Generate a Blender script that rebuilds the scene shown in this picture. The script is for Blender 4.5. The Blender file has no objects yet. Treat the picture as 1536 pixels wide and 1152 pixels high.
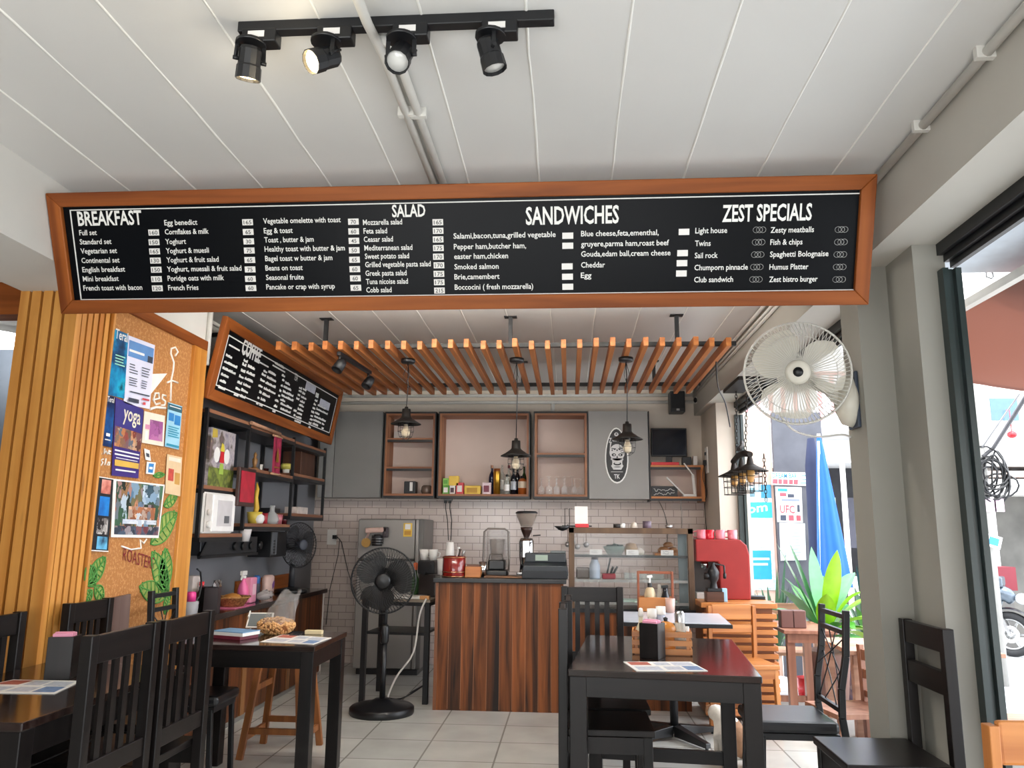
import bpy, bmesh, math, random
from mathutils import Vector, Matrix
R_ = math.radians
random.seed(7)
S = bpy.context.scene
COL = S.collection
# ------------------------------------------------------------------ camera
CAMH = 1.35
FPX = 1170.0
PITCH = math.atan(221 / FPX); YAW = math.atan(87 / math.hypot(FPX, 221)); ROLL = 0.009
_f = Vector((-math.sin(YAW) * math.cos(PITCH), math.cos(YAW) * math.cos(PITCH), math.sin(PITCH)))
_r = Vector((math.cos(YAW), math.sin(YAW), 0)); _u = _r.cross(_f)
_r2 = _r * math.cos(ROLL) + _u * math.sin(ROLL); _u2 = -_r * math.sin(ROLL) + _u * math.cos(ROLL)
cd = bpy.data.cameras.new('camera'); cam = bpy.data.objects.new('camera', cd); COL.objects.link(cam)
cam.matrix_world = Matrix(((_r2.x, _u2.x, -_f.x, 0), (_r2.y, _u2.y, -_f.y, 0), (_r2.z, _u2.z, -_f.z, CAMH), (0, 0, 0, 1)))
cd.sensor_fit = 'HORIZONTAL'; cd.sensor_width = 36; cd.lens = FPX / 1536 * 36
cd.clip_start = .05; cd.clip_end = 200
S.camera = cam
# ------------------------------------------------------------------ view + world + sun + fill light
S.view_settings.view_transform = 'Standard'; S.view_settings.look = 'None'
S.view_settings.exposure = EXPOSURE = 0.4; S.view_settings.gamma = 1; S.view_settings.use_curve_mapping = False
S.cycles.max_bounces = 16; S.cycles.diffuse_bounces = 9; S.cycles.transparent_max_bounces = 16
W = bpy.data.worlds.new('overcast_sky'); S.world = W; W.use_nodes = True
bg = W.node_tree.nodes['Background']; bg.inputs[0].default_value = (.90, .94, 1, 1); bg.inputs[1].default_value = 5.6
sd = bpy.data.lights.new('sun', 'SUN'); sd.energy = 3; sd.angle = R_(3); sd.color = (1, .98, .95)
so = bpy.data.objects.new('sun', sd); COL.objects.link(so); so.rotation_euler = Vector((.10, -.36, .93)).to_track_quat('Z', 'Y').to_euler()
def area(name, loc, rot, sx, sy, power, col=(1, 1, 1)):
    l = bpy.data.lights.new(name, 'AREA'); l.shape = 'RECTANGLE'; l.size = sx; l.size_y = sy; l.energy = power; l.color = col
    o = bpy.data.objects.new(name, l); COL.objects.link(o); o.location = loc; o.rotation_euler = rot
    return o
area('front_fill', (-.35, -1.5, 1.35), (R_(120), 0, 0), 3.8, 2.0, 125, (.97, .985, 1))  # added fill light just inside the front wall, aimed up at the ceiling
# ------------------------------------------------------------------ pixel of the photograph + one known coordinate -> point of the place
def ray(px, py): return _f + _r2 * ((px - 768) / FPX) - _u2 * ((py - 576) / FPX)
CAM0 = Vector((0, 0, CAMH))
def PX(px, py, v): d = ray(px, py); return CAM0 + d * (v / d.x)
def PY(px, py, v): d = ray(px, py); return CAM0 + d * (v / d.y)
def PZ(px, py, v): d = ray(px, py); return CAM0 + d * ((v - CAMH) / d.z)
# ------------------------------------------------------------------ materials
MATS = {}
def nt(name):
    m = bpy.data.materials.new(name); m.use_nodes = True
    return m, m.node_tree, m.node_tree.nodes['Principled BSDF']
def lin(c): return tuple(((x / 12.92) if x <= .04045 else ((x + .055) / 1.055) ** 2.4) for x in c)
def hx(h): return lin(tuple(int(h[i:i + 2], 16) / 255 for i in (0, 2, 4))) + (1,)
def plain(name, h, rough=.5, metal=0, var=.06, scale=12, bump=0, spec=None, coat=0):
    if name in MATS: return MATS[name]
    m, t, b = nt(name); c = hx(h)
    tc = t.nodes.new('ShaderNodeTexCoord'); n = t.nodes.new('ShaderNodeTexNoise'); n.inputs['Scale'].default_value = scale; n.inputs['Detail'].default_value = 4
    t.links.new(tc.outputs['Object'], n.inputs['Vector'])
    r = t.nodes.new('ShaderNodeValToRGB'); t.links.new(n.outputs['Fac'], r.inputs[0])
    r.color_ramp.elements[0].position = .3; r.color_ramp.elements[1].position = .7
    r.color_ramp.elements[0].color = tuple(x * (1 - var) for x in c[:3]) + (1,); r.color_ramp.elements[1].color = tuple(min(1, x * (1 + var)) for x in c[:3]) + (1,)
    t.links.new(r.outputs[0], b.inputs['Base Color'])
    b.inputs['Roughness'].default_value = rough; b.inputs['Metallic'].default_value = metal
    if spec is not None: b.inputs['Specular IOR Level'].default_value = spec
    if coat: b.inputs['Coat Weight'].default_value = coat
    if bump:
        bp = t.nodes.new('ShaderNodeBump'); bp.inputs['Strength'].default_value = bump; bp.inputs['Distance'].default_value = .01
        t.links.new(n.outputs['Fac'], bp.inputs['Height']); t.links.new(bp.outputs[0], b.inputs['Normal'])
    MATS[name] = m; return m
def wood(name, h1, h2, axis='Z', sc=1.0, rough=.45, knots=None, plank=0, plank_axis='X', coat=0, bump=.15, spec=.5):
    """grain stretched along one object axis; plank>0 changes tone from plank to plank"""
    if name in MATS: return MATS[name]
    m, t, b = nt(name); N = t.nodes.new; L = t.links.new
    tc = N('ShaderNodeTexCoord'); mp = N('ShaderNodeMapping')
    s = {'X': (1.2, 22, 22), 'Y': (22, 1.2, 22), 'Z': (22, 22, 1.2)}[axis]
    mp.inputs['Scale'].default_value = tuple(x * sc for x in s)
    L(tc.outputs['Object'], mp.inputs[0])
    off = None
    if plank:
        sp = N('ShaderNodeSeparateXYZ'); L(tc.outputs['Object'], sp.inputs[0])
        dv = N('ShaderNodeMath'); dv.operation = 'DIVIDE'; L(sp.outputs[plank_axis], dv.inputs[0]); dv.inputs[1].default_value = plank
        fl = N('ShaderNodeMath'); fl.operation = 'FLOOR'; L(dv.outputs[0], fl.inputs[0])
        wn = N('ShaderNodeTexWhiteNoise'); wn.noise_dimensions = '1D'; L(fl.outputs[0], wn.inputs['W'])
        ad = N('ShaderNodeVectorMath'); ad.operation = 'MULTIPLY_ADD'; L(wn.outputs['Color'], ad.inputs[0]); ad.inputs[1].default_value = (30, 30, 30); L(mp.outputs[0], ad.inputs[2])
        off = wn; vec = ad.outputs[0]
    else: vec = mp.outputs[0]
    n = N('ShaderNodeTexNoise'); n.inputs['Scale'].default_value = 1.0; n.inputs['Detail'].default_value = 6; n.inputs['Distortion'].default_value = .6
    L(vec, n.inputs['Vector'])
    r = N('ShaderNodeValToRGB'); r.color_ramp.elements[0].position = .32; r.color_ramp.elements[1].position = .68
    r.color_ramp.elements[0].color = hx(h1); r.color_ramp.elements[1].color = hx(h2); L(n.outputs['Fac'], r.inputs[0])
    out = r.outputs[0]
    if plank:
        mr = N('ShaderNodeMapRange'); L(off.outputs['Value'], mr.inputs[0]); mr.inputs[3].default_value = .62; mr.inputs[4].default_value = 1.35
        mx = N('ShaderNodeVectorMath'); mx.operation = 'SCALE'; L(out, mx.inputs[0]); L(mr.outputs[0], mx.inputs['Scale']); out = mx.outputs[0]
    if knots:
        v = N('ShaderNodeTexVoronoi'); v.inputs['Scale'].default_value = 1
        mp2 = N('ShaderNodeMapping'); mp2.inputs['Scale'].default_value = tuple((1.6 if x < 5 else 8) for x in s); L(tc.outputs['Object'], mp2.inputs[0]); L(mp2.outputs[0], v.inputs['Vector'])
        r2 = N('ShaderNodeValToRGB'); r2.color_ramp.elements[0].position = .03; r2.color_ramp.elements[1].position = .13
        r2.color_ramp.elements[0].color = (1, 1, 1, 1); r2.color_ramp.elements[1].color = (0, 0, 0, 1); L(v.outputs['Distance'], r2.inputs[0])
        mk = N('ShaderNodeMixRGB'); L(r2.outputs[0], mk.inputs[0]); L(out, mk.inputs[1]); mk.inputs[2].default_value = hx(knots); out = mk.outputs[0]
    L(out, b.inputs['Base Color']); b.inputs['Roughness'].default_value = rough; b.inputs['Specular IOR Level'].default_value = spec
    if coat: b.inputs['Coat Weight'].default_value = coat; b.inputs['Coat Roughness'].default_value = .12
    bp = N('ShaderNodeBump'); bp.inputs['Strength'].default_value = bump; bp.inputs['Distance'].default_value = .004; L(n.outputs['Fac'], bp.inputs['Height']); L(bp.outputs[0], b.inputs['Normal'])
    MATS[name] = m; return m
def tiles(name, h1, h2, hm, bw, bh, mortar, plane='XY', offset=0, rough=.3, noise=.1, bump=.3):
    m, t, b = nt(name); N = t.nodes.new; L = t.links.new
    tc = N('ShaderNodeTexCoord'); sp = N('ShaderNodeSeparateXYZ'); cb = N('ShaderNodeCombineXYZ'); L(tc.outputs['Object'], sp.inputs[0])
    L(sp.outputs[plane[0]], cb.inputs[0]); L(sp.outputs[plane[1]], cb.inputs[1])
    k = N('ShaderNodeTexBrick'); L(cb.outputs[0], k.inputs['Vector']); k.inputs['Scale'].default_value = 1
    k.inputs['Brick Width'].default_value = bw; k.inputs['Row Height'].default_value = bh; k.inputs['Mortar Size'].default_value = mortar; k.offset = offset; k.inputs['Mortar Smooth'].default_value = .2
    k.inputs['Color1'].default_value = hx(h1); k.inputs['Color2'].default_value = hx(h2); k.inputs['Mortar'].default_value = hx(hm)
    n = N('ShaderNodeTexNoise'); n.inputs['Scale'].default_value = 3; n.inputs['Detail'].default_value = 8; L(tc.outputs['Object'], n.inputs['Vector'])
    mr = N('ShaderNodeMapRange'); L(n.outputs['Fac'], mr.inputs[0]); mr.inputs[1].default_value = .3; mr.inputs[2].default_value = .7; mr.inputs[3].default_value = 1 - noise; mr.inputs[4].default_value = 1 + noise
    mx = N('ShaderNodeVectorMath'); mx.operation = 'SCALE'; L(k.outputs['Color'], mx.inputs[0]); L(mr.outputs[0], mx.inputs['Scale']); L(mx.outputs[0], b.inputs['Base Color'])
    bp = N('ShaderNodeBump'); bp.invert = True; bp.inputs['Strength'].default_value = bump; bp.inputs['Distance'].default_value = .004; L(k.outputs['Fac'], bp.inputs['Height']); L(bp.outputs[0], b.inputs['Normal'])
    b.inputs['Roughness'].default_value = rough; MATS[name] = m; return m
def speckle(name, hs, scale, rough=.6, kind='VORONOI', vec=None, bump=0):
    """several flat colours in random patches: photographs, cork, printed pictures"""
    if name in MATS: return MATS[name]
    m, t, b = nt(name); N = t.nodes.new; L = t.links.new
    tc = N('ShaderNodeTexCoord'); mp = N('ShaderNodeMapping'); mp.inputs['Scale'].default_value = vec or (scale,) * 3; L(tc.outputs['Object'], mp.inputs[0])
    if kind == 'VORONOI':
        wb = N('ShaderNodeTexNoise'); wb.inputs['Scale'].default_value = 1.6; wb.inputs['Detail'].default_value = 4; L(mp.outputs[0], wb.inputs['Vector'])
        wa = N('ShaderNodeVectorMath'); wa.operation = 'MULTIPLY_ADD'; L(wb.outputs['Color'], wa.inputs[0]); wa.inputs[1].default_value = (1.6, 1.6, 1.6); L(mp.outputs[0], wa.inputs[2])
        v = N('ShaderNodeTexVoronoi'); v.inputs['Scale'].default_value = 1; L(wa.outputs[0], v.inputs['Vector'])
        s = N('ShaderNodeSeparateColor'); L(v.outputs['Color'], s.inputs[0]); fac = s.outputs[0]
    else:
        v = N('ShaderNodeTexNoise'); v.inputs['Scale'].default_value = 1; v.inputs['Detail'].default_value = 5; L(mp.outputs[0], v.inputs['Vector'])
        q = N('ShaderNodeMapRange'); q.inputs[1].default_value = .3; q.inputs[2].default_value = .7; L(v.outputs['Fac'], q.inputs[0]); fac = q.outputs[0]
    r = N('ShaderNodeValToRGB'); e = r.color_ramp.elements
    while len(e) < len(hs): e.new(.5)
    for i, h in enumerate(hs): e[i].position = i / max(1, len(hs) - 1); e[i].color = hx(h)
    L(fac, r.inputs[0]); L(r.outputs[0], b.inputs['Base Color']); b.inputs['Roughness'].default_value = rough
    if bump:
        bp = N('ShaderNodeBump'); bp.inputs['Strength'].default_value = bump; bp.inputs['Distance'].default_value = .003; L(fac, bp.inputs['Height']); L(bp.outputs[0], b.inputs['Normal'])
    MATS[name] = m; return m
def glass(name, h='ffffff', rough=.02, alpha=.25, ior=1.45):
    """thin clear sheet: mostly see-through with a gloss"""
    if name in MATS: return MATS[name]
    m, t, b = nt(name); b.inputs['Base Color'].default_value = hx(h); b.inputs['Roughness'].default_value = rough; b.inputs['Alpha'].default_value = alpha; b.inputs['IOR'].default_value = ior
    if alpha < .2: b.inputs['Specular IOR Level'].default_value = 1
    MATS[name] = m; return m
def emit(name, h, strength):
    if name in MATS: return MATS[name]
    m, t, b = nt(name); b.inputs['Base Color'].default_value = hx(h); b.inputs['Emission Color'].default_value = hx(h); b.inputs['Emission Strength'].default_value = strength
    MATS[name] = m; return m
# ------------------------------------------------------------------ mesh collector
class MB:
    def __init__(s): s.b = bmesh.new(); s.mats = []; s.i = 0; s.smooth = False
    def mat(s, m):
        if m not in s.mats: s.mats.append(m)
        s.i = s.mats.index(m); return s
    def _f(s, vs, sm=False):
        try: f = s.b.faces.new(vs)
        except ValueError: return
        f.material_index = s.i; f.smooth = sm
    def hull8(s, c):
        v = [s.b.verts.new(p) for p in c]
        for q in ((0, 3, 2, 1), (4, 5, 6, 7), (0, 1, 5, 4), (1, 2, 6, 5), (2, 3, 7, 6), (3, 0, 4, 7)): s._f([v[k] for k in q])
        return s
    def box(s, x0, x1, y0, y1, z0, z1):
        return s.hull8([(x0, y0, z0), (x1, y0, z0), (x1, y1, z0), (x0, y1, z0), (x0, y0, z1), (x1, y0, z1), (x1, y1, z1), (x0, y1, z1)])
    def cbox(s, c, d, rot=None):
        M = Matrix.Translation(Vector(c)) @ (rot.to_4x4() if rot else Matrix())
        a, b_, c_ = (k / 2 for k in d)
        return s.hull8([M @ Vector(p) for p in ((-a, -b_, -c_), (a, -b_, -c_), (a, b_, -c_), (-a, b_, -c_), (-a, -b_, c_), (a, -b_, c_), (a, b_, c_), (-a, b_, c_))])
    def bar(s, p, q, w, h, up=(0, 0, 1)):
        p, q = Vector(p), Vector(q); d = (q - p).normalized(); u = Vector(up)
        if abs(d.dot(u)) > .95: u = Vector((0, 1, 0))
        x = d.cross(u).normalized(); y = x.cross(d)
        c = []
        for o in (p, q):
            for a, b_ in ((-1, -1), (1, -1), (1, 1), (-1, 1)): c.append(o + x * (a * w / 2) + y * (b_ * h / 2))
        return s.hull8(c)
    def cyl(s, p, q, r, r2=None, n=16, cap=True, sm=True):
        return s.tube([p, q], [r, r if r2 is None else r2], n, cap, sm)
    def tube(s, pts, r, n=8, cap=True, sm=True, close=False):
        pts = [Vector(p) for p in pts]; k = len(pts)
        rs = r if isinstance(r, (list, tuple)) else [r] * k
        rings = []; x = None
        for i, p in enumerate(pts):
            if close: d = pts[(i + 1) % k] - pts[i - 1]
            else: d = pts[min(i + 1, k - 1)] - pts[max(i - 1, 0)]
            d.normalize()
            if x is None:
                x = d.orthogonal().normalized()
            else:
                x = (x - d * x.dot(d))
                x = x.normalized() if x.length > 1e-6 else d.orthogonal().normalized()
            y = d.cross(x)
            rings.append([s.b.verts.new(p + (x * math.cos(2 * math.pi * j / n) + y * math.sin(2 * math.pi * j / n)) * rs[i]) for j in range(n)])
        for i in range(k if close else k - 1):
            A, B = rings[i], rings[(i + 1) % k]
            for j in range(n): s._f([A[j], A[(j + 1) % n], B[(j + 1) % n], B[j]], sm)
        if cap and not close:
            s._f(rings[0][::-1]); s._f(rings[-1])
        return s
    def lathe(s, prof, c=(0, 0, 0), n=24, rot=None, sm=True, sx=1, sy=1):
        M = Matrix.Translation(Vector(c)) @ (rot.to_4x4() if rot else Matrix())
        rings = []
        for r, z in prof:
            if r < 1e-5: rings.append([s.b.verts.new(M @ Vector((0, 0, z)))])
            else: rings.append([s.b.verts.new(M @ Vector((r * sx * math.cos(2 * math.pi * j / n), r * sy * math.sin(2 * math.pi * j / n), z))) for j in range(n)])
        for A, B in zip(rings, rings[1:]):
            for j in range(n):
                k = (j + 1) % n
                if len(A) == 1 and len(B) == 1: continue
                if len(A) == 1: s._f([A[0], B[k], B[j]], sm)
                elif len(B) == 1: s._f([A[j], A[k], B[0]], sm)
                else: s._f([A[j], A[k], B[k], B[j]], sm)
        return s
    def sphere(s, c, r, n=16, sx=1, sy=1, sz=1, rot=None):
        k = n // 2
        return s.lathe([(r * math.sin(math.pi * i / k), -r * sz * math.cos(math.pi * i / k)) for i in range(k + 1)], c, n, rot, True, sx, sy)
    def prism(s, pts, o, ax, ay, depth):
        """outline pts (2d) laid at o along ax, ay, pushed along their normal by depth"""
        o, ax, ay = Vector(o), Vector(ax), Vector(ay); nn = ax.cross(ay).normalized() * depth
        A = [s.b.verts.new(o + ax * p[0] + ay * p[1]) for p in pts]; B = [s.b.verts.new(v.co + nn) for v in A]
        s._f(A[::-1]); s._f(B); k = len(A)
        for i in range(k): s._f([A[i], A[(i + 1) % k], B[(i + 1) % k], B[i]])
        return s
    def quad(s, *p): s._f([s.b.verts.new(q) for q in p]); return s
    def grid(s, fn, nu, nv, sm=True):
        V = [[s.b.verts.new(fn(i / nu, j / nv)) for j in range(nv + 1)] for i in range(nu + 1)]
        for i in range(nu):
            for j in range(nv): s._f([V[i][j], V[i + 1][j], V[i + 1][j + 1], V[i][j + 1]], sm)
        return s
    def ring(s, c, r, w, n=32, ax=(1, 0, 0), ay=(0, 1, 0)):
        c, ax, ay = Vector(c), Vector(ax), Vector(ay)
        return s.tube([c + ax * (r * math.cos(2 * math.pi * i / n)) + ay * (r * math.sin(2 * math.pi * i / n)) for i in range(n)], w, 6, close=True)
    def text(s, st, o, ax, ay, h, width=None, bold=0, depth=.0012, align='LEFT'):
        """real letters: o = left end of the base line, h = cap height, width = run length"""
        cu = bpy.data.curves.new('t', 'FONT'); cu.body = st; cu.size = 1; cu.offset = bold; cu.resolution_u = 2; cu.extrude = 0
        ob = bpy.data.objects.new('t', cu); TC.objects.link(ob); bpy.context.view_layer.update()
        me = bpy.data.meshes.new_from_object(ob.evaluated_get(bpy.context.evaluated_depsgraph_get()))
        xs = [v.co.x for v in me.vertices]
        if xs:
            x0, x1 = min(xs), max(xs); cap = .73; ky = h / cap; kx = (width / (x1 - x0)) if width else ky
            o, ax, ay = Vector(o), Vector(ax), Vector(ay); nn = ax.cross(ay).normalized() * depth
            if align == 'CENTER': o = o - ax * ((x1 - x0) * kx / 2)
            vs = [s.b.verts.new(o + ax * ((v.co.x - x0) * kx) + ay * (v.co.y * ky) + nn) for v in me.vertices]
            for p in me.polygons: s._f([vs[k] for k in p.vertices])
        bpy.data.objects.remove(ob); bpy.data.curves.remove(cu); bpy.data.meshes.remove(me)
        return s
    def build(s, name, mat=None, parent=None, bevel=0, sub=0, label=None):
        if mat is not None and not s.mats: s.mats = [mat]
        bmesh.ops.recalc_face_normals(s.b, faces=s.b.faces)
        me = bpy.data.meshes.new(name); s.b.to_mesh(me); s.b.free()
        for m in s.mats: me.materials.append(m)
        o = bpy.data.objects.new(name, me); COL.objects.link(o)
        if parent: o.parent = parent
        if bevel:
            md = o.modifiers.new('bevel', 'BEVEL'); md.width = bevel; md.segments = 2; md.limit_method = 'ANGLE'; md.angle_limit = R_(40)
        if sub:
            md = o.modifiers.new('sub', 'SUBSURF'); md.levels = sub; md.render_levels = sub
        if label: o['label'] = label
        return o
# letters are turned into meshes in a small scene-side collection of their own, so that each conversion stays quick
TC = COL
def tag(o, label, cat, group=None, kind=None):
    o['label'] = label; o['category'] = cat
    if group: o['group'] = group
    if kind: o['kind'] = kind
    return o
def thing(name, label, cat, loc=(0, 0, 0), rz=0, group=None, rot=None):
    o = bpy.data.objects.new(name, None); COL.objects.link(o); o.location = loc; o.rotation_euler = rot or (0, 0, rz); o.empty_display_size = .1
    return tag(o, label, cat, group)
def struct(name, mb, mat=None, label=None, bevel=0, parent=None):
    o = mb.build(name, mat, parent, bevel); o['kind'] = 'structure'
    if label: o['label'] = label
    return o
def kids(o): return [c for c in o.children]
def dup(root, label, loc, rz=None):
    def cp(o, par):
        c = o.copy(); COL.objects.link(c); c.parent = par
        for ch in kids(o): cp(ch, c)
        return c
    r = cp(root, None); r.location = loc
    if rz is not None: r.rotation_euler = (0, 0, rz)
    r['label'] = label
    return r
XA, YA, ZA = Vector((1, 0, 0)), Vector((0, 1, 0)), Vector((0, 0, 1))
# ------------------------------------------------------------------ shared materials
M_plaster = plain('white_plaster', 'D6D4CE', .75, var=.03, scale=3, bump=.05)
M_ceil = plain('ceiling_board_paint', 'D3D2CF', .7, var=.025, scale=2)
M_caulk = plain('caulk_line', 'EDECE6', .6, var=.02)
M_beam = plain('grey_painted_beam', 'B9B5AC', .7, var=.03, scale=3)
M_upper = plain('cream_wall_paint', 'CFC4B6', .75, var=.05, scale=2)
M_lwall = plain('grey_wall_paint', '76767A', .7, var=.06, scale=2)
M_dark = plain('dark_room_paint', '4A5057', .8)
M_blackm = plain('black_metal', '141518', .42, var=.1, scale=20, spec=.5)
M_black = plain('black_plastic', '101114', .38, var=.08)
M_dkwood = wood('black_stained_wood', '0B0909', '191413', 'Z', .8, .34, bump=.08, spec=.3)
M_dkwoodX = wood('black_stained_wood_across', '0B0909', '191413', 'X', .8, .34, bump=.08, spec=.3)
M_dktop = wood('dark_varnished_top', '1A1110', '2E1E1A', 'X', .6, .14, bump=.03, coat=.3)
M_pine = wood('pine_slat', 'AE6A22', 'D79A4C', 'Z', .55, .42, knots='5E2E0C', bump=.08)
M_frame = wood('sign_frame_wood', '6E3510', '9C5622', 'X', .7, .5, bump=.15, spec=.25)
M_frameZ = wood('sign_frame_wood_up', '6E3510', '9C5622', 'Z', .7, .5, bump=.15, spec=.25)
M_frameY = wood('sign_frame_wood_deep', '6E3510', '9C5622', 'Y', .7, .5, bump=.15, spec=.25)
M_slatY = wood('pergola_wood', '8A4A1C', 'B87238', 'Y', .7, .5)
M_board = plain('black_sign_face', '07090D', .35, var=.15, scale=2, spec=.1)
M_white = plain('white_lettering', 'E6E6E2', .5, var=.02)
M_whitep = plain('white_plastic', 'E2E0DC', .4, var=.02)
M_steel = plain('brushed_steel', 'B8B8B8', .28, metal=1, var=.05)
M_chrome = plain('chrome', 'D8D8D8', .1, metal=1, var=.02)
M_pvc = plain('white_conduit', 'D2D0CA', .5, var=.04)
M_cab = plain('grey_cabinet_face', '7E7C79', .45, var=.04, scale=4)
M_cabwood = wood('cabinet_wood', '7E4A2C', 'A8704A', 'Z', .7, .5)
M_cabwoodX = wood('cabinet_wood_across', '7E4A2C', 'A8704A', 'X', .7, .5)
M_plank = wood('dark_bar_planks', '1E0F07', '7A4522', 'Z', .8, .45, plank=.1, bump=.2, spec=.25)
M_plankY = wood('dark_bar_planks_side', '1E0F07', '744020', 'Z', .8, .45, plank=.11, plank_axis='Y', bump=.2, spec=.25)
M_teak = wood('orange_teak', 'A25E28', 'C98648', 'X', .6, .4)
M_teakZ = wood('orange_teak_up', 'A25E28', 'C98648', 'Z', .6, .4)
M_teakY = wood('orange_teak_deep', 'A25E28', 'C98648', 'Y', .6, .4)
M_brown = wood('brown_outdoor_wood', '5C3424', '8E5E46', 'Z', .7, .5)
M_brownX = wood('brown_outdoor_wood_across', '8A6450', 'B89078', 'X', .7, .5)
M_glass = glass('clear_glass', '4A5252', .02, .10)
M_paper = plain('white_paper', 'E8E6E2', .6, var=.02)
M_pink = plain('pink_paper_napkins', 'E59AB4', .7, var=.05)
M_red = plain('red_paint', 'C8232C', .35)
M_gold = plain('gold_colour', 'C89A3A', .3, metal=.8)
M_yellow = plain('yellow_card', 'E8C24A', .5)
M_green = plain('green_card', '5BA03A', .5)
M_blue = plain('blue_print', '2F7FC0', .5)
def gray(h, r=.5): return plain('tone_' + h, h, r)
# ------------------------------------------------------------------ the room
CZ = 2.85; BZ = 2.57
m = MB(); m.box(-6, 1.70, -1.6, 8.45, -.12, 0)
struct('floor', m, tiles('pale_floor_tiles', 'B9B9B4', 'C3C3BD', '8C8A84', .45, .45, .006, 'XY', 0, .22, .1, .2), 'pale grey square floor tiles')
m = MB()
m.mat(M_ceil); edges = [-6, -2.6] + [-2.285 + .3095 * k for k in range(13)] + [1.78]
for a, b_ in zip(edges, edges[1:]): m.box(a + .002, b_ - .002, -1.0, 8.45, CZ, CZ + .03)
m.mat(M_caulk); rr = random.Random(3)
for e in edges[2:-1]:
    pts = [(e + rr.uniform(-.003, .003), -1.0 + .25 * k, CZ + .001) for k in range(38)]
    m.tube(pts, [rr.uniform(.0035, .006) for _ in pts], 6)
m.mat(M_ceil); m.box(-6, 1.78, -1.0, 8.45, CZ + .031, CZ + .12)
struct('ceiling', m, None, 'white boarded ceiling with caulked seams')
m = MB(); m.mat(M_upper); m.box(-2.95, 1.75, 8.3, 8.45, 1.672, CZ)
m.mat(tiles('white_subway_tiles', 'C5B6AE', 'CDBFB7', '8F827C', .155, .072, .003, 'XZ', .5, .18, .05, .3)); m.box(-2.95, 1.75, 8.3, 8.45, 0, 1.672)
struct('wall_back', m, None, 'back wall, cream above and white brick tile below')
m = MB(); m.mat(M_lwall); m.box(-2.95, -2.72, 4.87, 8.3, 0, BZ); m.mat(M_plaster); m.box(-2.95, -2.6, 4.87, 8.3, BZ, CZ)
struct('wall_left', m, None, 'grey left wall behind the shelves')
# right hand beam, its two pillars and the frames of the two openings
m = MB(); m.mat(M_beam); m.box(1.33, 1.65, -1.6, 8.3, BZ, CZ); struct('wall_right', m, None, 'grey painted beam over the right openings')
m = MB(); m.box(1.33, 1.60, 3.563, 3.79, 0, BZ); m.box(1.469, 1.60, 3.285, 3.563, 0, BZ); struct('trim_1', m, plain('grey_pillar_paint', '908E86', .7, var=.03, scale=3), 'grey pillar between the two openings')
m = MB(); m.box(1.40, 1.68, 7.45, 8.3, 0, BZ); struct('trim_2', m, M_upper, 'cream wall end beside the far opening')
def opening(n, y0, y1, label):
    m = MB(); m.mat(M_blackm)
    for x0, x1, z in ((1.57, 1.592, 2.52), (1.596, 1.616, 2.49), (1.62, 1.642, 2.465)):
        m.box(x0, x1, y0, y1, z, BZ)
    m.box(1.572, 1.645, y0, y1, BZ - .02, BZ)
    f = struct('window_%d' % n, m, None, label)
    g = plain('dark_green_frame', '23302F', .3, spec=.6)
    j = MB().mat(g)
    for x0, x1, d in ((1.565, 1.588, .05), (1.592, 1.612, .03), (1.616, 1.64, .05)):
        j.box(x0, x1, y1 - d, y1, 0, 2.45)
    struct('window_jamb', j, None, None, 0, f)
    return f
m = MB(); m.box(1.33, 1.68, -1.6, .7, 0, BZ); struct('wall_right_front_added', m, M_beam, 'unseen grey side wall beside the camera, added to cut light from the near opening')  # added out of view to shorten the near opening and dim the front
opening(1, .7, 3.285, 'black sliding frame of the near opening'); opening(2, 3.79, 7.45, 'black sliding frame of the far opening')
# cross beam the sign hangs on, left beam, left pillar
m = MB(); m.box(-6, 1.33, 3.563, 3.79, BZ, CZ); struct('trim_3', m, M_plaster, 'white cross beam above the big menu sign')
m = MB(); m.box(-2.7, -2.25, -1.0, 3.56, 2.50, CZ); struct('trim_4', m, M_plaster, 'white beam along the left side')
m = MB(); m.mat(M_plaster); m.box(-2.71, -2.47, 3.6, 4.87, 0, BZ); m.box(-2.95, -2.42, 3.79, 4.95, BZ, CZ); struct('trim_5', m, None, 'plastered core of the left pillar')
m = MB(); m.mat(M_pine)
for k in range(5):
    x = -2.705 + k * .060; m.box(x, x + .046, 3.535, 3.567, 0, 2.57)
m.mat(wood('pine_backing', '7A3F10', '9A5A1C', 'Z', .6, .5)); m.box(-2.71, -2.42, 3.567, 3.6, 0, 2.57)
m.mat(M_pine); m.box(-2.43, -2.40, 3.53, 3.572, 0, 2.57)
for k in range(5):
    y = 3.585 + k * .048; m.box(-2.435, -2.405, y, y + .034, 0, 2.57)
m.mat(MATS['pine_backing']); m.box(-2.47, -2.435, 3.575, 3.83, 0, 2.57)
struct('trim_6', m, None, 'vertical pine slats cladding the left pillar')
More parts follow.
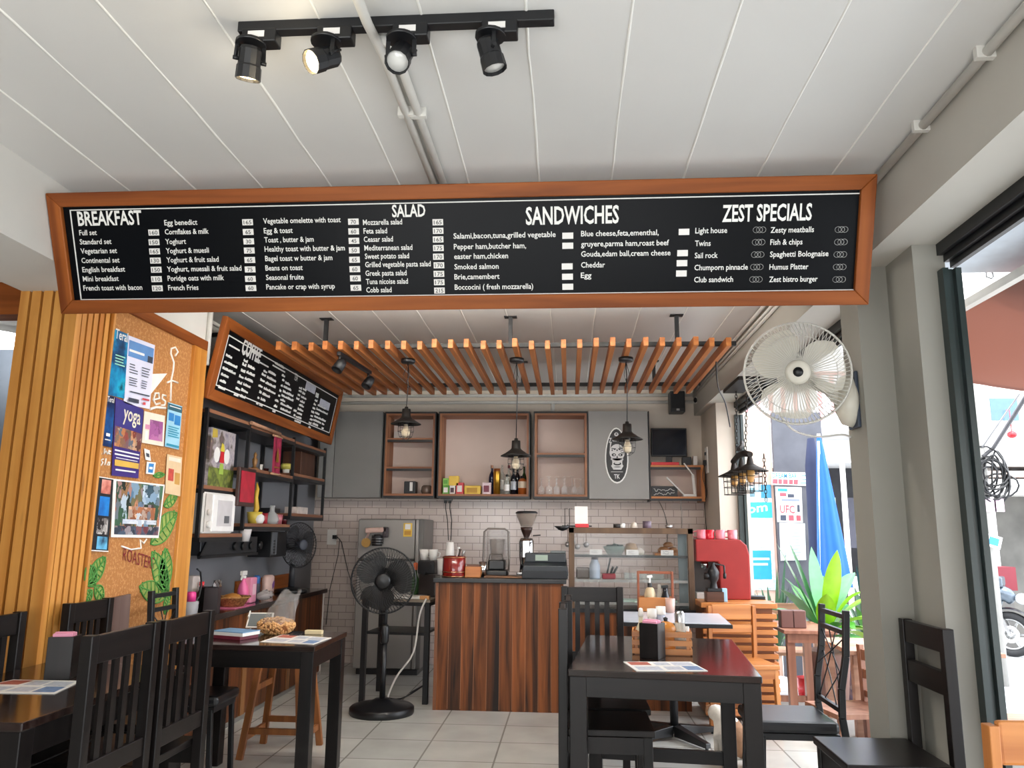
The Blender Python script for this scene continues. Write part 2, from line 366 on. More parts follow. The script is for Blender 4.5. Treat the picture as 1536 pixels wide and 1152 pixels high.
# dark neighbouring room at far left
m = MB(); m.mat(M_dark); m.box(-6, -2.95, 5.6, 5.75, 0, CZ); m.box(-6.12, -6, -1.5, 5.75, 0, CZ)
struct('wall_far_left', m, None, 'dark grey wall of the side room')
m = MB(); m.box(-4.6, -2.72, 3.6, 3.72, 2.40, BZ); struct('trim_7', m, M_frame, 'wooden lintel over the side room opening')
t = thing('ceiling_lamp', 'glowing oval lamp in the dark side room behind the slats', 'lamp', PY(-14, 506, 5.4))
MB().lathe([(0, -.05), (.24, -.045), (.29, 0), (.29, .05)], n=28).build('diffuser', emit('lamp_glow', 'F4F8FF', 4), t)
MB().lathe([(0, .12), (.30, .12), (.305, .05), (.295, .05), (.295, .0)], n=28).build('housing', M_whitep, t)
MB().cyl((0, 0, .12), (0, 0, CZ - t.location.z), .012).build('rod', M_whitep, t)
l = bpy.data.lights.new('side_room_lamp', 'POINT'); l.energy = 12; l.shadow_soft_size = .2; o = bpy.data.objects.new('side_room_lamp', l); COL.objects.link(o); o.location = t.location + Vector((.1, -.1, -.25))
# baseboard under the left counter etc. comes with the counter
# ------------------------------------------------------------------ the big menu sign
SO = Vector((-.504, 3.029, 2.777)); TILT = math.atan2(.205, .512); SW = 3.486; SH = .523
sign = thing('menu_sign', 'long black breakfast, salad and sandwich menu sign in a wooden frame', 'sign', SO, rot=(TILT, 0, 0))
RS = Matrix.Rotation(TILT, 3, 'X'); SN = RS @ Vector((0, -1, 0))
def on_sign(px, py, off=.012):
    d = ray(px, py); o0 = SO + SN * off; k = (o0 - CAM0).dot(SN) / d.dot(SN)
    q = RS.transposed() @ (CAM0 + d * k - SO); return q.x, q.z
fw = .06
m = MB(); m.mat(M_frame)
for za, zb in ((0, -fw), (-SH + fw, -SH)):
    s = 1 if za == 0 else -1
    xo, xi = SW / 2, SW / 2 - fw
    o_, i_ = (za, zb) if za == 0 else (zb, za)
    m.hull8([(-xi, -.03, i_), (xi, -.03, i_), (xi, .02, i_), (-xi, .02, i_), (-xo, -.03, o_), (xo, -.03, o_), (xo, .02, o_), (-xo, .02, o_)])
m.mat(M_frameZ)
for s in (-1, 1):
    xo, xi = s * SW / 2, s * (SW / 2 - fw)
    m.hull8([(xo, -.03, -SH), (xi, -.03, -SH + fw), (xi, .02, -SH + fw), (xo, .02, -SH), (xo, -.03, 0), (xi, -.03, -fw), (xi, .02, -fw), (xo, .02, 0)])
m.build('frame', None, sign, .004)
MB().box(-SW / 2 + .03, SW / 2 - .03, -.010, .016, -SH + .03, -.03).build('panel', M_board, sign)
X0, Z0 = on_sign(106, 313); X1, Z1 = on_sign(1288, 442); x1b, z1b = on_sign(1283, 296)
m = MB(); a = .0045; XL, ZT = on_sign(104, 313); XR, ZB = on_sign(1289, 437); ZT = (ZT + on_sign(1292, 291)[1]) / 2; ZB = (ZB + on_sign(114, 449)[1]) / 2
for q in ((XL, XR, ZT - a, ZT), (XL, XR, ZB, ZB + a), (XL, XL + a, ZB, ZT)): m.box(q[0], q[1], -.0125, -.0095, q[2], q[3])
m.build('border_line', M_white, sign)
GA = lambda x, y: (60 + x / 2.4, 250 + y / 2.4)
GB = lambda x, y: (660 + x / 2.259, 250 + y / 2.259)
HEAD = [(GA, 'BREAKFAST', 138, 212, 369, .062), (GA, 'SALAD', 1268, 181, 1388, .052), (GB, 'SANDWICHES', 291, 196, 606, .074), (GB, 'ZEST SPECIALS', 956, 186, 1259, .069)]
T1 = [(GA, 142, 247, 'Full set', 205), (GA, 144, 280, 'Standard set', 258), (GA, 147, 313, 'Vegetarian set', 278), (GA, 150, 347, 'Continental set', 287), (GA, 153, 380, 'English breakfast', 307), (GA, 155, 413, 'Mini breakfast', 284), (GA, 157, 446, 'French toast with bacon', 369),
 (GA, 448, 211, 'Egg benedict', 567), (GA, 450, 244, 'Cornflakes & milk', 608), (GA, 452, 279, 'Yoghurt', 526), (GA, 454, 312, 'Yoghurt & muesli', 609), (GA, 456, 345, 'Yoghurt & fruit salad', 644), (GA, 458, 378, 'Yoghurt, muesali & fruit salad', 726), (GA, 460, 411, 'Poridge oats with milk', 663), (GA, 462, 445, 'French Fries', 571),
 (GA, 804, 205, 'Vegetable omelette with toast', 1083), (GA, 806, 240, 'Egg & toast', 910), (GA, 808, 273, 'Toast , butter & jam', 986), (GA, 809, 306, 'Healthy toast with butter & jam', 1098), (GA, 811, 340, 'Bagel toast w butter & jam', 1053), (GA, 812, 374, 'Beans on toast', 946), (GA, 814, 408, 'Seasonal fruite', 950), (GA, 815, 442, 'Pancake or crap with syrup', 1062),
 (GA, 1163, 210, 'Mozzarella salad', 1304), (GA, 1165, 241, 'Feta salad', 1250), (GA, 1166, 271, 'Ceasar salad', 1271), (GA, 1168, 302, 'Mediterranean salad', 1341), (GA, 1170, 332, 'Sweet potato salad', 1329), (GA, 1171, 362, 'Grilled vegetable pasta salad', 1407), (GA, 1172, 393, 'Greek pasta salad', 1320), (GA, 1174, 423, 'Tuna nicoise salad', 1325), (GA, 1175, 453, 'Cobb salad', 1266),
 (GB, 46, 244, 'Salami,bacon,tuna,grilled vegetable', 392), (GB, 47, 280, 'Pepper ham,butcher ham,', 292), (GB, 48, 313, 'easter ham,chicken', 231), (GB, 49, 348, 'Smoked salmon', 199), (GB, 49, 382, 'Brie,camembert', 202), (GB, 50, 417, 'Boccocini ( fresh mozzarella)', 316),
 (GB, 478, 236, 'Blue cheese,feta,ementhal,', 741), (GB, 478, 271, 'gruyere,parma ham,roast beef', 776), (GB, 478, 305, 'Gouda,edam ball,cream cheese', 781), (GB, 478, 342, 'Cheddar', 559), (GB, 477, 377, 'Egg', 513),
 (GB, 865, 226, 'Light house', 973), (GB, 864, 269, 'Twins', 917), (GB, 863, 310, 'Sail rock', 941), (GB, 862, 351, 'Chumporn pinnacle', 1043), (GB, 861, 392, 'Club sandwich', 993),
 (GB, 1120, 224, 'Zesty meatballs', 1267), (GB, 1119, 265, 'Fish & chips', 1228), (GB, 1118, 306, 'Spaghetti Bolognaise', 1316), (GB, 1116, 349, 'Humus Platter', 1248), (GB, 1115, 391, 'Zest bistro burger', 1279)]
for G, st, xl, yb, xr, hh in HEAD:
    m = MB()
    u0, v0 = on_sign(*G(xl, yb)); u1, v1 = on_sign(*G(xr, yb))
    m.text(st, (u0, -.0105, v0), XA, ZA, hh, u1 - u0, bold=.022)
    m.build('heading_lettering', M_white, sign)
for G, xl, yb, st, xr in T1:
    u0, v0 = on_sign(*G(xl, yb)); u1, v1 = on_sign(*G(xr, yb))
    MB().text(st, (u0, -.0105, v0), XA, ZA, .0235, u1 - u0, bold=.014).build('menu_lettering', M_white, sign)
PR = [(GA, 409, 237, 38, '160'), (GA, 410, 272, 38, '150'), (GA, 412, 305, 38, '165'), (GA, 415, 338, 38, '130'), (GA, 418, 371, 38, '150'), (GA, 419, 405, 38, '110'), (GA, 422, 438, 38, '120'),
 (GA, 747, 200, 38, '165'), (GA, 749, 235, 38, '65'), (GA, 751, 269, 38, '30'), (GA, 753, 302, 38, '75'), (GA, 755, 336, 38, '65'), (GA, 756, 370, 38, '75'), (GA, 757, 404, 38, '60'), (GA, 759, 437, 38, '60'),
 (GA, 1128, 198, 38, '70'), (GA, 1129, 233, 38, '60'), (GA, 1130, 267, 38, '45'), (GA, 1131, 301, 38, '50'), (GA, 1132, 335, 38, '65'), (GA, 1133, 369, 38, '60'), (GA, 1135, 402, 38, '60'), (GA, 1137, 436, 38, '65'),
 (GA, 1432, 200, 38, '165'), (GA, 1433, 231, 38, '170'), (GA, 1433, 262, 38, '165'), (GA, 1434, 293, 38, '175'), (GA, 1434, 324, 38, '170'), (GA, 1436, 355, 38, '170'), (GA, 1436, 386, 38, '175'), (GA, 1437, 416, 38, '175'), (GA, 1438, 446, 38, '215'),
 (GB, 433, 234, 37, ''), (GB, 433, 268, 37, ''), (GB, 431, 338, 37, ''), (GB, 432, 373, 37, ''), (GB, 433, 407, 37, ''), (GB, 827, 221, 36, ''), (GB, 822, 293, 36, ''), (GB, 820, 327, 36, ''), (GB, 818, 362, 36, '')] + \
 [(GB, 1083 - 3 * k, 214 + 42 * k, 36, '8') for k in range(5)] + [(GB, 1361 - 2 * k, 213 + 42.3 * k, 36, '8') for k in range(5)]
first = None
for G, x, y, w, st in PR:
    u, v = on_sign(*G(x, y)); u1, _ = on_sign(*G(x + w, y)); wd = u1 - u
    if st == '8':
        o = MB()
        for k in (-1, 0, 1): o.lathe([(0, -.0015), (.011, -.0012), (.013, 0)], (u + k * .0135, -.0105, v), 12, Matrix.Rotation(math.pi / 2, 3, 'X'), False, 1, .95)
        o.build('price_sticker', M_white, sign)
    elif first is None:
        first = MB().box(-.5, .5, -.0006, .0006, -.0128, .0128).build('price_sticker', M_paper, sign); first.location = (u, -.0108, v); first.scale = (wd, 1, 1)
    else:
        c = first.copy(); COL.objects.link(c); c.parent = sign; c.location = (u, -.0108, v); c.scale = (wd, 1, 1)
    if st and st != '8': MB().text(st, (u, -.0114, v - .0085), XA, ZA, .017, wd * .25 * len(st), bold=.01, align='CENTER').build('price_figure', gray('3A3A3C'), sign)
# ------------------------------------------------------------------ coffee board on the left wall, top leaning out
CA = Vector((-2.3, 4.925, 2.76)); CB = Vector((-2.3, 7.69, 2.752)); CC = Vector((-2.4, 4.915, 2.2))
cax = (CB - CA).normalized(); caz = (CA - CC); CH = caz.length; caz.normalize(); CW = (CB - CA).length
caz = (caz - cax * caz.dot(cax)).normalized(); cn = cax.cross(caz)      # faces the room
if cn.x < 0: cn = -cn
cof = thing('coffee_board', 'black coffee menu board in a wooden frame leaning out over the shelves', 'sign', (0, 0, 0))
cof.matrix_world = Matrix(((cax.x, -cn.x, caz.x, CA.x), (cax.y, -cn.y, caz.y, CA.y), (cax.z, -cn.z, caz.z, CA.z), (0, 0, 0, 1)))
def on_cof(px, py):
    d = ray(px, py); k = (CA - CAM0).dot(cn) / d.dot(cn); q = CAM0 + d * k - CA; return q.dot(cax), q.dot(caz)
m = MB(); fw2 = .075; m.mat(M_frame)
for o_, i_ in ((0, -fw2), (-CH, -CH + fw2)):
    m.hull8([(fw2, -.02, i_), (CW - fw2, -.02, i_), (CW - fw2, .02, i_), (fw2, .02, i_), (0, -.02, o_), (CW, -.02, o_), (CW, .02, o_), (0, .02, o_)])
m.mat(M_frameZ)
for o_, i_ in ((0, fw2), (CW, CW - fw2)):
    m.hull8([(o_, -.02, -CH), (i_, -.02, -CH + fw2), (i_, .02, -CH + fw2), (o_, .02, -CH), (o_, -.02, 0), (i_, -.02, -fw2), (i_, .02, -fw2), (o_, .02, 0)])
m.build('frame', None, cof, .004)
MB().box(fw2 - .02, CW - fw2 + .02, -.004, .016, -CH + fw2 - .02, -fw2 + .02).build('panel', M_board, cof)
m = MB(); i0 = fw2 + .03; a = .008
for q in ((i0, CW - i0, -i0 - a, -i0), (i0, CW - i0, -CH + i0, -CH + i0 + a), (i0, i0 + a, -CH + i0, -i0), (CW - i0 - a, CW - i0, -CH + i0, -i0)): m.box(q[0], q[1], -.0065, -.0035, q[2], q[3])
m.build('border_line', M_white, cof)
m = MB()
C1 = lambda x, y: (330 + x / 9.6, 500 + y / 9.6)
C2 = lambda x, y: (420 + x / 9.6, 540 + y / 9.6)
def cbar(G, x0, y0, x1, y1, h):
    m = MB()
    u0, v0 = on_cof(*G(x0, y0)); u1, v1 = on_cof(*G(x1, y1)); vm = (v0 + v1) / 2
    n = max(1, int((u1 - u0) / .05)); r = random.Random(int(x0 * 7 + y0))
    if h < .012: m.box(u0, u1, -.006, -.0036, vm - h / 2, vm + h / 2).build('menu_rule', M_white, cof); return
    uu = u0
    while uu < u1 - .008:                     # words too small to read: ragged little strokes
        w = r.uniform(.008, .02); hh = h * r.uniform(.55, 1); m.box(uu, min(u1, uu + w), -.006, -.0036, vm - h / 2, vm - h / 2 + hh); uu += w + .004
    m.build('menu_lettering', M_white, cof)
u0, v0 = on_cof(*C1(290, 275)); u1, _ = on_cof(*C1(560, 415))
MB().text('COFFEE', (u0, -.0045, v0), XA, ZA, .115, u1 - u0, bold=.05).build('heading_lettering', M_white, cof)
u0, v0 = on_cof(*C2(188, 278)); u1, _ = on_cof(*C2(238, 302)); MB().text('TEA', (u0, -.0045, v0), XA, ZA, .06, u1 - u0, bold=.01).build('heading_lettering', M_white, cof)
cbar(C1, 120, 165, 275, 245, .011); cbar(C1, 565, 415, 690, 485, .011); cbar(C1, 785, 420, 920, 495, .02); cbar(C1, 750, 460, 930, 555, .011)
for l_ in ((80, 300, 170, 350), (55, 390, 240, 490), (30, 480, 215, 580), (10, 570, 115, 630), (-10, 660, 75, 710), (-30, 755, 70, 810), (335, 380, 390, 405), (315, 435, 375, 465), (295, 520, 355, 555), (270, 600, 330, 640), (245, 685, 305, 725), (220, 770, 280, 815), (195, 860, 255, 900),
 (395, 460, 500, 515), (375, 545, 490, 610), (350, 635, 465, 695), (330, 720, 435, 775), (300, 800, 395, 850), (280, 885, 355, 925), (620, 530, 670, 555), (595, 575, 655, 610), (575, 655, 635, 690), (550, 735, 610, 775), (560, 835, 590, 850), (535, 915, 565, 930), (515, 995, 545, 1010),
 (690, 540, 795, 600), (670, 620, 800, 690), (650, 700, 795, 775), (625, 780, 795, 865), (605, 860, 715, 915), (580, 935, 650, 970), (560, 1015, 610, 1040), (885, 590, 930, 620), (890, 660, 920, 675), (870, 740, 900, 755), (850, 815, 880, 830), (835, 885, 860, 900), (785, 950, 840, 980), (770, 1030, 820, 1060), (750, 1105, 795, 1130)): cbar(C1, *l_, .022)
for l_ in ((70, 315, 140, 355), (45, 375, 160, 430), (35, 440, 190, 520), (15, 500, 185, 580), (0, 560, 70, 590), (0, 620, 165, 690), (0, 690, 145, 755), (270, 390, 310, 410), (265, 430, 305, 455), (250, 490, 290, 510), (230, 545, 275, 565), (325, 410, 375, 435), (315, 465, 355, 490), (300, 520, 375, 560), (285, 580, 345, 615), (270, 635, 335, 670), (250, 690, 330, 735), (240, 750, 310, 785), (225, 805, 300, 840), (205, 860, 295, 905),
 (190, 715, 230, 735), (190, 785, 215, 795), (510, 480, 550, 500), (505, 515, 545, 530), (495, 570, 530, 590), (480, 625, 515, 645), (465, 680, 500, 700), (445, 735, 485, 755), (435, 790, 470, 810), (425, 840, 460, 860), (410, 890, 445, 910), (405, 955, 435, 970), (540, 640, 650, 700), (520, 695, 680, 775), (500, 750, 560, 780), (490, 800, 650, 880), (470, 850, 585, 905), (465, 905, 540, 945), (600, 905, 630, 930), (595, 970, 625, 985)): cbar(C2, *l_, .022)
def cblock(G, x0, y0, x1, y1, h):
    u0, v0 = on_cof(*G(x0, y0)); u1, v1 = on_cof(*G(x1, y1)); r = random.Random(5)
    uu = u0; m = MB()
    while uu < u1 - .01: m.box(uu, uu + .026, -.006, -.0036, v0 - h, v0); m.box(uu + .008, uu + .018, -.0061, -.0036, v0 - h * .8, v0 - h * .55); uu += .034
    m.build('heading_lettering', plain('pale_heading', 'C8CAD6', .5), cof)
cblock(C2, 380, 300, 520, 370, .075); cblock(C2, 580, 550, 715, 620, .075)
ci = cof.matrix_world.inverted()
for y in (5.3, 6.2, 7.3):
    MB().bar(ci @ Vector((-2.31, y, 2.74)), ci @ Vector((-2.605, y, 2.72)), .025, .025).build('bracket', M_blackm, cof)
# ------------------------------------------------------------------ ceiling fittings
t = thing('track_light', 'black ceiling track lamp with four swivel heads before the big menu sign', 'lamp', (-.51, 2.055, CZ))
MB().box(-.475, .475, -.018, .018, -.034, 0).build('rail', M_blackm, t, .003)
l_on = emit('warm_bulb', 'FFE2A8', 9)
l_off = plain('clear_lens', 'CFCFCB', .1)
for k, (px, dirv, on) in enumerate(((393, (-.16, .3, -1), 1), (508, (-.75, -.75, -.75), 1), (622, (-.05, -.62, -.8), 0), (755, (.28, .1, -1), 0))):
    x = PZ(px, 55, 2.80).x + .51
    MB().box(x - .06, x + .045, -.02, .03, -.07, -.026).build('adapter', M_black, t, .004)
    MB().box(x - .04, x + .01, -.0215, -.0195, -.056, -.036).build('adapter_label', M_whitep, t)
    d = Vector(dirv).normalized(); c = Vector((x - .035, -.005, -.125)); q = d.to_track_quat('Z', 'Y').to_matrix(); sx = q @ XA
    b = MB(); b.tube([c - d * .035 + sx * .040, c + sx * .042, c + sx * .042], .004, 6)
    for s_ in (-1, 1): b.bar(c + sx * (.040 * s_), Vector((x - .035 + sx.x * .040 * s_, -.005 + sx.y * .03 * s_, -.072)), .012, .004); b.cyl(c + sx * (.03 * s_), c + sx * (.048 * s_), .006, n=8)
    b.cyl((x - .035, -.005, -.066), (x - .035, -.005, -.076), .045, n=16)
    b.build('yoke', M_blackm, t)
    h = MB().lathe([(0, -.04), (.028, -.04), (.033, -.03), (.033, .012), (.0335, .014), (.036, .018), (.037, .055), (.034, .055), (.030, .03), (0, .028)], c, 12, q, False).build('lamp_head', M_blackm, t)
    MB().lathe([(0, .050), (.031, .046), (.033, .042), (0, .041)], c, 16, q).build('lens', l_on if on else l_off, h)
    if on:
        l = bpy.data.lights.new('track_bulb', 'SPOT'); l.energy = 9; l.color = (1, .82, .55); l.spot_size = R_(95); l.shadow_soft_size = .03
        o = bpy.data.objects.new('track_bulb', l); COL.objects.link(o); o.location = t.location + c + d * .075; o.rotation_euler = (-d).to_track_quat('Z', 'Y').to_euler()
        l = bpy.data.lights.new('track_bulb_spill', 'POINT'); l.energy = .8; l.color = (1, .85, .6); l.shadow_soft_size = .02
        o = bpy.data.objects.new('track_bulb_spill', l); COL.objects.link(o); o.location = t.location + c + d * .09
for k, x in enumerate((-1.15, -.03)):  # added fill lights, out of view, to brighten the back of the room
    t = thing('added_fill_tube', ('left', 'right')[k] + ' one of two added fill tubes hung unseen behind the menu sign', 'lamp', (x, 4.12, CZ))
    for s in (-.4, .4): MB().cyl((s, 0, -.185), (s, 0, 0), .006, n=8).build('hanging_rod', M_whitep, t)
    MB().box(-.55, .55, -.02, .02, -.215, -.185).build('housing', M_whitep, t, .004); MB().cyl((-.53, -.0, -.238), (.53, 0, -.238), .014, n=12).build('tube', emit('fill_tube_glow', 'FFF8EE', 62), t)
    MB().cyl((-.53, .034, -.20), (.53, .034, -.20), .013, n=12).build('tube', emit('fill_tube_glow', 'FFF8EE', 62), t)
    for s in (-.54, .54): MB().box(s - .012, s + .012, -.016, .05, -.256, -.184).build('tube_holder', M_whitep, t)
def conduit(label, pts, r, clips=()):
    t = thing('ceiling_conduit', label, 'pipe', pts[0])
    P = [Vector(p) - Vector(pts[0]) for p in pts]
    MB().tube(P, r, 10).build('pipe', M_pvc, t)
    for c in clips:
        c = Vector(c) - Vector(pts[0]); MB().box(c.x - r * 1.9, c.x + r * 1.9, c.y - .012, c.y + .012, c.z - r * 1.15, c.z + r * 1.4).build('clip', M_pvc, t, .002)
    return t
conduit('long white pipe crossing the ceiling over the track lamp', [(-.578, -.9, CZ - .05), (-.578, 2.0, CZ - .05), (-.578, 2.2, CZ - .022), (-.578, 3.56, CZ - .018)], .0155, [(-.578, 2.55, CZ - .016)])
conduit('white pipe with an elbow starting beside the track lamp', [(-.585, 2.12, CZ), (-.565, 2.12, CZ - .02), (-.54, 2.15, CZ - .022), (-.535, 2.3, CZ - .02), (-.535, 3.56, CZ - .018)], .0155, [(-.535, 2.56, CZ - .017)])
conduit('white pipe in the corner of ceiling and right beam before the sign', [(1.305, -.9, CZ - .022), (1.305, 3.56, CZ - .022)], .017, [(1.305, 2.3, CZ - .02), (1.305, 2.75, CZ - .02)])
for k, lab in enumerate(('upper of three thin pipes running back along the right beam', 'middle of three thin pipes running back along the right beam', 'lowest of three thin pipes running back along the right beam')):
    conduit(lab, [(1.317 - .035 * (k == 0) * .6, 3.8, CZ - .018 - .035 * k), (1.317 - .035 * (k == 0) * .6, 8.2, CZ - .018 - .035 * k)], .012)
for k, lab in enumerate(('upper white pipe along the top of the back wall behind the slats', 'lower white pipe along the top of the back wall behind the slats')):
    conduit(lab, [(-2.58, 8.28, CZ - .06 - .075 * k), (1.38, 8.28, CZ - .06 - .075 * k)], .018)
conduit('white pipe running back along the left ceiling corner above the coffee board', [(-2.585, 4.96, CZ - .02), (-2.585, 8.25, CZ - .02)], .014)
conduit('short white pipe going down the back wall above the glass shelf', [(-.16, 8.285, 2.72), (-.17, 8.285, 2.58)], .02)
conduit('white upright pipe on the plaster beside the coffee board', [(-2.405, 4.93, CZ), (-2.405, 4.93, 2.42)], .018)
# ------------------------------------------------------------------ slatted canopy
t = thing('slat_canopy', 'hanging canopy of wooden slats on black rails before the back wall', 'canopy', (-.43, 5.3, CZ))
O = t.location
for y, x0, x1 in ((5.35, -2.0, 1.16), (6.85, -2.03, 1.16)):
    MB().box(x0 - O.x, x1 - O.x, y - O.y - .016, y - O.y + .016, 2.625 - O.z, 2.655 - O.z).build('rail', M_blackm, t)
    for hxx in (-1.74, -.405, .76):
        MB().box(hxx - O.x - .014, hxx - O.x + .014, y - O.y - .014, y - O.y + .014, 2.65 - O.z, 0).box(hxx - O.x - .045, hxx - O.x + .045, y - O.y - .03, y - O.y + .03, -.006, 0).build('hanger', M_blackm, t)
sl = None; rr = random.Random(11)
for k in range(29):
    x = -2.0 + k * .1095 - O.x; j = rr.uniform(-.05, .03)
    if sl is None:
        sl = MB().box(-.017, .017, -.16, 1.66, -.03, .03).build('slat', M_slatY, t, .002); c = sl
    else: c = sl.copy(); COL.objects.link(c); c.parent = t
    c.location = (x, j, 2.60 - O.z)
t = thing('small_track_light', 'small black two-headed track lamp under the slats beside the coffee board', 'lamp', PZ(510, 531, 2.552))
e = PZ(553, 558, 2.552) - t.location; u = e.normalized()
MB().bar(-u * .02, e + u * .03, .03, .025).build('rail', M_blackm, t)
for p in (Vector((0, 0, 0)), e):
    d = Vector((-.3, -.45, -.8)).normalized(); b = MB(); b.cyl(p, p + Vector((0, 0, -.06)), .01, n=8); c = p + Vector((0, 0, -.085))
    h = b.build('neck', M_blackm, t)
    MB().lathe([(0, -.05), (.03, -.05), (.036, -.03), (.04, .04), (.034, .04), (.03, .02), (0, .02)], c, 14, d.to_track_quat('Z', 'Y').to_matrix()).build('lamp_head', M_blackm, t)
MB().box(-.008, .008, -.008, .008, .0, .012).build('clip', M_blackm, t)
# pendants under the canopy
def pendant(px, py, label, canopy_px, Y=5.45):
    c = PY(px, py, Y); t = thing('pendant_lamp', label, 'lamp', (c.x, Y, c.z), group=None)
    top = 2.568 - c.z
    MB().lathe([(0, top), (.052, top), (.052, top - .022), (.045, top - .03), (0, top - .03)], n=24).build('ceiling_rose', M_blackm, t)
    b = MB(); b.tube([(0, 0, top - .03), (.006, 0, top * .6), (0, 0, .115)], .0032, 6)
    r = random.Random(int(px))
    for k in range(2): b.tube([(0, 0, top - .03), (r.uniform(-.05, .05), 0, top - .12), (r.uniform(-.03, .03), 0, top - .18), (0, 0, top - .15 - .06 * k)], .0022, 5)
    b.build('cord', M_black, t)
    sh = plain('dark_lamp_shade', '1C1B1A', .45, metal=.4)
    MB().lathe([(0, .115), (.012, .115), (.014, .10), (.030, .098), (.032, .045), (.04, .035), (.075, .01), (.108, -.008), (.108, -.012), (.07, .004), (.035, .028), (.026, .04), (0, .045)], n=28).build('lamp_shade', sh, t)
    MB().lathe([(0, .04), (.02, .04), (.02, -.012), (0, -.012)], n=14).build('socket', M_black, t)
    MB().lathe([(0, -.012), (.014, -.012), (.018, -.03), (.03, -.06), (.032, -.075), (.022, -.098), (0, -.108)], n=18).build('bulb', glass('bulb_glass', 'F4E6C8', .02, .42), t)
    MB().tube([(-.006, 0, -.02), (-.01, 0, -.07), (0, 0, -.085), (.01, 0, -.07), (.006, 0, -.02)], .0022, 6).build('filament', plain('amber_filament', 'C08A40', .4), t)
    w = MB()
    for k in range(6):
        a = k * math.pi / 3; ca, sa = math.cos(a), math.sin(a); w.tube([(.055 * ca, .055 * sa, .0), (.056 * ca, .056 * sa, -.06), (.045 * ca, .045 * sa, -.10), (.015 * ca, .015 * sa, -.122), (0, 0, -.124)], .0016, 5)
    for rr_, z in ((.0555, -.03), (.056, -.065), (.043, -.102)): w.ring((0, 0, z), rr_, .0016, 20)
    w.build('wire_cage', M_blackm, t)
    return t
pendant(609, 634, 'dark cone pendant lamp before the narrow open shelf', 614)
pendant(774, 682, 'dark cone pendant lamp hanging lowest, before the bottle shelf', 775)
pendant(941, 657, 'dark cone pendant lamp before the skull door', 938)
# ------------------------------------------------------------------ upper cabinets on the back wall
YF = 8.0; YB = 8.3; z0, z1 = 1.68, 2.575
def carcass(t, x0, x1, zb, zt, shelves, right=True, left=True, top=True, back='inner_back_panel'):
    o = t.location; X0, X1, ZB_, ZT_ = x0 - o.x, x1 - o.x, zb - o.z, zt - o.z; d = YB - YF
    if left: MB().box(X0, X0 + .022, 0, d - .008, ZB_, ZT_).build('side_panel', M_cabwood, t)
    if right: MB().box(X1 - .022, X1, 0, d - .008, ZB_, ZT_).build('side_panel', M_cabwood, t)
    if top: MB().box(X0 + .022, X1 - .022, 0, d - .008, ZT_ - .022, ZT_).build('top_panel', M_cabwoodX, t)
    MB().box(X0 + .022, X1 - .022, 0, d - .008, ZB_, ZB_ + .022).build('bottom_panel', M_cabwoodX, t)
    for s in shelves:
        b = MB().mat(M_cabwoodX).box(X0 + .022, X1 - .022, 0, d - .01, s - .01 - o.z, s + .008 - o.z); b.mat(M_blackm).box(X0 + .022, X1 - .022, -.004, .02, s - .034 - o.z, s - .01 - o.z); b.build('shelf', None, t)
    MB().box(X0 + .022, X1 - .022, d - .012, d - .002, ZB_ + .02, ZT_ - .02).build(back, plain('beige_back_board', 'D2BFB4', .6, var=.04, scale=3), t)
    f = MB()
    for q in ((X0 - .012, X1 + .012, ZT_, ZT_ + .018), (X0 - .012, X1 + .012, ZB_ - .02, ZB_)): f.box(q[0], q[1], -.006, d - .01, q[2], q[3])
    for q in ((X0 - .012, X0), (X1, X1 + .012)): f.box(q[0], q[1], -.006, d - .01, ZB_, ZT_)
    f.build('steel_frame', M_blackm, t)
def ccab(name, label, x0, x1): return thing(name, label, 'cabinet', (x0, YF, z0))
t = ccab('wall_cabinet', 'grey wall cabinet with a plain door at the left end of the back wall', -2.60, -1.93); 
MB().box(.0, .66, .022, .29, 0, .895).build('body', M_cab, t)
MB().box(.0, .155, 0, .02, .0, .897).build('filler_panel', plain('pale_grey_panel', '8E8D8A', .5), t)
MB().box(.16, .655, .0, .02, .0, .897).build('door', M_cab, t, .002)
t = ccab('open_shelf_unit', 'narrow open wooden shelf unit with three compartments on the back wall', -1.905, -1.385); carcass(t, -1.905, -1.385, z0 + .02, z1 - .02, [2.29, 1.99])
t = ccab('display_niche', 'wide open wooden niche with boxes and bottles on the back wall', -1.335, -.405); carcass(t, -1.335, -.405, z0 + .02, z1 - .02, [])
t = ccab('glass_shelf_unit', 'open wooden shelf unit holding upside-down glasses on the back wall', -.345, .19); carcass(t, -.345, .19, z0 + .02, z1 - .02, [2.135])
t = ccab('skull_door_cabinet', 'grey wall cabinet with an oval skull emblem on its door', .207, .815)
MB().box(0, .605, .022, .29, 0, .895).build('body', M_cab, t)
door = MB().box(0, .605, 0, .02, 0, .897).build('door', plain('pale_grey_door', '8C8985', .45, var=.04, scale=4), t, .002)
b = MB(); kx = lambda px, py: (PY(px, py, YF - .004) - t.location)
c = kx(925, 683); h = .345
def almond(w, hh, n=28): 
    P = []
    for k in range(n):
        a = 2 * math.pi * k / n; P.append((w * math.sin(a) * (1 - .12 * math.cos(a)), hh * math.cos(a) if abs(math.cos(a)) < .9 else hh * math.cos(a)))
    return P
b.mat(M_white).prism(almond(.118, .285), (c.x, -.001, c.z), XA, ZA, .002); b.mat(M_black).prism(almond(.106, .27), (c.x, -.0025, c.z), XA, ZA, .002)
def flat(b, mt, pts, y): b.mat(mt).prism(pts, (c.x, y, c.z), XA, ZA, .001)
def ell(cx, cz, rx, rz, n=18, a0=0, a1=2 * math.pi): return [(cx + rx * math.cos(a0 + (a1 - a0) * k / n), cz + rz * math.sin(a0 + (a1 - a0) * k / n)) for k in range(n)]
pw = plain('chalk_white', 'CFCDCB', .6)
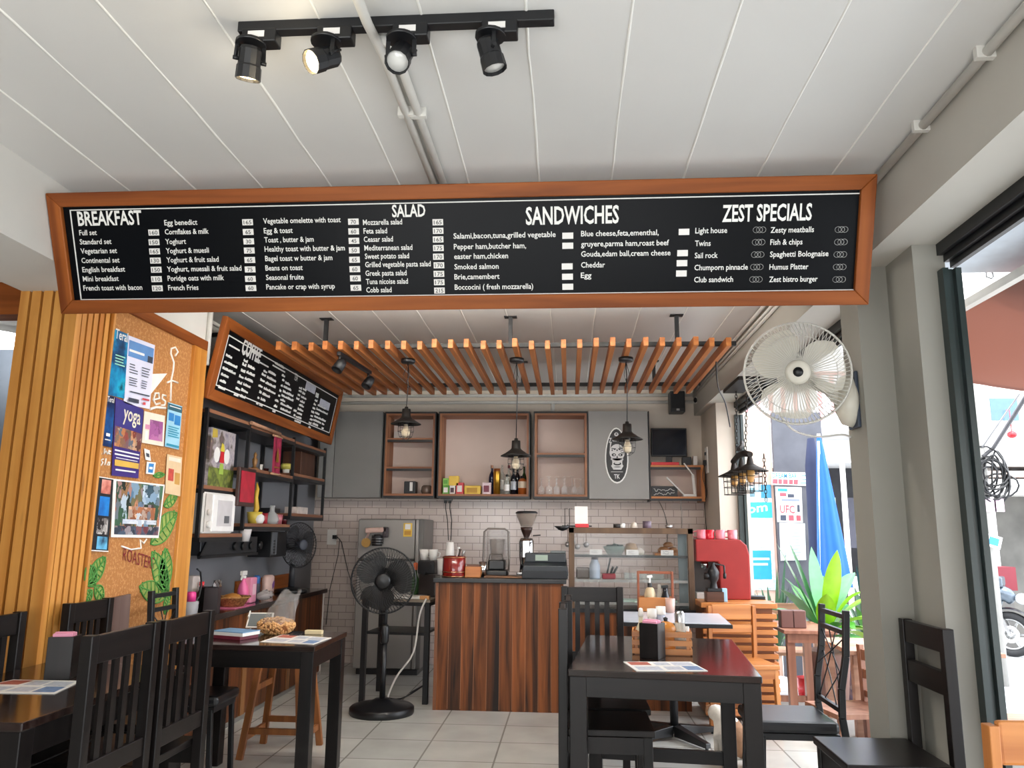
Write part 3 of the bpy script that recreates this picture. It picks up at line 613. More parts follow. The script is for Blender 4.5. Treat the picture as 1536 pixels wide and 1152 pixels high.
flat(b, pw, ell(.005, .03, .078, .085), -.0045); flat(b, pw, [(-.06, -.03), (.065, -.03), (.07, -.10), (.045, -.145), (-.035, -.145), (-.062, -.10)], -.0045)
for s in (-1, 1):
    flat(b, M_black, ell(.005 + s * .034, .005, .022, .015), -.0056); flat(b, pw, ell(.005 + s * .03, .004, .008, .008), -.0066)
    flat(b, M_black, ell(.005 + s * .062, -.075, .012, .03), -.0056)
    flat(b, M_black, [(.005 + s * .01, .07), (.005 + s * .06, .075), (.005 + s * .055, .066), (.005 + s * .012, .06)], -.0056)
flat(b, M_black, [(.005, .0), (.017, -.032), (.005, -.026), (-.007, -.032)], -.0056); flat(b, M_black, ell(.005, -.085, .04, .018), -.0056); flat(b, pw, ell(.005, -.078, .028, .01), -.0066); flat(b, M_black, ell(.005, -.118, .035, .004), -.0056)
for k in range(5): flat(b, M_black, ell(-.045 + k * .025, .052 + .01 * (k % 2), .007, .009, 10), -.0056)
b.mat(pw).text('Z', (c.x - .078, -.0048, c.z + .13), XA, ZA, .05, .03, bold=.03).text('est', (c.x - .045, -.0048, c.z + .145), XA, ZA, .045, .075, bold=.03).text('TK', (c.x - .03, -.0048, c.z - .235), XA, ZA, .045, .06, bold=.03)
flat(b, pw, ell(.0, .215, .022, .02, 12), -.0045); flat(b, M_black, ell(.0, .218, .01, .008, 10), -.0056)
flat(b, pw, [(-.06, -.165), (.06, -.165), (.06, -.17), (-.06, -.17)], -.0045); flat(b, pw, [(-.065, .125), (-.05, .128), (-.07, .04)], -.0045)
b.build('skull_emblem', None, door)
t = ccab('monitor_shelf', 'wooden corner shelf with a monitor above, right of the skull door', .83, 1.35)
o = t.location
for zz in (2.015, 1.70): MB().mat(M_teak).box(0, .50, 0, .29, zz - o.z - .012, zz - o.z + .008).mat(M_blackm).box(0, .50, -.004, .02, zz - .036 - o.z, zz - .012 - o.z).build('shelf', None, t)
MB().box(.50, .535, 0, .29, -.02, .345).build('side_panel', M_teakZ, t)
MB().box(0, .5, .28, .292, .02, .32).build('back_panel', MATS['beige_back_board'], t)
MB().box(-.012, -.002, -.004, .29, -.02, .895).build('steel_frame', M_blackm, t)
# ------------------------------------------------------------------ things on the back wall
def solid(name, label, cat, mb, mat, loc, bevel=0, rz=0, group=None):
    o = mb.build(name, mat, None, bevel); o.location = loc; o.rotation_euler = (0, 0, rz); return tag(o, label, cat, group)
c = PY(1002, 661, 8.12)
t = thing('computer_monitor', 'black monitor on the corner shelf above the red folder', 'monitor', (c.x + .012, 8.165, 2.0235))
MB().box(-.18, .185, -.02, .02, .10, .395).build('screen_case', M_black, t, .006)
MB().box(-.17, .173, -.0215, -.0195, .115, .38).build('screen', plain('dark_screen', '0A0F1C', .12), t)
MB().box(-.03, .03, .0, .03, .02, .2).box(-.10, .10, -.07, .09, 0, .014).build('stand', M_black, t, .003)
solid('folder', 'red folder lying on the monitor shelf', 'folder', MB().box(-.14, .14, -.035, .035, 0, .03), M_red, (.98, 8.045, 2.0235), .004)
solid('speaker_box', 'small black box at the right end of the monitor shelf', 'box', MB().box(-.045, .045, -.05, .05, 0, .09), M_black, (1.21, 8.12, 2.0235), .006)
solid('white_adapter', 'small white adapter beside the black box on the monitor shelf', 'adapter', MB().box(-.02, .02, -.03, .03, 0, .10), M_whitep, (1.295, 8.12, 2.0235), .004)
t = thing('chalk_sign', 'small black sign with white handwriting on the lower corner shelf', 'sign', (.96, 8.05, 1.7085))
MB().box(-.12, .14, 0, .03, 0, .105).build('board', M_black, t)
m = MB(); rr = random.Random(2)
for zz in (.065, .03): m.tube([(-.10 + .011 * k, -.001, zz + rr.uniform(-.014, .014)) for k in range(20)], .003, 5)
m.build('chalk_writing', M_white, t)
t = thing('router_stand', 'white angled router arm on the lower corner shelf', 'router', (1.19, 8.06, 1.7085))
MB().box(-.04, .09, -.05, .06, 0, .024).build('body', M_whitep, t, .004)
MB().bar((-.03, -.04, .018), (-.20, -.055, .19), .02, .012).build('antenna', M_whitep, t); MB().bar((.08, -.03, .018), (.055, -.095, .215), .026, .014).bar((.055, -.095, .215), (-.03, -.10, .33), .014, .01).build('antenna', M_whitep, t)
t = thing('wall_speaker', 'black loudspeaker high on the back wall below the slats', 'speaker', PY(1015, 604, 8.08))
MB().box(-.075, .075, -.08, .10, -.11, .11).build('cabinet', M_black, t, .008); MB().box(-.065, .065, -.084, -.079, -.07, .10).build('grille', plain('black_cloth', '18191B', .8, scale=80), t)
MB().box(-.015, .015, -.087, -.083, -.095, -.075).build('badge', M_steel, t); MB().box(-.03, .03, .1, .218, -.03, .03).build('bracket', M_blackm, t)
t = thing('security_camera', 'white bullet security camera beside the loudspeaker', 'camera', PY(1050, 600, 8.12))
q = Vector((-.85, -.5, -.1)).normalized().to_track_quat('Z', 'Y').to_matrix()
MB().lathe([(0, -.09), (.03, -.09), (.032, -.08), (.034, .06), (.03, .06), (0, .05)], n=18, rot=q).build('housing', M_whitep, t)
MB().lathe([(0, .055), (.027, .06), (.028, .064), (.012, .068), (0, .068)], n=16, rot=q).build('lens', M_black, t)
MB().cyl((.03, .05, 0), (.11, .18, .0), .015).build('bracket', M_whitep, t)
c = PY(1068, 690, 8.28)
t = thing('wall_socket', 'white double wall socket right of the monitor shelf', 'socket', (1.385, 7.98, c.z))
MB().box(-.002, .012, -.06, .06, -.16, .10).build('plate', M_whitep, t, .004)
MB().box(-.03, -.002, -.025, .025, -.08, -.03).build('plug', M_black, t); MB().box(-.015, -.002, -.02, .02, .02, .05).build('plug', M_black, t)
def cable(label, pts, r=.004, mt=None, name='power_cable'):
    P = [Vector(p) for p in pts]; Q = []
    for i in range(len(P) - 1):
        a, b_, c_, d = P[max(i - 1, 0)], P[i], P[i + 1], P[min(i + 2, len(P) - 1)]
        for k in range(5):
            s = k / 5; Q.append(.5 * ((2 * b_) + (c_ - a) * s + (2 * a - 5 * b_ + 4 * c_ - d) * s * s + (3 * b_ - a - 3 * c_ + d) * s ** 3))
    Q.append(P[-1]); o0 = Q[0].copy()
    o = MB().tube([q - o0 for q in Q], r, 6).build(name, mt or M_black); o.location = o0
    return tag(o, label, 'cable')
cable('black cables hanging from the corner socket', [(1.37, 7.98, c.z - .06), (1.34, 7.95, c.z - .2), (1.375, 7.97, c.z - .35), (1.36, 8.02, c.z - .5), (1.385, 8.05, c.z - .9)])
cable('thin black cable looping down the tiles below the monitor shelf', [(.93, 8.285, 1.69), (.99, 8.285, 1.55), (1.02, 8.285, 1.38), (1.0, 8.285, 1.2)], .003)
cable('thin white cable hanging down the tiles below the router', [(1.16, 8.285, 1.69), (1.17, 8.285, 1.5), (1.15, 8.285, 1.2)], .004, M_whitep)
t = thing('wall_outlet', 'grey outlet box with two cables under the bottle niche', 'socket', PY(672, 749, 8.26))
MB().box(-.045, .045, -.01, .035, -.015, .02).build('box', gray('8A8A88'), t, .003)
for s, e in ((-.025, .06), (.02, .085)):
    MB().tube([(s, 0, -.01), (s + .002, 0, -.1), (s + .025, 0, -.22), (e, -.3, -.42)], .0045, 6).build('cord', M_black, t); MB().box(s - .014, s + .014, -.02, .015, -.04, -.012).build('plug', M_black, t)
t = thing('wall_outlet', 'pale wall outlet with a black plug between desk fan and fridge', 'socket', PY(498, 804, 8.295))
MB().box(-.05, .05, -.012, .004, -.09, .07).build('plate', M_whitep, t, .003); MB().box(.02, .06, -.05, -.012, -.03, .01).build('plug', M_black, t)
MB().tube([(.05, -.04, -.01), (.10, -.05, -.03), (.09, -.05, -.2), (.02, -.05, -.55), (.0, -.05, -.9)], .004, 6).build('cord', M_black, t)
MB().tube([(.06, -.03, 0), (.12, -.05, -.06), (.2, -.05, -.35), (.32, -.1, -.62)], .004, 6).build('cord', M_black, t)
# niche contents
NZ = z0 + .0425
def at_shelf(px, z): return PY(px, 745, 8.1).x
def carton(label, x0px, x1px, ytop, mt, face=None, dy=0, name='carton', zb=None):
    zb = NZ if zb is None else zb
    a, b_ = PY(x0px, 730, 8.1).x, PY(x1px, 730, 8.1).x; h = PY(x0px, ytop, 8.1).z - zb; w = (b_ - a) / 2
    t = thing(name, label, 'box', ((a + b_) / 2, 8.12 + dy, zb))
    MB().box(-w, w, -.04, .04, 0, h).build('box', mt, t, .002)
    if face: MB().box(-w * .7, w * .6, -.0415, -.0395, h * .2, h * .75).build('printed_panel', face, t)
    return t, h
_, hh = carton('green tea carton, lower of two at the left end of the niche', 664.5, 674, 728, M_green, M_paper)
carton('lighter green carton on top of the lower one', 664.5, 673, 717.5, plain('pale_green_card', '8CC45A', .5), M_green, 0, 'carton', NZ + hh + .0005)
_, hh = carton('dark and white box beside the green cartons', 675, 683, 728.5, M_paper, gray('4A3038'))
carton('yellow box lying on the dark and white one', 673.5, 688, 714, M_yellow, None, .0, 'carton', NZ + hh + .0005)
carton('red carton with a white lower band in the niche', 684.5, 695.5, 724, M_red, M_paper)
carton('long low yellow box in the middle of the niche', 697, 721, 728.5, M_yellow, gray('C0912C'))
carton('pale pink and maroon carton before the dark bottle', 724, 736.5, 724, plain('pale_pink_card', 'E2CDD2', .5), gray('7A2A40'))
def bottle(label, px, ytop, r, prof, mt, y=8.12, parts=(), zb=None, name='bottle'):
    c = PY(px, 740, y); zb = NZ if zb is None else zb; h = PY(px, ytop, y).z - zb
    t = thing(name, label, 'bottle', (c.x, y, zb)); MB().lathe([(rr_ * r, zz * h) for rr_, zz in prof], n=20).build('glass_body', mt, t)
    for nm, pr, pm in parts: MB().lathe([(rr_ * r, zz * h) for rr_, zz in pr], n=20).build(nm, pm, t)
    return t
BP = [(0, 0), (1, 0), (1, .6), (.85, .68), (.38, .78), (.34, .97), (.42, .97), (.42, 1), (0, 1)]
LB = [(1.02, .18), (1.02, .5)]; CP = [(0, 1.005), (.44, 1.005), (.44, .92), (.38, .9)]
dk = plain('dark_bottle_glass', '15161E', .12); bl = plain('navy_bottle_glass', '141C40', .15)
clr = glass('bottle_clear', 'DDE4DC', .03, .3)
bottle('navy bottle with a pale neck behind the pink carton', 737.5, 698, .032, BP, bl, 8.2, [('cap', CP, plain('copper_cap', 'B88A70', .4))])
bottle('tall gold tube standing beside the bottles', 745, 703, .036, [(0, 0), (1, 0), (1, .86), (.9, .9), (.9, 1), (0, 1)], M_gold, 8.12, [('cap', [(.92, .87), (.92, 1.002), (0, 1.002)], plain('copper_lid', 'B06A3C', .3, metal=.7))])
bottle('clear bottle standing at the back of the niche', 753, 697.5, .03, BP, clr, 8.22, [('label', LB, M_paper)])
bottle('tall pale bottle with a red cap at the back of the niche', 763, 698, .03, BP, clr, 8.22, [('cap', CP, plain('maroon_cap', '6E1E28', .4)), ('label', LB, gray('7A6A50'))])
bottle('short clear bottle with a black cap in front', 760, 712, .03, BP, clr, 8.08, [('cap', CP, M_black), ('label', LB, M_paper)])
bottle('dark bottle with a white round label in the niche', 770, 703, .03, BP, dk, 8.08, [('label', LB, plain('silver_label', 'B8BCC4', .4))])
bottle('dark slim bottle behind the one with the round label', 776, 700, .028, BP, dk, 8.2, [('label', LB, bl)])
bottle('whisky bottle with white and orange label at the right end', 783.5, 714, .045, [(0, 0), (1, 0), (1, .72), (.7, .82), (.45, .86), (.45, 1), (0, 1)], plain('amber_glass', 'A85A28', .15), 8.08, [('cap', [(0, 1.002), (.48, 1.002), (.48, .87)], M_black), ('label', [(1.02, .35), (1.02, .7)], plain('cream_label', 'DCCBB4', .5))])
bottle('green bottle in the right back corner of the niche', 786, 700, .025, BP, plain('green_bottle_glass', '24401E', .12), 8.22)
# glasses upside down
WG = [(0, 0), (.028, 0), (.034, .03), (.03, .07), (.008, .082), (.005, .15), (.034, .157), (0, .16)]
g0 = None; gl = glass('drinking_glass', 'F2F4F4', .02, .16)
GLP = [(812, 8.08, 'first from the left of the front row of stemmed glasses'), (824, 8.08, 'second from the left of the front row of stemmed glasses'), (834.5, 8.08, 'third from the left of the front row of stemmed glasses'), (846, 8.08, 'fourth from the left of the front row of stemmed glasses'), (862, 8.08, 'fifth from the left of the front row of stemmed glasses'), (871, 8.08, 'rightmost of the front row of stemmed glasses'),
 (823, 8.2, 'first from the left of the back row of stemmed glasses'), (835, 8.2, 'second from the left of the back row of stemmed glasses'), (847.5, 8.2, 'third from the left of the back row of stemmed glasses'), (858, 8.2, 'rightmost of the back row of stemmed glasses')]
for px, y, lab in GLP:
    x = PY(px, 735, y).x
    o = MB().lathe(WG, n=18).build('wine_glass', gl) if g0 is None else g0.copy()
    if g0 is None: g0 = o
    else: COL.objects.link(o)
    o.location = (x, y, NZ); s = 1.12 if y > 8.1 else .95; o.scale = (s, s, s * 1.1); tag(o, lab + ' on the open shelf', 'glass', 'upside-down glasses on the shelf')
t = thing('dark_box', 'black toaster-like box on the lowest shelf of the narrow unit', 'box', (PY(617, 735, 8.1).x, 8.12, z0 + .0425))
MB().box(-.07, .05, -.06, .06, 0, .13).build('body', M_black, t, .006); MB().box(-.01, .02, -.062, -.059, .03, .12).build('printed_panel', M_whitep, t)
solid('glass_jar', 'small round clear jar on the lowest shelf of the narrow unit', 'jar', MB().lathe([(0, 0), (.05, 0), (.062, .03), (.055, .075), (.04, .09), (0, .09)], n=18), plain('smoky_glass', '6A5A50', .1), (PY(640, 740, 8.1).x, 8.1, z0 + .0425))
solid('paper_stack', 'white slatted paper rack in the top compartment of the narrow unit', 'rack', MB().box(-.06, .06, -.03, .03, 0, .09), plain('pale_paper_rack', 'CFC8C2', .6), (-1.80, 8.22, 2.2985))
solid('wood_stick', 'thin pale stick lying in the top compartment', 'stick', MB().box(-.05, .05, -.006, .006, 0, .01), plain('pale_wood_stick', 'C0A080', .6), (-1.5, 8.1, 2.2985))
# utensil rack on the tiles
t = thing('utensil_rack', 'wall rack with hanging ladles right of the coffee grinder', 'rack', PY(866, 789, 8.285))
MB().bar((-.16, 0, 0), (.15, 0, 0), .012, .012).bar((-.1, .012, 0), (-.1, -.01, .0), .01, .03).build('rail', M_blackm, t)
for k, (x, h) in enumerate(((-.10, .16), (-.05, .13), (.0, .18), (.09, .16))):
    MB().tube([(x, -.01, .0), (x, -.012, -h)], .004, 6).build('handle', gray('8A7468'), t)
    MB().sphere((x, -.02, -h - .03), .028, 14, 1, .5, 1).build('scoop', M_steel, t)
for k, x in enumerate((-.13, -.08)):
    MB().tube([(x, -.01, .0), (x, -.01, .18), (x + .03, -.01, .18)], .003, 6).build('hook', M_blackm, t)
# ------------------------------------------------------------------ cork board on the left pillar and what is pinned on it
CX = -2.40
cork = thing('cork_board', 'big cork board in a pine frame with painted green leaves on the left pillar', 'board', (CX, 3.835, .55))
o = cork.location
M_cork = speckle('cork', ['9A6230', 'B27840', 'A46C38', 'C28C54', 'AA7038'], 55, .8, 'NOISE', None, .25)
MB().box(-.018, .0, 0, 1.04, 0, 2.0).build('cork_sheet', M_cork, cork)
MB().mat(M_frameY).box(-.018, .02, -.01, 1.045, 1.955, 2.02).build('frame_rail', None, cork, .003)
MB().box(-.018, .02, .87, 1.045, 0, 1.955).build('frame_stile', M_pine, cork, .003)
MB().box(-.018, .012, -.012, .005, 0, 1.955).build('frame_stile', M_pine, cork, .002)
def ck(px, py, off=.003): p = PX(px, py, CX + off); return p - o
chalk = plain('white_paint_stroke', 'EFEBE4', .7); gp = plain('green_paint_stroke', '4C8A3C', .7); gp2 = plain('pale_green_wash', '8C9C4E', .8, var=.2, scale=30); mar = plain('maroon_paint_stroke', '7E1F26', .7)
G1 = lambda x, y: (130 + x / 5.01, 470 + y / 5.01)      # reading frames of the close-ups
G2 = lambda x, y: (130 + x / 4.8, 690 + y / 4.8)
def stroke(b, G, pts, r): b.tube([ck(*G(*p)) for p in pts], r, 6)
def letters(name, *strokes, leafq=None):
    b = MB()
    for G, pts, r in strokes: stroke(b, G, pts, r)
    if leafq: b.quad(*[ck(*G1(*q), .002) for q in leafq])
    b.build(name, chalk, cork)
letters('swirl_letter', (G1, [(665, 320), (685, 290), (665, 255), (635, 265), (632, 300), (655, 370), (650, 430), (635, 500), (630, 660)], .006), (G1, [(605, 520), (640, 505), (685, 522)], .006))
letters('painted_line', (G1, [(475, 720), (520, 705), (590, 712)], .008))
letters('painted_letter', (G1, [(500, 650), (545, 640), (540, 600), (515, 600), (500, 650), (520, 685), (550, 675)], .006))
letters('painted_letter', (G1, [(595, 620), (570, 612), (565, 640), (590, 660), (585, 690), (560, 690)], .006))
letters('painted_bird', leafq=((490, 455), (605, 452), (560, 510), (480, 610)))
letters('painted_word', (G1, [(105, 1025), (110, 1060)], .004), (G1, [(135, 1015), (130, 1055), (145, 1035), (155, 1060)], .004), (G1, [(165, 1045), (180, 1035), (168, 1030), (160, 1050), (178, 1060)], .004))
letters('painted_word', (G1, [(125, 1095), (105, 1100), (120, 1120), (105, 1145)], .004), (G1, [(145, 1090), (135, 1140)], .004), (G1, [(165, 1115), (152, 1140), (170, 1140), (172, 1115)], .004))
letters('painted_line', (G2, [(250, 620), (320, 645), (390, 635), (385, 575), (410, 600), (430, 570)], .005))
MB().text('ROASTERS', ck(*G2(258, 722)), (ck(*G2(480, 790)) - ck(*G2(258, 722))).normalized(), ZA, .072, (ck(*G2(480, 790)) - ck(*G2(258, 722))).length, bold=-.004).build('red_lettering', mar, cork)
def leaf(G, base, tip, w, n=7, fill=True):
    b = MB()
    B = ck(*G(*base)); T = ck(*G(*tip)); d = T - B; nrm = Vector((0, -d.z, d.y)).normalized(); L = []; Rr = []
    for k in range(13):
        s = k / 12; ww = w * math.sin(math.pi * s) ** .8; L.append(B + d * s + nrm * ww); Rr.append(B + d * s - nrm * ww)
    b.mat(gp).tube(L, .0045, 5).tube(Rr, .0045, 5).tube([B, T], .005, 5)
    for k in range(1, n):
        s = k / n; ww = w * math.sin(math.pi * s) ** .8 * .9
        for sg in (1, -1): b.tube([B + d * s, B + d * min(1, s + .08) + nrm * (ww * sg)], .0035, 5)
    if fill:
        for k in range(12): b.mat(gp2).quad(*(p + Vector((-.0015, 0, 0)) for p in (L[k], L[k + 1], Rr[k + 1], Rr[k])))
    b.build('painted_leaf', None, cork)
leaf(G2, (460, 605), (650, 380), .075); leaf(G2, (555, 330), (650, 262), .035, 4); leaf(G2, (590, 960), (470, 660), .07, 8); leaf(G2, (570, 950), (565, 635), .075, 8); leaf(G2, (570, 990), (380, 910), .06, 7); leaf(G2, (10, 900), (135, 700), .05); leaf(G2, (60, 910), (120, 1000), .035, 4); leaf(G2, (40, 940), (-10, 1010), .03, 4); leaf(G2, (60, 905), (0, 765), .05); leaf(G2, (560, 105), (480, 112), .015, 3); leaf(G2, (560, 1110), (600, 960), .04)
def poster(name, label, px, base, panels, tilt=0):
    """px = corner pixels TL TR BR BL on the cork; panels = (u0,u1,v0,v1,material) with v measured down from the top"""
    P = [PX(*p, CX + .006) for p in px]; org = P[3]
    t = thing(name, label, 'poster', org)
    L = [p - org for p in P]
    def at(u, v, off): 
        a = L[0].lerp(L[1], u); c_ = L[3].lerp(L[2], u); q = a.lerp(c_, v); return Vector((q.x + off, q.y, q.z))
    m = MB(); m.hull8([at(0, 1, 0), at(1, 1, 0), at(1, 0, 0), at(0, 0, 0), at(0, 1, .003), at(1, 1, .003), at(1, 0, .003), at(0, 0, .003)]); m.build('sheet', base, t)
    for k, (u0, u1, v0, v1, mt) in enumerate(panels):
        m = MB(); e = .0034 + .0004 * k
        if isinstance(mt, tuple):
            st, mtt, h = mt; A = at(u0, v1, e); B = at(u1, v1, e); m.text(st, A, (B - A).normalized(), ZA, h, (B - A).length, bold=.012, depth=.0005); m.build('lettering', mtt, t)
        else:
            m.quad(at(u0, v1, e), at(u1, v1, e), at(u1, v0, e), at(u0, v0, e)); m.build('printed_panel', mt, t)
    return t
def rows(u0, u1, v0, v1, n, mt, fill=.45, jit=.25, seed=1):
    r = random.Random(seed); h = (v1 - v0) / n
    return [(u0, u1 - r.uniform(0, jit) * (u1 - u0), v0 + h * k, v0 + h * k + h * fill, mt) for k in range(n)]
sea = speckle('underwater_photo', ['06243A', '0A4A78', '1187B8', '1AA6C8', '0B3B4A'], 7, .35, 'NOISE'); deep = speckle('deep_blue_photo', ['05070C', '0A2A5C', '1560A8', '0A1626'], 6, .35, 'NOISE')
ink = gray('3C4250'); tealp = plain('teal_print', '2C8CA8', .5); purp = plain('purple_print', '3A2A78', .4)
poster('dive_poster', 'tall blue underwater poster at the upper left of the cork board', [G1(210, 118), G1(310, 158), G1(280, 640), G1(155, 612)], sea, [(.05, .95, .03, .13, ('Teral', M_paper, .055))] + rows(.2, .9, .37, .55, 4, plain('pale_green_ink', '9EDCC0', .5), .4))
poster('white_leaflet', 'white leaflet with a blue header pinned over the underwater poster', [G1(312, 165), G1(510, 240), G1(470, 720), G1(275, 678)], plain('lilac_white_paper', 'DCDCEE', .5, var=.02), [(.03, .97, .06, .30, plain('blue_header', '5E8CC4', .5)), (.06, .62, .19, .225, M_paper), (.75, .95, .2, .3, ink)] + rows(.1, .42, .40, .56, 4, ink, .35, .4, 2) + rows(.55, .9, .40, .56, 4, ink, .35, .4, 3) + rows(.1, .42, .60, .74, 4, ink, .35, .4, 4) + rows(.55, .85, .60, .74, 4, ink, .35, .4, 5) + [(.15, .9, .80, .82, ink), (.12, .5, .90, .96, ink), (.62, .9, .86, .89, plain('red_ink', 'C84A50', .5)), (.66, .76, .92, .96, plain('red_ink', 'C84A50', .5))])
poster('night_dive_poster', 'narrow dark blue poster below the underwater one', [G1(150, 615), G1(210, 630), G1(185, 1008), G1(112, 992)], deep, [(.05, .9, .04, .12, ('Teral', M_paper, .03)), (.3, .7, .74, .8, M_paper), (.2, .8, .86, .88, M_paper)])
poster('yoga_flyer', 'purple yoga flyer with a group photo', [G1(215, 632), G1(425, 722), G1(385, 1240), G1(185, 1218)], purp, [(.02, .98, .02, .34, plain('deep_violet', '34307A', .5)), (.28, .9, .10, .24, ('yoga', plain('cream_ink', 'E4DCC0', .5), .085)), (.02, .98, .36, .62, speckle('crowd_photo', ['7A5A46', 'B8784A', 'C8A88A', '38302E', '8A3A2E', '5A6A78'], 24, .4)), (.05, .95, .66, .68, M_paper), (.05, .95, .71, .73, M_paper), (.1, .9, .76, .77, M_paper), (.06, .96, .79, .87, plain('gold_ink', 'D0A84A', .5)), (.1, .85, .91, .93, M_paper)])
poster('elephant_flyer', 'cream flyer with a purple elephant drawing', [G1(432, 735), G1(585, 770), G1(575, 1000), G1(412, 972)], plain('cream_paper', 'E6DACA', .6), [(.28, .92, .22, .86, speckle('purple_drawing', ['8E4A86', 'B06A9C', '7A3A70', 'C890B0'], 14, .6)), (.08, .3, .40, .55, plain('pink_ink', 'D08AA8', .5)), (.1, .22, .6, .9, M_paper)])
poster('blue_event_flyer', 'pale blue flyer with dark header at the right of the cork board', [G1(612, 668), G1(715, 700), G1(690, 1025), G1(585, 1000)], plain('pale_blue_paper', '9CCBE0', .5), [(.0, 1, .02, .16, plain('dark_teal', '2A5A6A', .5)), (.1, .9, .06, .08, M_paper), (.08, .45, .22, .40, M_blue), (.5, .92, .24, .46, M_blue)] + rows(.1, .9, .52, .78, 5, tealp, .5, .2, 8) + [(.05, .95, .92, .97, tealp)])
poster('paper_cup_sticker', 'small sticker of a paper cup above the oval badge', [G1(430, 1015), G1(470, 1030), G1(480, 1110), G1(440, 1100)], M_paper, [(.2, .8, .35, .7, ink)])
poster('badge_sticker', 'small white sticker with a blue oval badge', [G2(432, 12), G2(495, 18), G2(482, 105), G2(425, 98)], M_paper, [(.2, .8, .12, .88, M_blue), (.3, .7, .4, .6, M_paper)])
poster('art_flyer', 'beige flyer with red and ochre figures at the right edge', [G2(578, -42), G2(685, -18), G2(670, 262), G2(562, 238)], plain('beige_paper', 'D8BE98', .6), [(.12, .48, .35, .66, plain('red_figure', 'B8483C', .6, var=.25, scale=30)), (.55, .9, .42, .72, plain('ochre_figure', 'C0924A', .6)), (.1, .9, .05, .15, plain('cream_paper', 'E6DACA', .6))])
poster('photo_strip', 'black strip of four photos at the left edge of the cork board', [G2(82, 118), G2(190, 135), G2(150, 662), G2(20, 655)], gray('16181C'), [(.25, .85, .03, .22, speckle('sunset_photo', ['2A2430', 'C0685A', 'E0A090', '3A3A48'], 9, .4, 'NOISE')), (.22, .85, .26, .52, speckle('blue_photo', ['0A58A8', '1880D0', '0C4A88'], 9, .4, 'NOISE')), (.22, .85, .55, .77, speckle('bw_photo', ['1C1A1C', '8A8684', 'C0BCB8', '3A3434'], 26, .4)), (.3, .9, .80, .97, speckle('cyan_photo', ['3A8ABC', '68B8E0', '1A3A58'], 8, .4, 'NOISE')), (.0, 1.0, .0, .012, M_paper), (.0, 1, .985, 1, M_paper)])
poster('waterfall_poster', 'wide poster of bathers under a waterfall, the biggest on the cork', [G2(190, 135), G2(560, 178), G2(515, 562), G2(172, 556)], M_paper, [(.05, .97, .03, .95, speckle('waterfall_photo', ['1E2A22', '3E6A50', '8A6A48', 'C08060', '4A7A9A', 'B8C8D4', '28323A', '9A5038'], 9, .35, 'VORONOI', (20, 20, 11))), (.3, .85, .45, .68, speckle('bathers_photo', ['B87850', '8A5038', 'D8B090', '4A6A80', 'C8D0D8'], 24, .4)), (.2, .9, .68, .76, speckle('foam_photo', ['B8C4D4', 'D8DCE4', '6A84A0'], 24, .4)), (.05, .97, .80, .95, speckle('pool_photo', ['1A2430', '4A5A70', '7A3030', 'A0A8B0'], 20, .4)), (.55, .9, .05, .4, speckle('fall_photo', ['5A84A8', 'C0D0DC', '2A4A5A', '38503A'], 16, .4))])
# ------------------------------------------------------------------ shelf rack on the left wall
RX = -2.42; RBX = -2.715
YP = [PX(303, 720, RX).y, PX(373, 660, RX).y, PX(437, 740, RX).y, PX(485, 740, RX).y]
ZS = dict(a=PX(330, 733, RX).z, b=PX(330, 803, RX).z, c=PX(405, 710, RX).z, d=PX(400, 788, RX).z, e=PX(462, 716, RX).z, f=PX(455, 773, RX).z)
ZR = 1.29
rack = thing('shelf_rack', 'black steel shelf rack with wooden shelves on the left wall under the coffee board', 'shelf', (RX, YP[0], ZR))
def rk(x0, x1, y0, y1, z0_, z1_): return MB().box(x0 - RX, x1 - RX, y0 - YP[0], y1 - YP[0], z0_ - ZR, z1_ - ZR)
for k, y in enumerate(YP):
    for x in (RX - .015, RBX + .005):
        rk(x - .0, x + .024, y - .012, y + .012, (ZR if k == 0 and x > -2.6 else ZS['b'] - .04 if k == 0 else ZS['d'] - .04 if k == 1 else ZS['f'] - .04), 2.15).build('post', M_blackm, rack)
M_sh = wood('shelf_board', '6A3E28', '9A6A4C', 'Y', .6, .5)
for z, a, b_ in ((ZS['a'], 0, 1), (ZS['b'], 0, 1), (ZS['c'], 1, 2), (ZS['d'], 1, 2), (ZS['e'], 2, 3), (ZS['f'], 2, 3), (2.135, 0, 1), (2.12, 1, 2), (2.11, 2, 3)):
    y0, y1 = YP[a] + .013, YP[b_] - .013
    MB().mat(M_sh).box(RBX - RX + .03, .008, y0 - YP[0], y1 - YP[0], z - ZR - .012, z - ZR + .012).mat(M_blackm).box(RBX - RX + .03, .01, y0 - YP[0], y1 - YP[0], z - ZR - .042, z - ZR - .0125).build('shelf', None, rack)
def on_rack(px, z, x=RX - .08): return Vector((x, PX(px, 740, x).y, z + .0125))
t = thing('photo_canvas', 'blurred photo print of white and green shapes standing on the upper left shelf', 'picture', on_rack(328, ZS['a'], RX - .03))
hw = .20
MB().box(-.02, .006, -hw, hw, 0, .40).build('panel', speckle('flower_photo', ['4A4450', '8A8490', 'B0A8AC', '5A5248', '6E5A60', 'C8B860'], 5, .4, 'NOISE', (4, 7, 7)), t)
MB().box(.0063, .0073, -hw, hw, 0, .13).build('photo_field', speckle('field_photo', ['5A6A28', '7E8C3A', '4A5228', '8A9048'], 10, .5, 'NOISE'), t)
for y, z in ((-.09, .22), (.07, .22)): MB().prism([(y + .045 * math.cos(a * .5), z + .055 * math.sin(a * .5)) for a in range(12)], (.0066, 0, 0), YA, ZA, .0015).build('photo_blotch', M_paper, t)
b = MB()
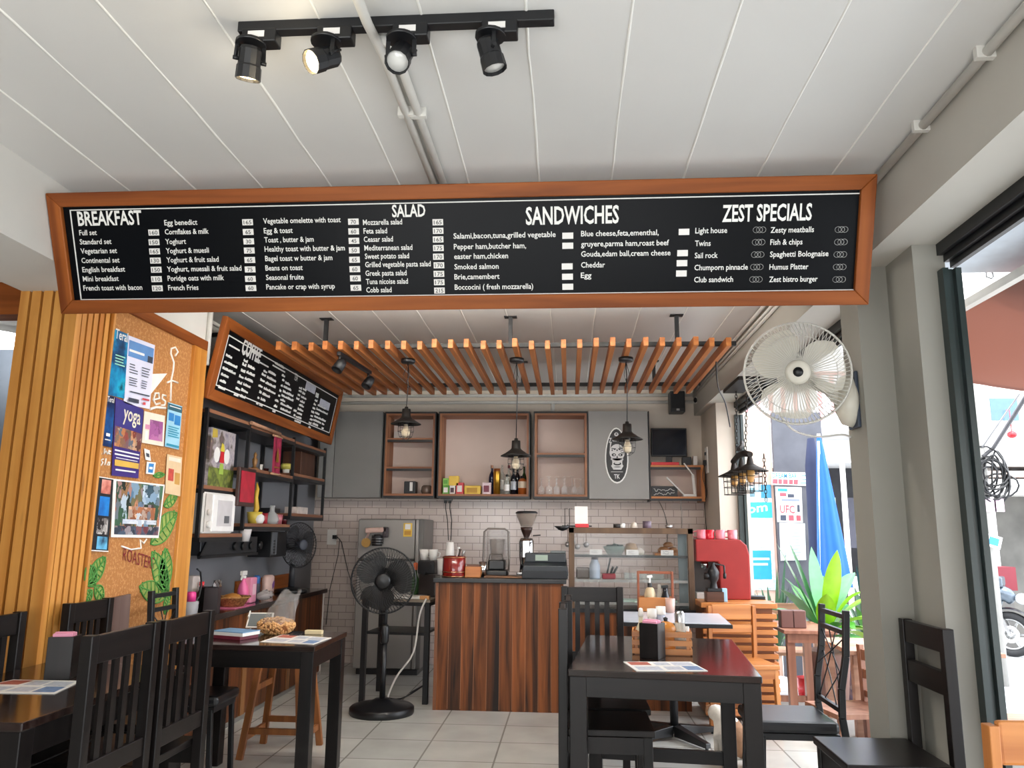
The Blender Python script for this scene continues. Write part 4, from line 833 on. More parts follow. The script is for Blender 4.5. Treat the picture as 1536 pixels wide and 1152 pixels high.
b.mat(M_red).prism([(-.04, .17), (.03, .17), (.02, .25), (-.03, .25)], (.0066, 0, 0), YA, ZA, .0018); b.mat(plain('leaf_yellow', 'D0C040', .5)).prism([(-.04, .25), (.03, .25), (.01, .30), (-.02, .31)], (.0066, 0, 0), YA, ZA, .0018); b.mat(plain('leaf_lime', '9CB850', .5)).prism([(-.04, .09), (.03, .09), (.02, .165), (-.03, .165)], (.0066, 0, 0), YA, ZA, .0018)
b.build('photo_flower', None, t)
MB().prism([(-.18, .33), (-.10, .34), (-.11, .395), (-.18, .395)], (.0066, 0, 0), YA, ZA, .0018).build('photo_blotch', plain('amber_blotch', 'B8A040', .6), t)
p = on_rack(330, 2.13, -2.6); solid('dark_board', 'dark blue-black board standing behind the photo print', 'board', MB().box(-.008, .008, -.22, .24, -.30, 0), plain('navy_board', '1C222C', .5), (-2.60, p.y, 2.09), 0)
t = thing('microwave_oven', 'white microwave oven on the lower left shelf', 'microwave', Vector((RX - .115, YP[0] + .252, ZS['b'] + .0125)))
MB().box(-.14, .135, -.23, .23, 0, .275).build('case', M_whitep, t, .012)
MB().box(.135, .15, -.13, .225, .012, .262).build('door', plain('white_door', 'ECEAE8', .3), t, .006)
MB().box(.1505, .1515, -.06, .17, .05, .225).build('window', plain('pale_window', 'C9C6C8', .15), t); MB().box(.152, .1526, .05, .13, .07, .12).build('label', gray('5A5C60'), t)
MB().box(.135, .142, -.225, -.14, .012, .262).build('control_panel', plain('dull_panel', 'C8C2BC', .4), t)
MB().cyl((.142, -.185, .06), (.165, -.185, .06), .022).build('knob', M_whitep, t); MB().cyl((.142, -.185, .14), (.16, -.185, .14), .02).build('knob', plain('dull_panel', 'C8C2BC', .4), t)
t = thing('red_picture', 'red picture in a dark frame hanging at the second rack post', 'picture', PX(370, 731, RX + .05))
MB().mat(plain('dark_red_frame', '3A2420', .4)).box(-.02, .006, -.15, .15, -.14, .14).build('frame', None, t, .004)
MB().box(.0065, .009, -.125, .125, -.11, .115).build('picture_panel', plain('red_picture_panel', 'A81E34', .4, var=.2, scale=14), t)
MB().box(-.05, -.02, -.02, .0, -.02, .02).build('hook', M_blackm, t)
t = thing('hanging_cup', 'pale glass cup hanging under the middle shelf', 'cup', on_rack(372, ZS['d'] - .175, RX))
t.location.z = PX(372, 812, RX).z
MB().lathe([(0, 0), (.032, 0), (.048, .09), (.044, .09), (.029, .006), (0, .006)], n=20).build('bowl', plain('milky_glass', 'B8B4B4', .2), t); MB().tube([(0, .045, .085), (0, .06, .1), (0, .04, .118)], .005, 6).build('handle', M_whitep, t)
p = PX(358, 822, RX - .02)
t = thing('stove_panel', 'dark metal panel with four round knobs on the wall under the rack', 'panel', (RX - .1, p.y, p.z - .045))
L = PX(400, 822, RX - .02).y - p.y; yb = PX(322, 822, RX).y - p.y
MB().box(-.19, .0, yb, L, 0, .125).build('case', plain('dark_metal_panel', '3A3C40', .35, metal=.6), t, .004)
for k, px in enumerate((351, 363, 375, 388)): MB().cyl((0, PX(px, 823, RX - .1).y - p.y, .055), (.02, PX(px, 823, RX - .1).y - p.y, .055), .032, n=20).build('knob', M_black, t)
MB().bar((.002, yb - .02, -.01), (.002, L, -.01), .02, .02).bar((.002, yb - .02, -.01), (.002, yb + .08, .10), .02, .02).build('bracket', M_blackm, t)
p = PX(412, 818, RX - .03)
bz = PX(412, 836, RX - .03).z; bh = ZS['d'] - .05 - bz
t = thing('black_cabinet', 'black box with a perforated grey strip under the middle shelf', 'box', (RX - .12, p.y, bz))
MB().box(-.14, .06, .0, .36, 0, bh).build('case', M_black, t, .004); MB().box(.06, .064, -.0, .12, .02, bh - .005).build('strip', gray('55585C'), t)
h = MB()
for k in range(5): h.box(.064, .066, .045, .08, .03 + .024 * k, .044 + .024 * k)
h.build('slots', M_black, t)
# small things on the rack
t = thing('figurine', 'small golden figurine on the middle shelf of the rack', 'figurine', on_rack(379, ZS['c']))
MB().lathe([(0, 0), (.03, 0), (.03, .02), (.012, .03), (.02, .06), (.022, .09), (.01, .105), (.014, .12), (.012, .135), (0, .15)], n=12).build('figure', plain('aged_gold', '8A6438', .4, metal=.3), t)
MB().bar((0, -.02, .09), (0, .03, .13), .01, .01).build('arm', MATS['aged_gold'], t); MB().box(-.03, .03, -.035, .035, -.0, .006).build('base', M_red, t)
for px, lab, h_, r_, mt in ((389, 'white candle beside the golden figurine', .06, .014, M_whitep), (397, 'dark red tumbler behind the pennant', .035, .022, plain('dark_red_glass', '4A1418', .2)), (427, 'white cup with a yellow pot on it at the right of the pennant', .065, .03, M_whitep)):
    t = thing('shelf_cup' if h_ > .04 and r_ > .02 else 'candle' if r_ < .02 else 'tumbler', lab, 'cup' if r_ > .02 else 'candle', on_rack(px, ZS['c']))
    MB().lathe([(0, 0), (r_ * .8, 0), (r_, h_), (0, h_)], n=16).build('body', mt, t)
    if px == 427: MB().lathe([(0, h_), (.045, h_), (.05, h_ + .03), (.04, h_ + .05), (0, h_ + .05)], n=16).build('pot', plain('yellow_green_pot', 'C8BE5A', .4), t)
p = PX(417, 655, RX + .03)
t = thing('pennant', 'red and gold hanging pennant on the middle bay of the rack', 'pennant', p)
z_ = PX(417, 712, RX + .03).z - p.z
MB().grid(lambda u, v: Vector((.006 * math.sin(u * 9), -.085 + .17 * u, z_ * v)), 10, 8).build('cloth', plain('crimson_cloth', '8A1638', .7, var=.2, scale=20), t)
MB().cyl((0, -.10, 0), (0, .10, 0), .009, n=10).cyl((0, -.10, z_), (0, .10, z_), .009, n=10).build('rod', plain('pale_wood_rod', 'B08868', .5), t)
MB().tube([(0, -.09, 0), (-.02, 0, .08), (0, .09, 0)], .003, 5).build('string', gray('6A5444'), t)
b = MB(); b.mat(M_gold).prism([(-.03, -.02), (.03, -.02), (.02, .05), (0, .10), (-.02, .05)], (.008, 0, z_ * .62), YA, ZA, .001).prism([(-.06, 0), (.06, 0), (.06, .01), (-.06, .01)], (.008, 0, z_ * .84), YA, ZA, .001)
b.build('emblem', None, t)
solid('wood_batten', 'pale bamboo rod under the coffee board before the middle bay', 'rod', MB().tube([(0, 0, 0), PX(420, 651, RX + .03) - PX(377, 634, RX + .03)], .014, 10), plain('bamboo', 'A87C60', .5, var=.2, scale=30), PX(377, 634, RX + .03))
solid('wooden_box', 'tall brown box on the right upper shelf of the rack', 'box', MB().box(-.13, .05, -.2, .2, 0, .23), wood('brown_box_wood', '3A2014', '5A3420', 'Z', .6, .5), on_rack(452, ZS['e'], RX - .12), .004)
t = thing('yellow_vase', 'yellow pot with a tall twisted yellow stem on the rack', 'vase', on_rack(384, ZS['d'], RX - .05))
MB().lathe([(0, 0), (.045, 0), (.06, .09), (.052, .09), (.04, .01), (0, .01)], n=18).build('pot', plain('yellow_pot', 'C8B048', .4), t)
MB().tube([(0, -.005, .05), (.01, .01, .12), (0, 0, .2), (.005, .012, .27), (0, .005, .32)], [.02, .022, .02, .016, .004], 8).build('stem', plain('yellow_stem', 'C8A02E', .5), t)
def pot(name, label, px, prof, mt, z='d', x=RX - .05, cat=None): return solid(name, label, cat or name, MB().lathe(prof, n=18), mt, on_rack(px, ZS[z], x))
pot('egg_holder', 'round white egg-shaped pot before the yellow pot', 391, [(0, 0), (.03, .002), (.042, .03), (.038, .06), (.02, .075), (0, .078)], M_whitep, 'd', RX - .012, 'pot')
pot('red_can', 'small red and silver can beside the white round pot', 399, [(0, 0), (.026, 0), (.026, .085), (0, .085)], plain('red_can_print', '9A2A34', .3), 'd', RX - .04, 'can')
pot('glass_vase', 'round clear glass vase with a narrow neck on the rack', 410, [(0, 0), (.05, 0), (.06, .04), (.045, .08), (.022, .10), (.02, .14), (.026, .15), (0, .15)], glass('vase_glass', 'C8CCCC', .03, .4), 'd', RX - .03, 'vase')
pot('pink_tumbler', 'pink striped tumbler on the rack right of the glass vase', 420, [(0, 0), (.03, 0), (.036, .08), (0, .08)], plain('pink_glass', 'A86068', .3), 'd', RX - .04, 'tumbler')
pot('red_tumbler', 'dark red tumbler at the right end of the middle shelf', 428, [(0, 0), (.03, 0), (.034, .08), (0, .08)], plain('dark_red_glass', '4A1418', .2), 'd', RX - .07, 'tumbler')
solid('black_radio', 'black box at the back of the middle shelf', 'box', MB().box(-.05, .05, -.11, .11, 0, .14), M_black, on_rack(404, ZS['d'], RBX + .09) + Vector((0, .05, 0)), .006)
solid('paper_box', 'small white printed box on the right lower shelf of the rack', 'box', MB().box(-.06, .06, -.14, .14, 0, .06), plain('white_printed_box', 'C0B4AC', .5, var=.2, scale=20), on_rack(446, ZS['f'], RX - .07), .002)
# ------------------------------------------------------------------ left counter and what stands on it
LZ = .79
t = thing('left_counter', 'long low plank-fronted counter with a dark top along the left wall', 'counter', (-2.37, 4.97, 0))
MB().box(-.34, 0, 0, 2.66, .03, LZ - .04).build('plank_front', M_plankY, t)
MB().box(-.345, .035, -.01, 2.69, LZ - .04, LZ).build('counter_top', M_dktop, t, .004)
MB().box(-.34, .006, 2.662, 2.69, 0, LZ - .04).build('end_panel', plain('pale_edge', 'BDB6AE', .5), t)
MB().box(-.33, .008, 0, 2.66, 0, .03).build('base_strip', plain('grey_strip', '8A8884', .3, metal=.5), t)
for y in (.82, 1.75): MB().box(0, .008, y, y + .075, .03, LZ - .045).build('light_plank', wood('light_plank', '6A4022', '96683A', 'Z', .5, .45), t)
MB().box(-.345, -.325, 1.4, 2.69, LZ, LZ + .14).build('back_strip', M_frameY, t)
def on_ctr(px, py): return PZ(px, py, LZ + .0005)
def lc(px, py, x=None):
    p = on_ctr(px, py)
    p.x = max(-2.66, min(-2.36, p.x)) if x is None else x
    p.y = PX(px, py, p.x).y; p.z = LZ + .0005; return p
t = thing('desk_fan', 'black desk fan at the far end of the left counter, head turned to the right', 'fan', Vector((-2.50, 7.10, LZ + .0005)))
MB().lathe([(0, 0), (.14, 0), (.15, .012), (.14, .03), (.05, .045), (0, .05)], n=28).build('base', M_black, t)
MB().tube([(0, 0, .04), (0, 0, .3)], [.03, .022], 14).build('stand', gray('2C2E33'), t)
def fan_head(t, c, d, r, depth, cage_mat, blade_mat, hub_mat, motor_mat, nw=44, blades=3, wire=.0018):
    c = Vector(c); d = Vector(d).normalized(); q = d.to_track_quat('Z', 'Y').to_matrix(); T = lambda x, y, z: c + q @ Vector((x, y, z))
    b = MB(); hub = r * .24
    for k in range(nw):
        a = 2 * math.pi * k / nw; ca, sa = math.cos(a), math.sin(a); a2 = a + .25; cb, sb = math.cos(a2), math.sin(a2)
        b.tube([T(hub * ca, hub * sa, depth * .55), T(r * .7 * math.cos(a + .12), r * .7 * math.sin(a + .12), depth * .5), T(r * .96 * cb, r * .96 * sb, depth * .2), T(r * cb, r * sb, 0)], wire, 4)
    b.build('front_guard', cage_mat, t)
    b = MB()
    for k in range(nw):
        a = 2 * math.pi * k / nw; ca, sa = math.cos(a), math.sin(a)
        b.tube([T(hub * ca, hub * sa, -depth * .55), T(r * .75 * ca, r * .75 * sa, -depth * .5), T(r * ca, r * sa, 0)], wire, 4)
    b.ring(c, r * .75, wire, 32, q @ XA, q @ YA); b.build('rear_guard', cage_mat, t)
    b = MB(); b.ring(c, r, wire * 3, 48, q @ XA, q @ YA); b.build('guard_rim', cage_mat, t)
    MB().lathe([(0, depth * .62), (hub * .75, depth * .62), (hub, depth * .55), (hub, depth * .45), (0, depth * .45)], c, 24, q).build('front_badge', hub_mat, t)
    for k in range(blades):
        a0 = 2 * math.pi * k / blades + .4
        def bl(u, v, a0=a0):
            rad = r * (.16 + .74 * u); w = (.8 + .6 * math.sin(math.pi * min(1, u * .9 + .1))) ; a = a0 + (v - .5) * w * 1.35 - .25 * u
            return T(rad * math.cos(a), rad * math.sin(a), (v - .5) * depth * .5 * (1 - .3 * u))
        MB().grid(bl, 8, 6).build('blade', blade_mat, t)
    MB().lathe([(0, depth * .3), (r * .16, depth * .28), (r * .18, -depth * .2), (0, -depth * .2)], c, 20, q).build('hub', hub_mat, t)
    MB().lathe([(0, -depth * .5), (r * .34, -depth * .52), (r * .36, -depth * 1.1), (r * .25, -depth * 1.7), (0, -depth * 1.75)], c, 24, q).build('motor_housing', motor_mat, t)
def see(name, h, alpha): return glass(name, h, .4, alpha)
fan_head(t, (.06, -.03, .42), (.86, -.5, .03), .20, .11, M_black, see('smoky_blade', '2A2A2E', .75), gray('3A3E48'), M_black, 40)
b = lc(285, 912, -2.42)
t = thing('glass_jug', 'clear jug with a pink lid at the near end of the left counter', 'jug', lc(286, 905, -2.42)); MB().lathe([(0, 0), (.045, 0), (.05, .10), (.046, .10), (.04, .01), (0, .01)], n=18).build('jar', glass('jug_glass', 'D8D8DC', .05, .4), t); MB().lathe([(0, .10), (.03, .10), (.03, .15), (.022, .16), (0, .16)], n=16).build('lid', plain('hot_pink', 'E0408C', .4), t); MB().tube([(0, .05, .08), (0, .11, .12), (0, .13, .2), (0, .10, .28), (0, .05, .30)], .006, 6).build('handle', M_black, t)
solid('small_carton', 'white carton with a dark print behind the pink-lidded jug', 'box', MB().box(-.03, .03, -.06, .06, 0, .24), plain('white_carton', 'BDB4AE', .5, var=.15, scale=20), lc(287, 897, -2.58), .003)
t = thing('red_bottle', 'dark red sauce bottle behind the black serviette box', 'bottle', lc(301, 898, -2.52)); MB().lathe([(0, 0), (.03, 0), (.03, .12), (.014, .15), (.014, .18), (0, .18)], n=16).build('body', plain('dark_red_sauce', '5A1418', .2), t); MB().lathe([(.016, .175), (.016, .2), (0, .2)], n=12).build('cap', M_red, t)
solid('cutlery_box', 'dark wooden box beside the red sauce bottle', 'box', MB().box(-.04, .04, -.04, .04, 0, .17), M_dkwood, lc(309, 905, -2.46), .003)
def napkin_box(label, p, rz, h=.16, w=.045, pink=True, mt=None):
    t = thing('napkin_box', label, 'napkin holder', p, rz)
    m = MB(); mt = mt or M_dkwood
    for q in ((-w, w, -w, -w + .008), (-w, w, w - .008, w), (-w, -w + .008, -w + .008, w - .008), (w - .008, w, -w + .008, w - .008)): m.box(*q, 0, h)
    m.box(-w + .008, w - .008, -w + .008, w - .008, 0, .01); m.build('holder', mt, t, .0015)
    if pink:
        for k in range(3): MB().box(-w + .011, w - .011, -w + .012 + .022 * k, -w + .03 + .022 * k, .012, h + .012 + .004 * (k % 2)).build('napkin', M_pink, t, .004)
    return t
napkin_box('plain dark serviette box at the near end of the left counter', lc(318, 905, -2.40), .2, .17, .045, False, plain('dark_box_paint', '2E2628', .4))
def crumple(f, nu, nv, amp, seed, name, mt, parent=None):
    r = random.Random(seed); ph = [r.uniform(0, 6) for _ in range(8)]
    def g(u, v):
        p = f(u, v); n = math.sin(u * 17 + ph[0] + 3 * math.sin(v * 7 + ph[1])) + math.sin(v * 23 + ph[2] + 2 * math.sin(u * 11 + ph[3])) + .6 * math.sin(u * 41 + v * 31 + ph[4])
        return p * (1 + amp * n)
    return MB().grid(g, nu, nv).build(name, mt, parent)
t = thing('foil_pouch', 'shiny silver zip pouch on the left counter', 'pouch', lc(322, 898, -2.5))
MB().grid(lambda u, v: Vector(((.028 * math.sin(math.pi * u) * (1 - v * .9)) + .01 * math.sin(9 * u + 14 * v), -.06 + .12 * u + .03 * v, .2 * v)), 14, 14).build('front_foil', plain('foil', 'C8C8CC', .18, metal=.9), t)
MB().grid(lambda u, v: Vector((-.028 * math.sin(math.pi * u) * (1 - v * .9) - .003, -.06 + .12 * u + .03 * v, .2 * v)), 10, 10).build('rear_foil', MATS['foil'], t)
t = thing('bread_basket', 'round wicker basket holding a bread bun on the left counter', 'basket', lc(349, 898, -2.45))
wk = speckle('wicker', ['6A4420', '9A6C38', 'B88A50', '7A5028'], 60, .7, 'VORONOI', (90, 90, 120))
MB().lathe([(0, 0), (.08, 0), (.12, .06), (.128, .062), (.128, .07), (.115, .068), (.075, .012), (0, .012)], n=28).build('bowl', wk, t)
tag(MB().lathe([(0, .0), (.06, .005), (.075, .03), (.05, .06), (0, .072)], n=20).build('bread_bun', plain('bread_crust', 'A8702E', .6, var=.2, scale=18)), 'brown bread bun in the wicker basket', 'bread').location = t.location + Vector((0, -.01, .022))
solid('pink_tray', 'pink plastic tray under the wicker basket', 'tray', MB().box(-.09, .09, -.16, .16, 0, .006), plain('pink_tray_plastic', 'C86A8A', .4), t.location.copy(), .002)
t.location.z += .0065; bpy.data.objects['bread_bun'].location.z += .0065
t = thing('spray_bottle', 'pink spray bottle with a white trigger head on the left counter', 'bottle', lc(364, 894, -2.50))
MB().lathe([(0, 0), (.04, 0), (.042, .10), (.03, .14), (.014, .17), (.014, .19), (0, .19)], n=18).build('body', plain('pink_plastic', 'E06A9C', .35), t); b = MB(); b.cyl((0, 0, .185), (0, 0, .205), .017).bar((-.0, -.05, .225), (0, .035, .225), .024, .032).bar((0, -.03, .21), (0, -.05, .175), .012, .012); b.build('trigger_head', M_whitep, t, .003)
t = thing('wipes_pack', 'pink upright pack of wipes beside the spray bottle', 'pack', lc(374, 893, -2.47)); MB().box(-.035, .035, -.055, .055, 0, .19).build('pack', plain('pink_pack', 'E08CA8', .4), t, .01); MB().box(.0355, .037, -.03, .03, .06, .14).build('printed_panel', plain('pale_pink_print', 'EEC4D0', .5), t)
t = thing('blue_bottle', 'small bottle with a blue cap behind the bags', 'bottle', lc(384, 889, -2.56)); MB().lathe([(0, 0), (.03, 0), (.032, .11), (.02, .13), (0, .13)], n=16).build('body', gray('4A4A58'), t); MB().lathe([(.026, .12), (.03, .17), (.02, .185), (0, .185)], n=16).build('cap', plain('blue_cap', '1E5A9C', .4), t)
t = thing('cookie_bag', 'white printed bag with a purple drawing on the left counter', 'bag', lc(401, 890, -2.55)); MB().lathe([(0, 0), (.075, 0), (.088, .05), (.085, .16), (.06, .175), (0, .175)], n=24, sx=.5).build('bag', plain('printed_bag', 'D8B8AE', .5, var=.12, scale=14), t, sub=0); MB().prism([(-.01, .06), (.03, .08), (.035, .12), (.01, .13), (-.02, .10)], (.0445, 0, 0), YA, ZA, .001).build('printed_panel', plain('violet_ink', '7A4A8A', .5), t)
t = thing('plastic_bag', 'crumpled clear plastic bag before the white printed bag', 'bag', lc(397, 893, -2.42)); crumple(lambda u, v: Vector((.05 * math.cos(6.283 * u) * math.sin(3.1416 * v), .13 * math.sin(6.283 * u) * math.sin(3.1416 * v), .04 - .038 * math.cos(3.1416 * v))), 26, 14, .05, 4, 'film', glass('bag_film', 'D4D0D0', .15, .45), t)
solid('white_phone', 'thin white card lying on the near end of the left counter', 'card', MB().box(-.04, .04, -.05, .05, 0, .006), M_paper, lc(304, 911, -2.36))
# ------------------------------------------------------------------ fridge, steel table, floor fan
t = thing('fridge', 'grey two-door fridge in the back left corner', 'fridge', (-2.06, 7.66, 0))
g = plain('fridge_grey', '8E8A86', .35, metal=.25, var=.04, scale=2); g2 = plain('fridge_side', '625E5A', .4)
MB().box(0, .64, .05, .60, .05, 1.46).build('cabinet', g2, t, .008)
MB().box(.0, .565, 0, .046, .06, 1.055).build('door', g, t, .01); MB().box(.0, .565, 0, .046, 1.075, 1.455).build('door', g, t, .01)
MB().box(.57, .60, -.004, .048, .06, 1.455).build('handle_strip', plain('light_grey_strip', '96928E', .3, metal=.6), t, .006)
MB().box(.03, .62, .03, .58, 0, .05).build('foot', M_black, t)
e = MB().box(.45, .535, -.0025, -.0005, 1.29, 1.42).build('energy_label', M_yellow, t)
MB().mat(M_paper).box(.465, .52, -.004, -.0026, 1.36, 1.41).mat(gray('B8862A')).box(.46, .525, -.004, -.0026, 1.305, 1.345).build('label_print', None, e)
t = thing('lucky_ornament', 'pink and gold ornament with a dark body hanging on the fridge door', 'ornament', (-1.90, 7.64, 1.20))
pk = plain('dusty_pink', 'C8A89C', .6, var=.15, scale=20)
MB().lathe([(0, 0), (.05, .002), (.05, .09), (.03, .11), (0, .11)], (.05, -.05, 0), 18).build('body', gray('1E1E22'), t); b = MB()
for z in (.02, .045, .07): b.ring((.05, -.05, z), .051, .003, 20)
b.build('silver_bands', M_steel, t)
MB().cbox((.04, -.06, .15), (.22, .03, .05), Matrix.Rotation(-.05, 3, 'Y')).build('bow', pk, t, .012); MB().cbox((.13, -.05, .13), (.05, .05, .1)).build('dark_knot', gray('3A3034'), t, .01)
MB().cyl((-.06, -.04, .03), (-.06, -.05, .03), .045, n=20).build('gold_token', plain('token_gold', 'B0884A', .4, metal=.5), t); MB().bar((-.06, -.04, .07), (-.03, -.05, .13), .03, .01).build('ribbon', pk, t)
MB().box(-.01, .1, -.03, .0, .02, .1).build('hook_plate', M_black, t)
t = thing('steel_table', 'small black-legged steel table between fridge and bar counter', 'table', (-1.665, 6.50, 0), -.09)
TZ = .80; d2 = .46
MB().mat(gray('8C7E6E')).box(-.03, .555, -.02, d2, TZ - .02, TZ).mat(M_blackm).box(-.02, .545, -.01, d2 - .01, TZ - .05, TZ - .0205).build('table_top', None, t)
for x, y in ((0, 0), (.525, 0), (0, d2 - .04), (.525, d2 - .04)): MB().box(x - .02, x + .02, y - .0, y + .04, 0, TZ - .05).build('leg', M_blackm, t)
MB().box(0.02, .505, .01, d2 - .05, .52, .54).build('under_shelf', M_blackm, t)
st = t; Mst = Matrix.Translation(st.location) @ Matrix.Rotation(-.09, 4, 'Z')
def on_tab(x, y): p = Mst @ Vector((x, y, TZ + .0005)); return p
solid('serving_tray', 'white flat tray on the steel table', 'tray', MB().box(-.12, .14, -.09, .09, 0, .02), M_whitep, on_tab(.33, .12), .005, -.09)
t = thing('green_bottle', 'green bottle with an orange cap on the steel table', 'bottle', on_tab(.31, .38)); MB().lathe([(0, 0), (.035, 0), (.036, .13), (.015, .18), (.014, .22), (0, .22)], n=18).build('body', glass('green_glass', '3E6A3A', .1, .75), t); MB().lathe([(.017, .215), (.02, .27), (0, .28)], n=14).build('cap', plain('orange_cap', 'D0643A', .4), t)
t = thing('coffee_brewer', 'black coffee brewer at the right end of the steel table', 'coffee machine', on_tab(.455, .34), -.09)
MB().box(-.075, .06, -.10, .10, 0, .19).build('body', plain('dark_brown_body', '221A18', .3), t, .006); MB().box(-.085, .06, -.11, .10, .19, .30).build('head', M_black, t, .01)
MB().cyl((-.02, -.115, .2), (-.02, -.16, .2), .016).cyl((.03, -.115, .26), (.03, -.13, .26), .014).build('spout', M_black, t)
p = t.location
for k, (dx, dy) in enumerate(((-.06, -.04), (.02, -.05))):
    t = thing('paper_cup', ('left' if k == 0 else 'right') + ' one of two white cups on the black coffee brewer', 'cup', p + Vector((dx, dy + .04, .3005)))
    MB().lathe([(0, 0), (.028, 0), (.042, .09), (.038, .09), (.026, .006), (0, .006)], n=18).build('bowl', M_whitep, t); MB().tube([(.038, 0, .07), (.06, 0, .06), (.055, 0, .03), (.033, 0, .025)], .005, 6).build('handle', M_whitep, t)
cable('white cable running down from the steel table to the floor', [on_tab(.52, .0) + Vector((0, -.02, .01)), on_tab(.48, -.06) + Vector((0, 0, -.12)), on_tab(.44, -.06) + Vector((0, 0, -.4)), on_tab(.30, -.05) + Vector((0, 0, -.6)), on_tab(.25, -.08) + Vector((0, 0, -.785)), on_tab(.42, -.1) + Vector((0, 0, -.79))], .008, M_whitep)
cable('black cable lying in a loop under the steel table', [on_tab(.1, .2) + Vector((0, 0, -.79)), on_tab(.3, .1) + Vector((0, 0, -.785)), on_tab(.45, .25) + Vector((0, 0, -.7)), on_tab(.3, .36) + Vector((0, 0, -.79))], .006)
solid('cable_plug', 'orange plug block at the edge of the steel table', 'plug', MB().box(-.04, .04, -.02, .02, 0, .03), plain('orange_plug', 'C8905A', .5), on_tab(.50, .02), .005, -.09)
t = thing('floor_fan', 'tall black standing fan before the fridge', 'fan', (-1.405, 6.12, 0))
MB().lathe([(0, 0), (.235, 0), (.242, .01), (.242, .045), (.225, .06), (.09, .085), (.05, .11), (0, .11)], n=40).build('base', M_black, t)
MB().tube([(0, 0, .10), (0, 0, .50)], .022, 16).build('lower_pole', M_blackm, t); MB().tube([(0, 0, .50), (0, 0, .52), (0, 0, .62), (0, 0, .64)], [.026, .034, .034, .026], 16).build('collar', M_black, t); MB().tube([(0, 0, .62), (0, .02, .84)], .017, 14).build('upper_pole', M_blackm, t)
MB().bar((0, .03, .80), (0, .05, .98), .05, .06).build('neck', M_black, t, .01)
fan_head(t, (-.01, -.06, .972), (.13, -1, -.02), .245, .11, M_black, see('fan_blade_dark', '0C0C0E', .9), M_black, M_black, 64, 3, .0022)
# ------------------------------------------------------------------ bar counter
BZT = .985
t = thing('bar_counter', 'dark vertical-plank bar counter with a black top in the middle of the back', 'counter', (-1.035, 6.28, 0))
MB().box(0, .99, 0, .55, .0, BZT - .035).build('plank_body', M_plank, t)
b = MB().mat(plain('pale_gap_line', '9A6A48', .6))
for k in range(1, 10): b.box(.0995 * k - .0012, .0995 * k + .0012, -.0015, .001, .01, BZT - .04)
b.build('plank_gap', None, t)
MB().box(-.012, .012, -.006, .02, 0, BZT - .036).build('corner_post', wood('corner_wood', '5A3018', '84502C', 'Z', .5, .45), t)
MB().box(-.03, 1.015, -.03, .57, BZT - .034, BZT).build('counter_top', M_black, t, .004)
def ct(px, Y): return Vector((PY(px, 866, Y).x, Y, BZT + .0005))
t = thing('red_pot', 'dark red pot with brass bands on the bar counter', 'pot', ct(681, 6.42)); MB().lathe([(0, 0), (.09, 0), (.095, .012), (.093, .16), (.085, .165), (.08, .16), (0, .15)], n=32).build('body', plain('burgundy_enamel', '7A1A16', .2, coat=.5), t)
for z in (.006, .04, .155): MB().ring((0, 0, z), .0945, .005, 32).build('brass_band', plain('brass', 'C0906A', .25, metal=.9), t)
p = t.location
for dx, dy, dz, lab, mt in ((.03, .0, .22, 'brown wooden utensil standing in the red pot', gray('3A2A24')), (.055, .02, .21, 'grey steel utensil standing in the red pot', M_steel), (.012, .03, .235, 'white utensil standing in the red pot', M_whitep)):
    o = MB().tube([(0, 0, .0), (.012, 0, dz - .03 - .151), (.016, 0, dz - .151)], [.006, .006, .014], 8).build('utensil', mt); o.location = p + Vector((dx, dy, .151)); tag(o, lab, 'utensil')
t = thing('cup_stack', 'tower of white paper cups behind the red pot', 'cups', ct(674, 6.66)); MB().lathe([(0, 0), (.042, 0), (.036, .2), (.03, .27), (0, .27)], n=20).build('cups', M_paper, t)
t = thing('milk_jug', 'white jug left of the cup tower', 'jug', ct(664, 6.74)); MB().lathe([(0, 0), (.045, 0), (.05, .13), (.046, .13), (.04, .01), (0, .01)], n=20).build('bowl', M_whitep, t); MB().tube([(.046, 0, .11), (.08, 0, .1), (.075, 0, .05), (.046, 0, .04)], .006, 6).build('handle', M_whitep, t)
t = thing('napkin_holder', 'orange wooden napkin holder beside the red pot', 'napkin holder', ct(709.5, 6.40)); MB().box(-.062, .062, -.03, -.02, 0, .085).box(-.062, .062, .02, .03, 0, .085).box(-.062, .062, -.02, .02, 0, .012).build('holder', M_teak, t, .004); MB().box(-.05, .05, -.019, .019, .0125, .10).build('napkins', plain('brown_napkins', '6A4A3C', .7), t)
t = thing('steel_tumbler', 'steel tumbler beside the wooden napkin holder', 'tumbler', ct(724, 6.46)); MB().lathe([(0, 0), (.03, 0), (.034, .12), (.031, .12), (.027, .006), (0, .006)], n=20).build('body', M_chrome, t)
t = thing('serving_board', 'wooden board and papers lying at the front of the bar counter', 'board', ct(757, 6.40)); MB().box(-.16, .17, -.06, .08, 0, .014).build('board', wood('board_wood', '5A3A24', '7C5638', 'X', .6, .5), t, .003)
t = thing('bar_blender', 'bar blender with a black base under a clear sound cover', 'blender', ct(745, 6.60))
MB().box(-.095, .095, -.08, .10, 0, .05).box(-.07, .07, -.05, .08, .05, .13).build('base', M_black, t, .012)
sm = glass('smoky_cover', '7A726C', .08, .3)
b = MB(); pts = [(-.10, .03), (.10, .03), (.105, .15), (.10, .36), (.07, .385), (-.07, .385), (-.10, .36), (-.105, .15)]
b.prism(pts, (0, .09, 0), XA, ZA, .004)
for i in (1, 2, 3, 4, 5, 6):
    a_, c_ = pts[i], pts[i + 1]; b.quad((a_[0], .09, a_[1]), (c_[0], .09, c_[1]), (c_[0], -.08, c_[1]), (a_[0], -.08, a_[1]))
b.build('sound_cover', sm, t)
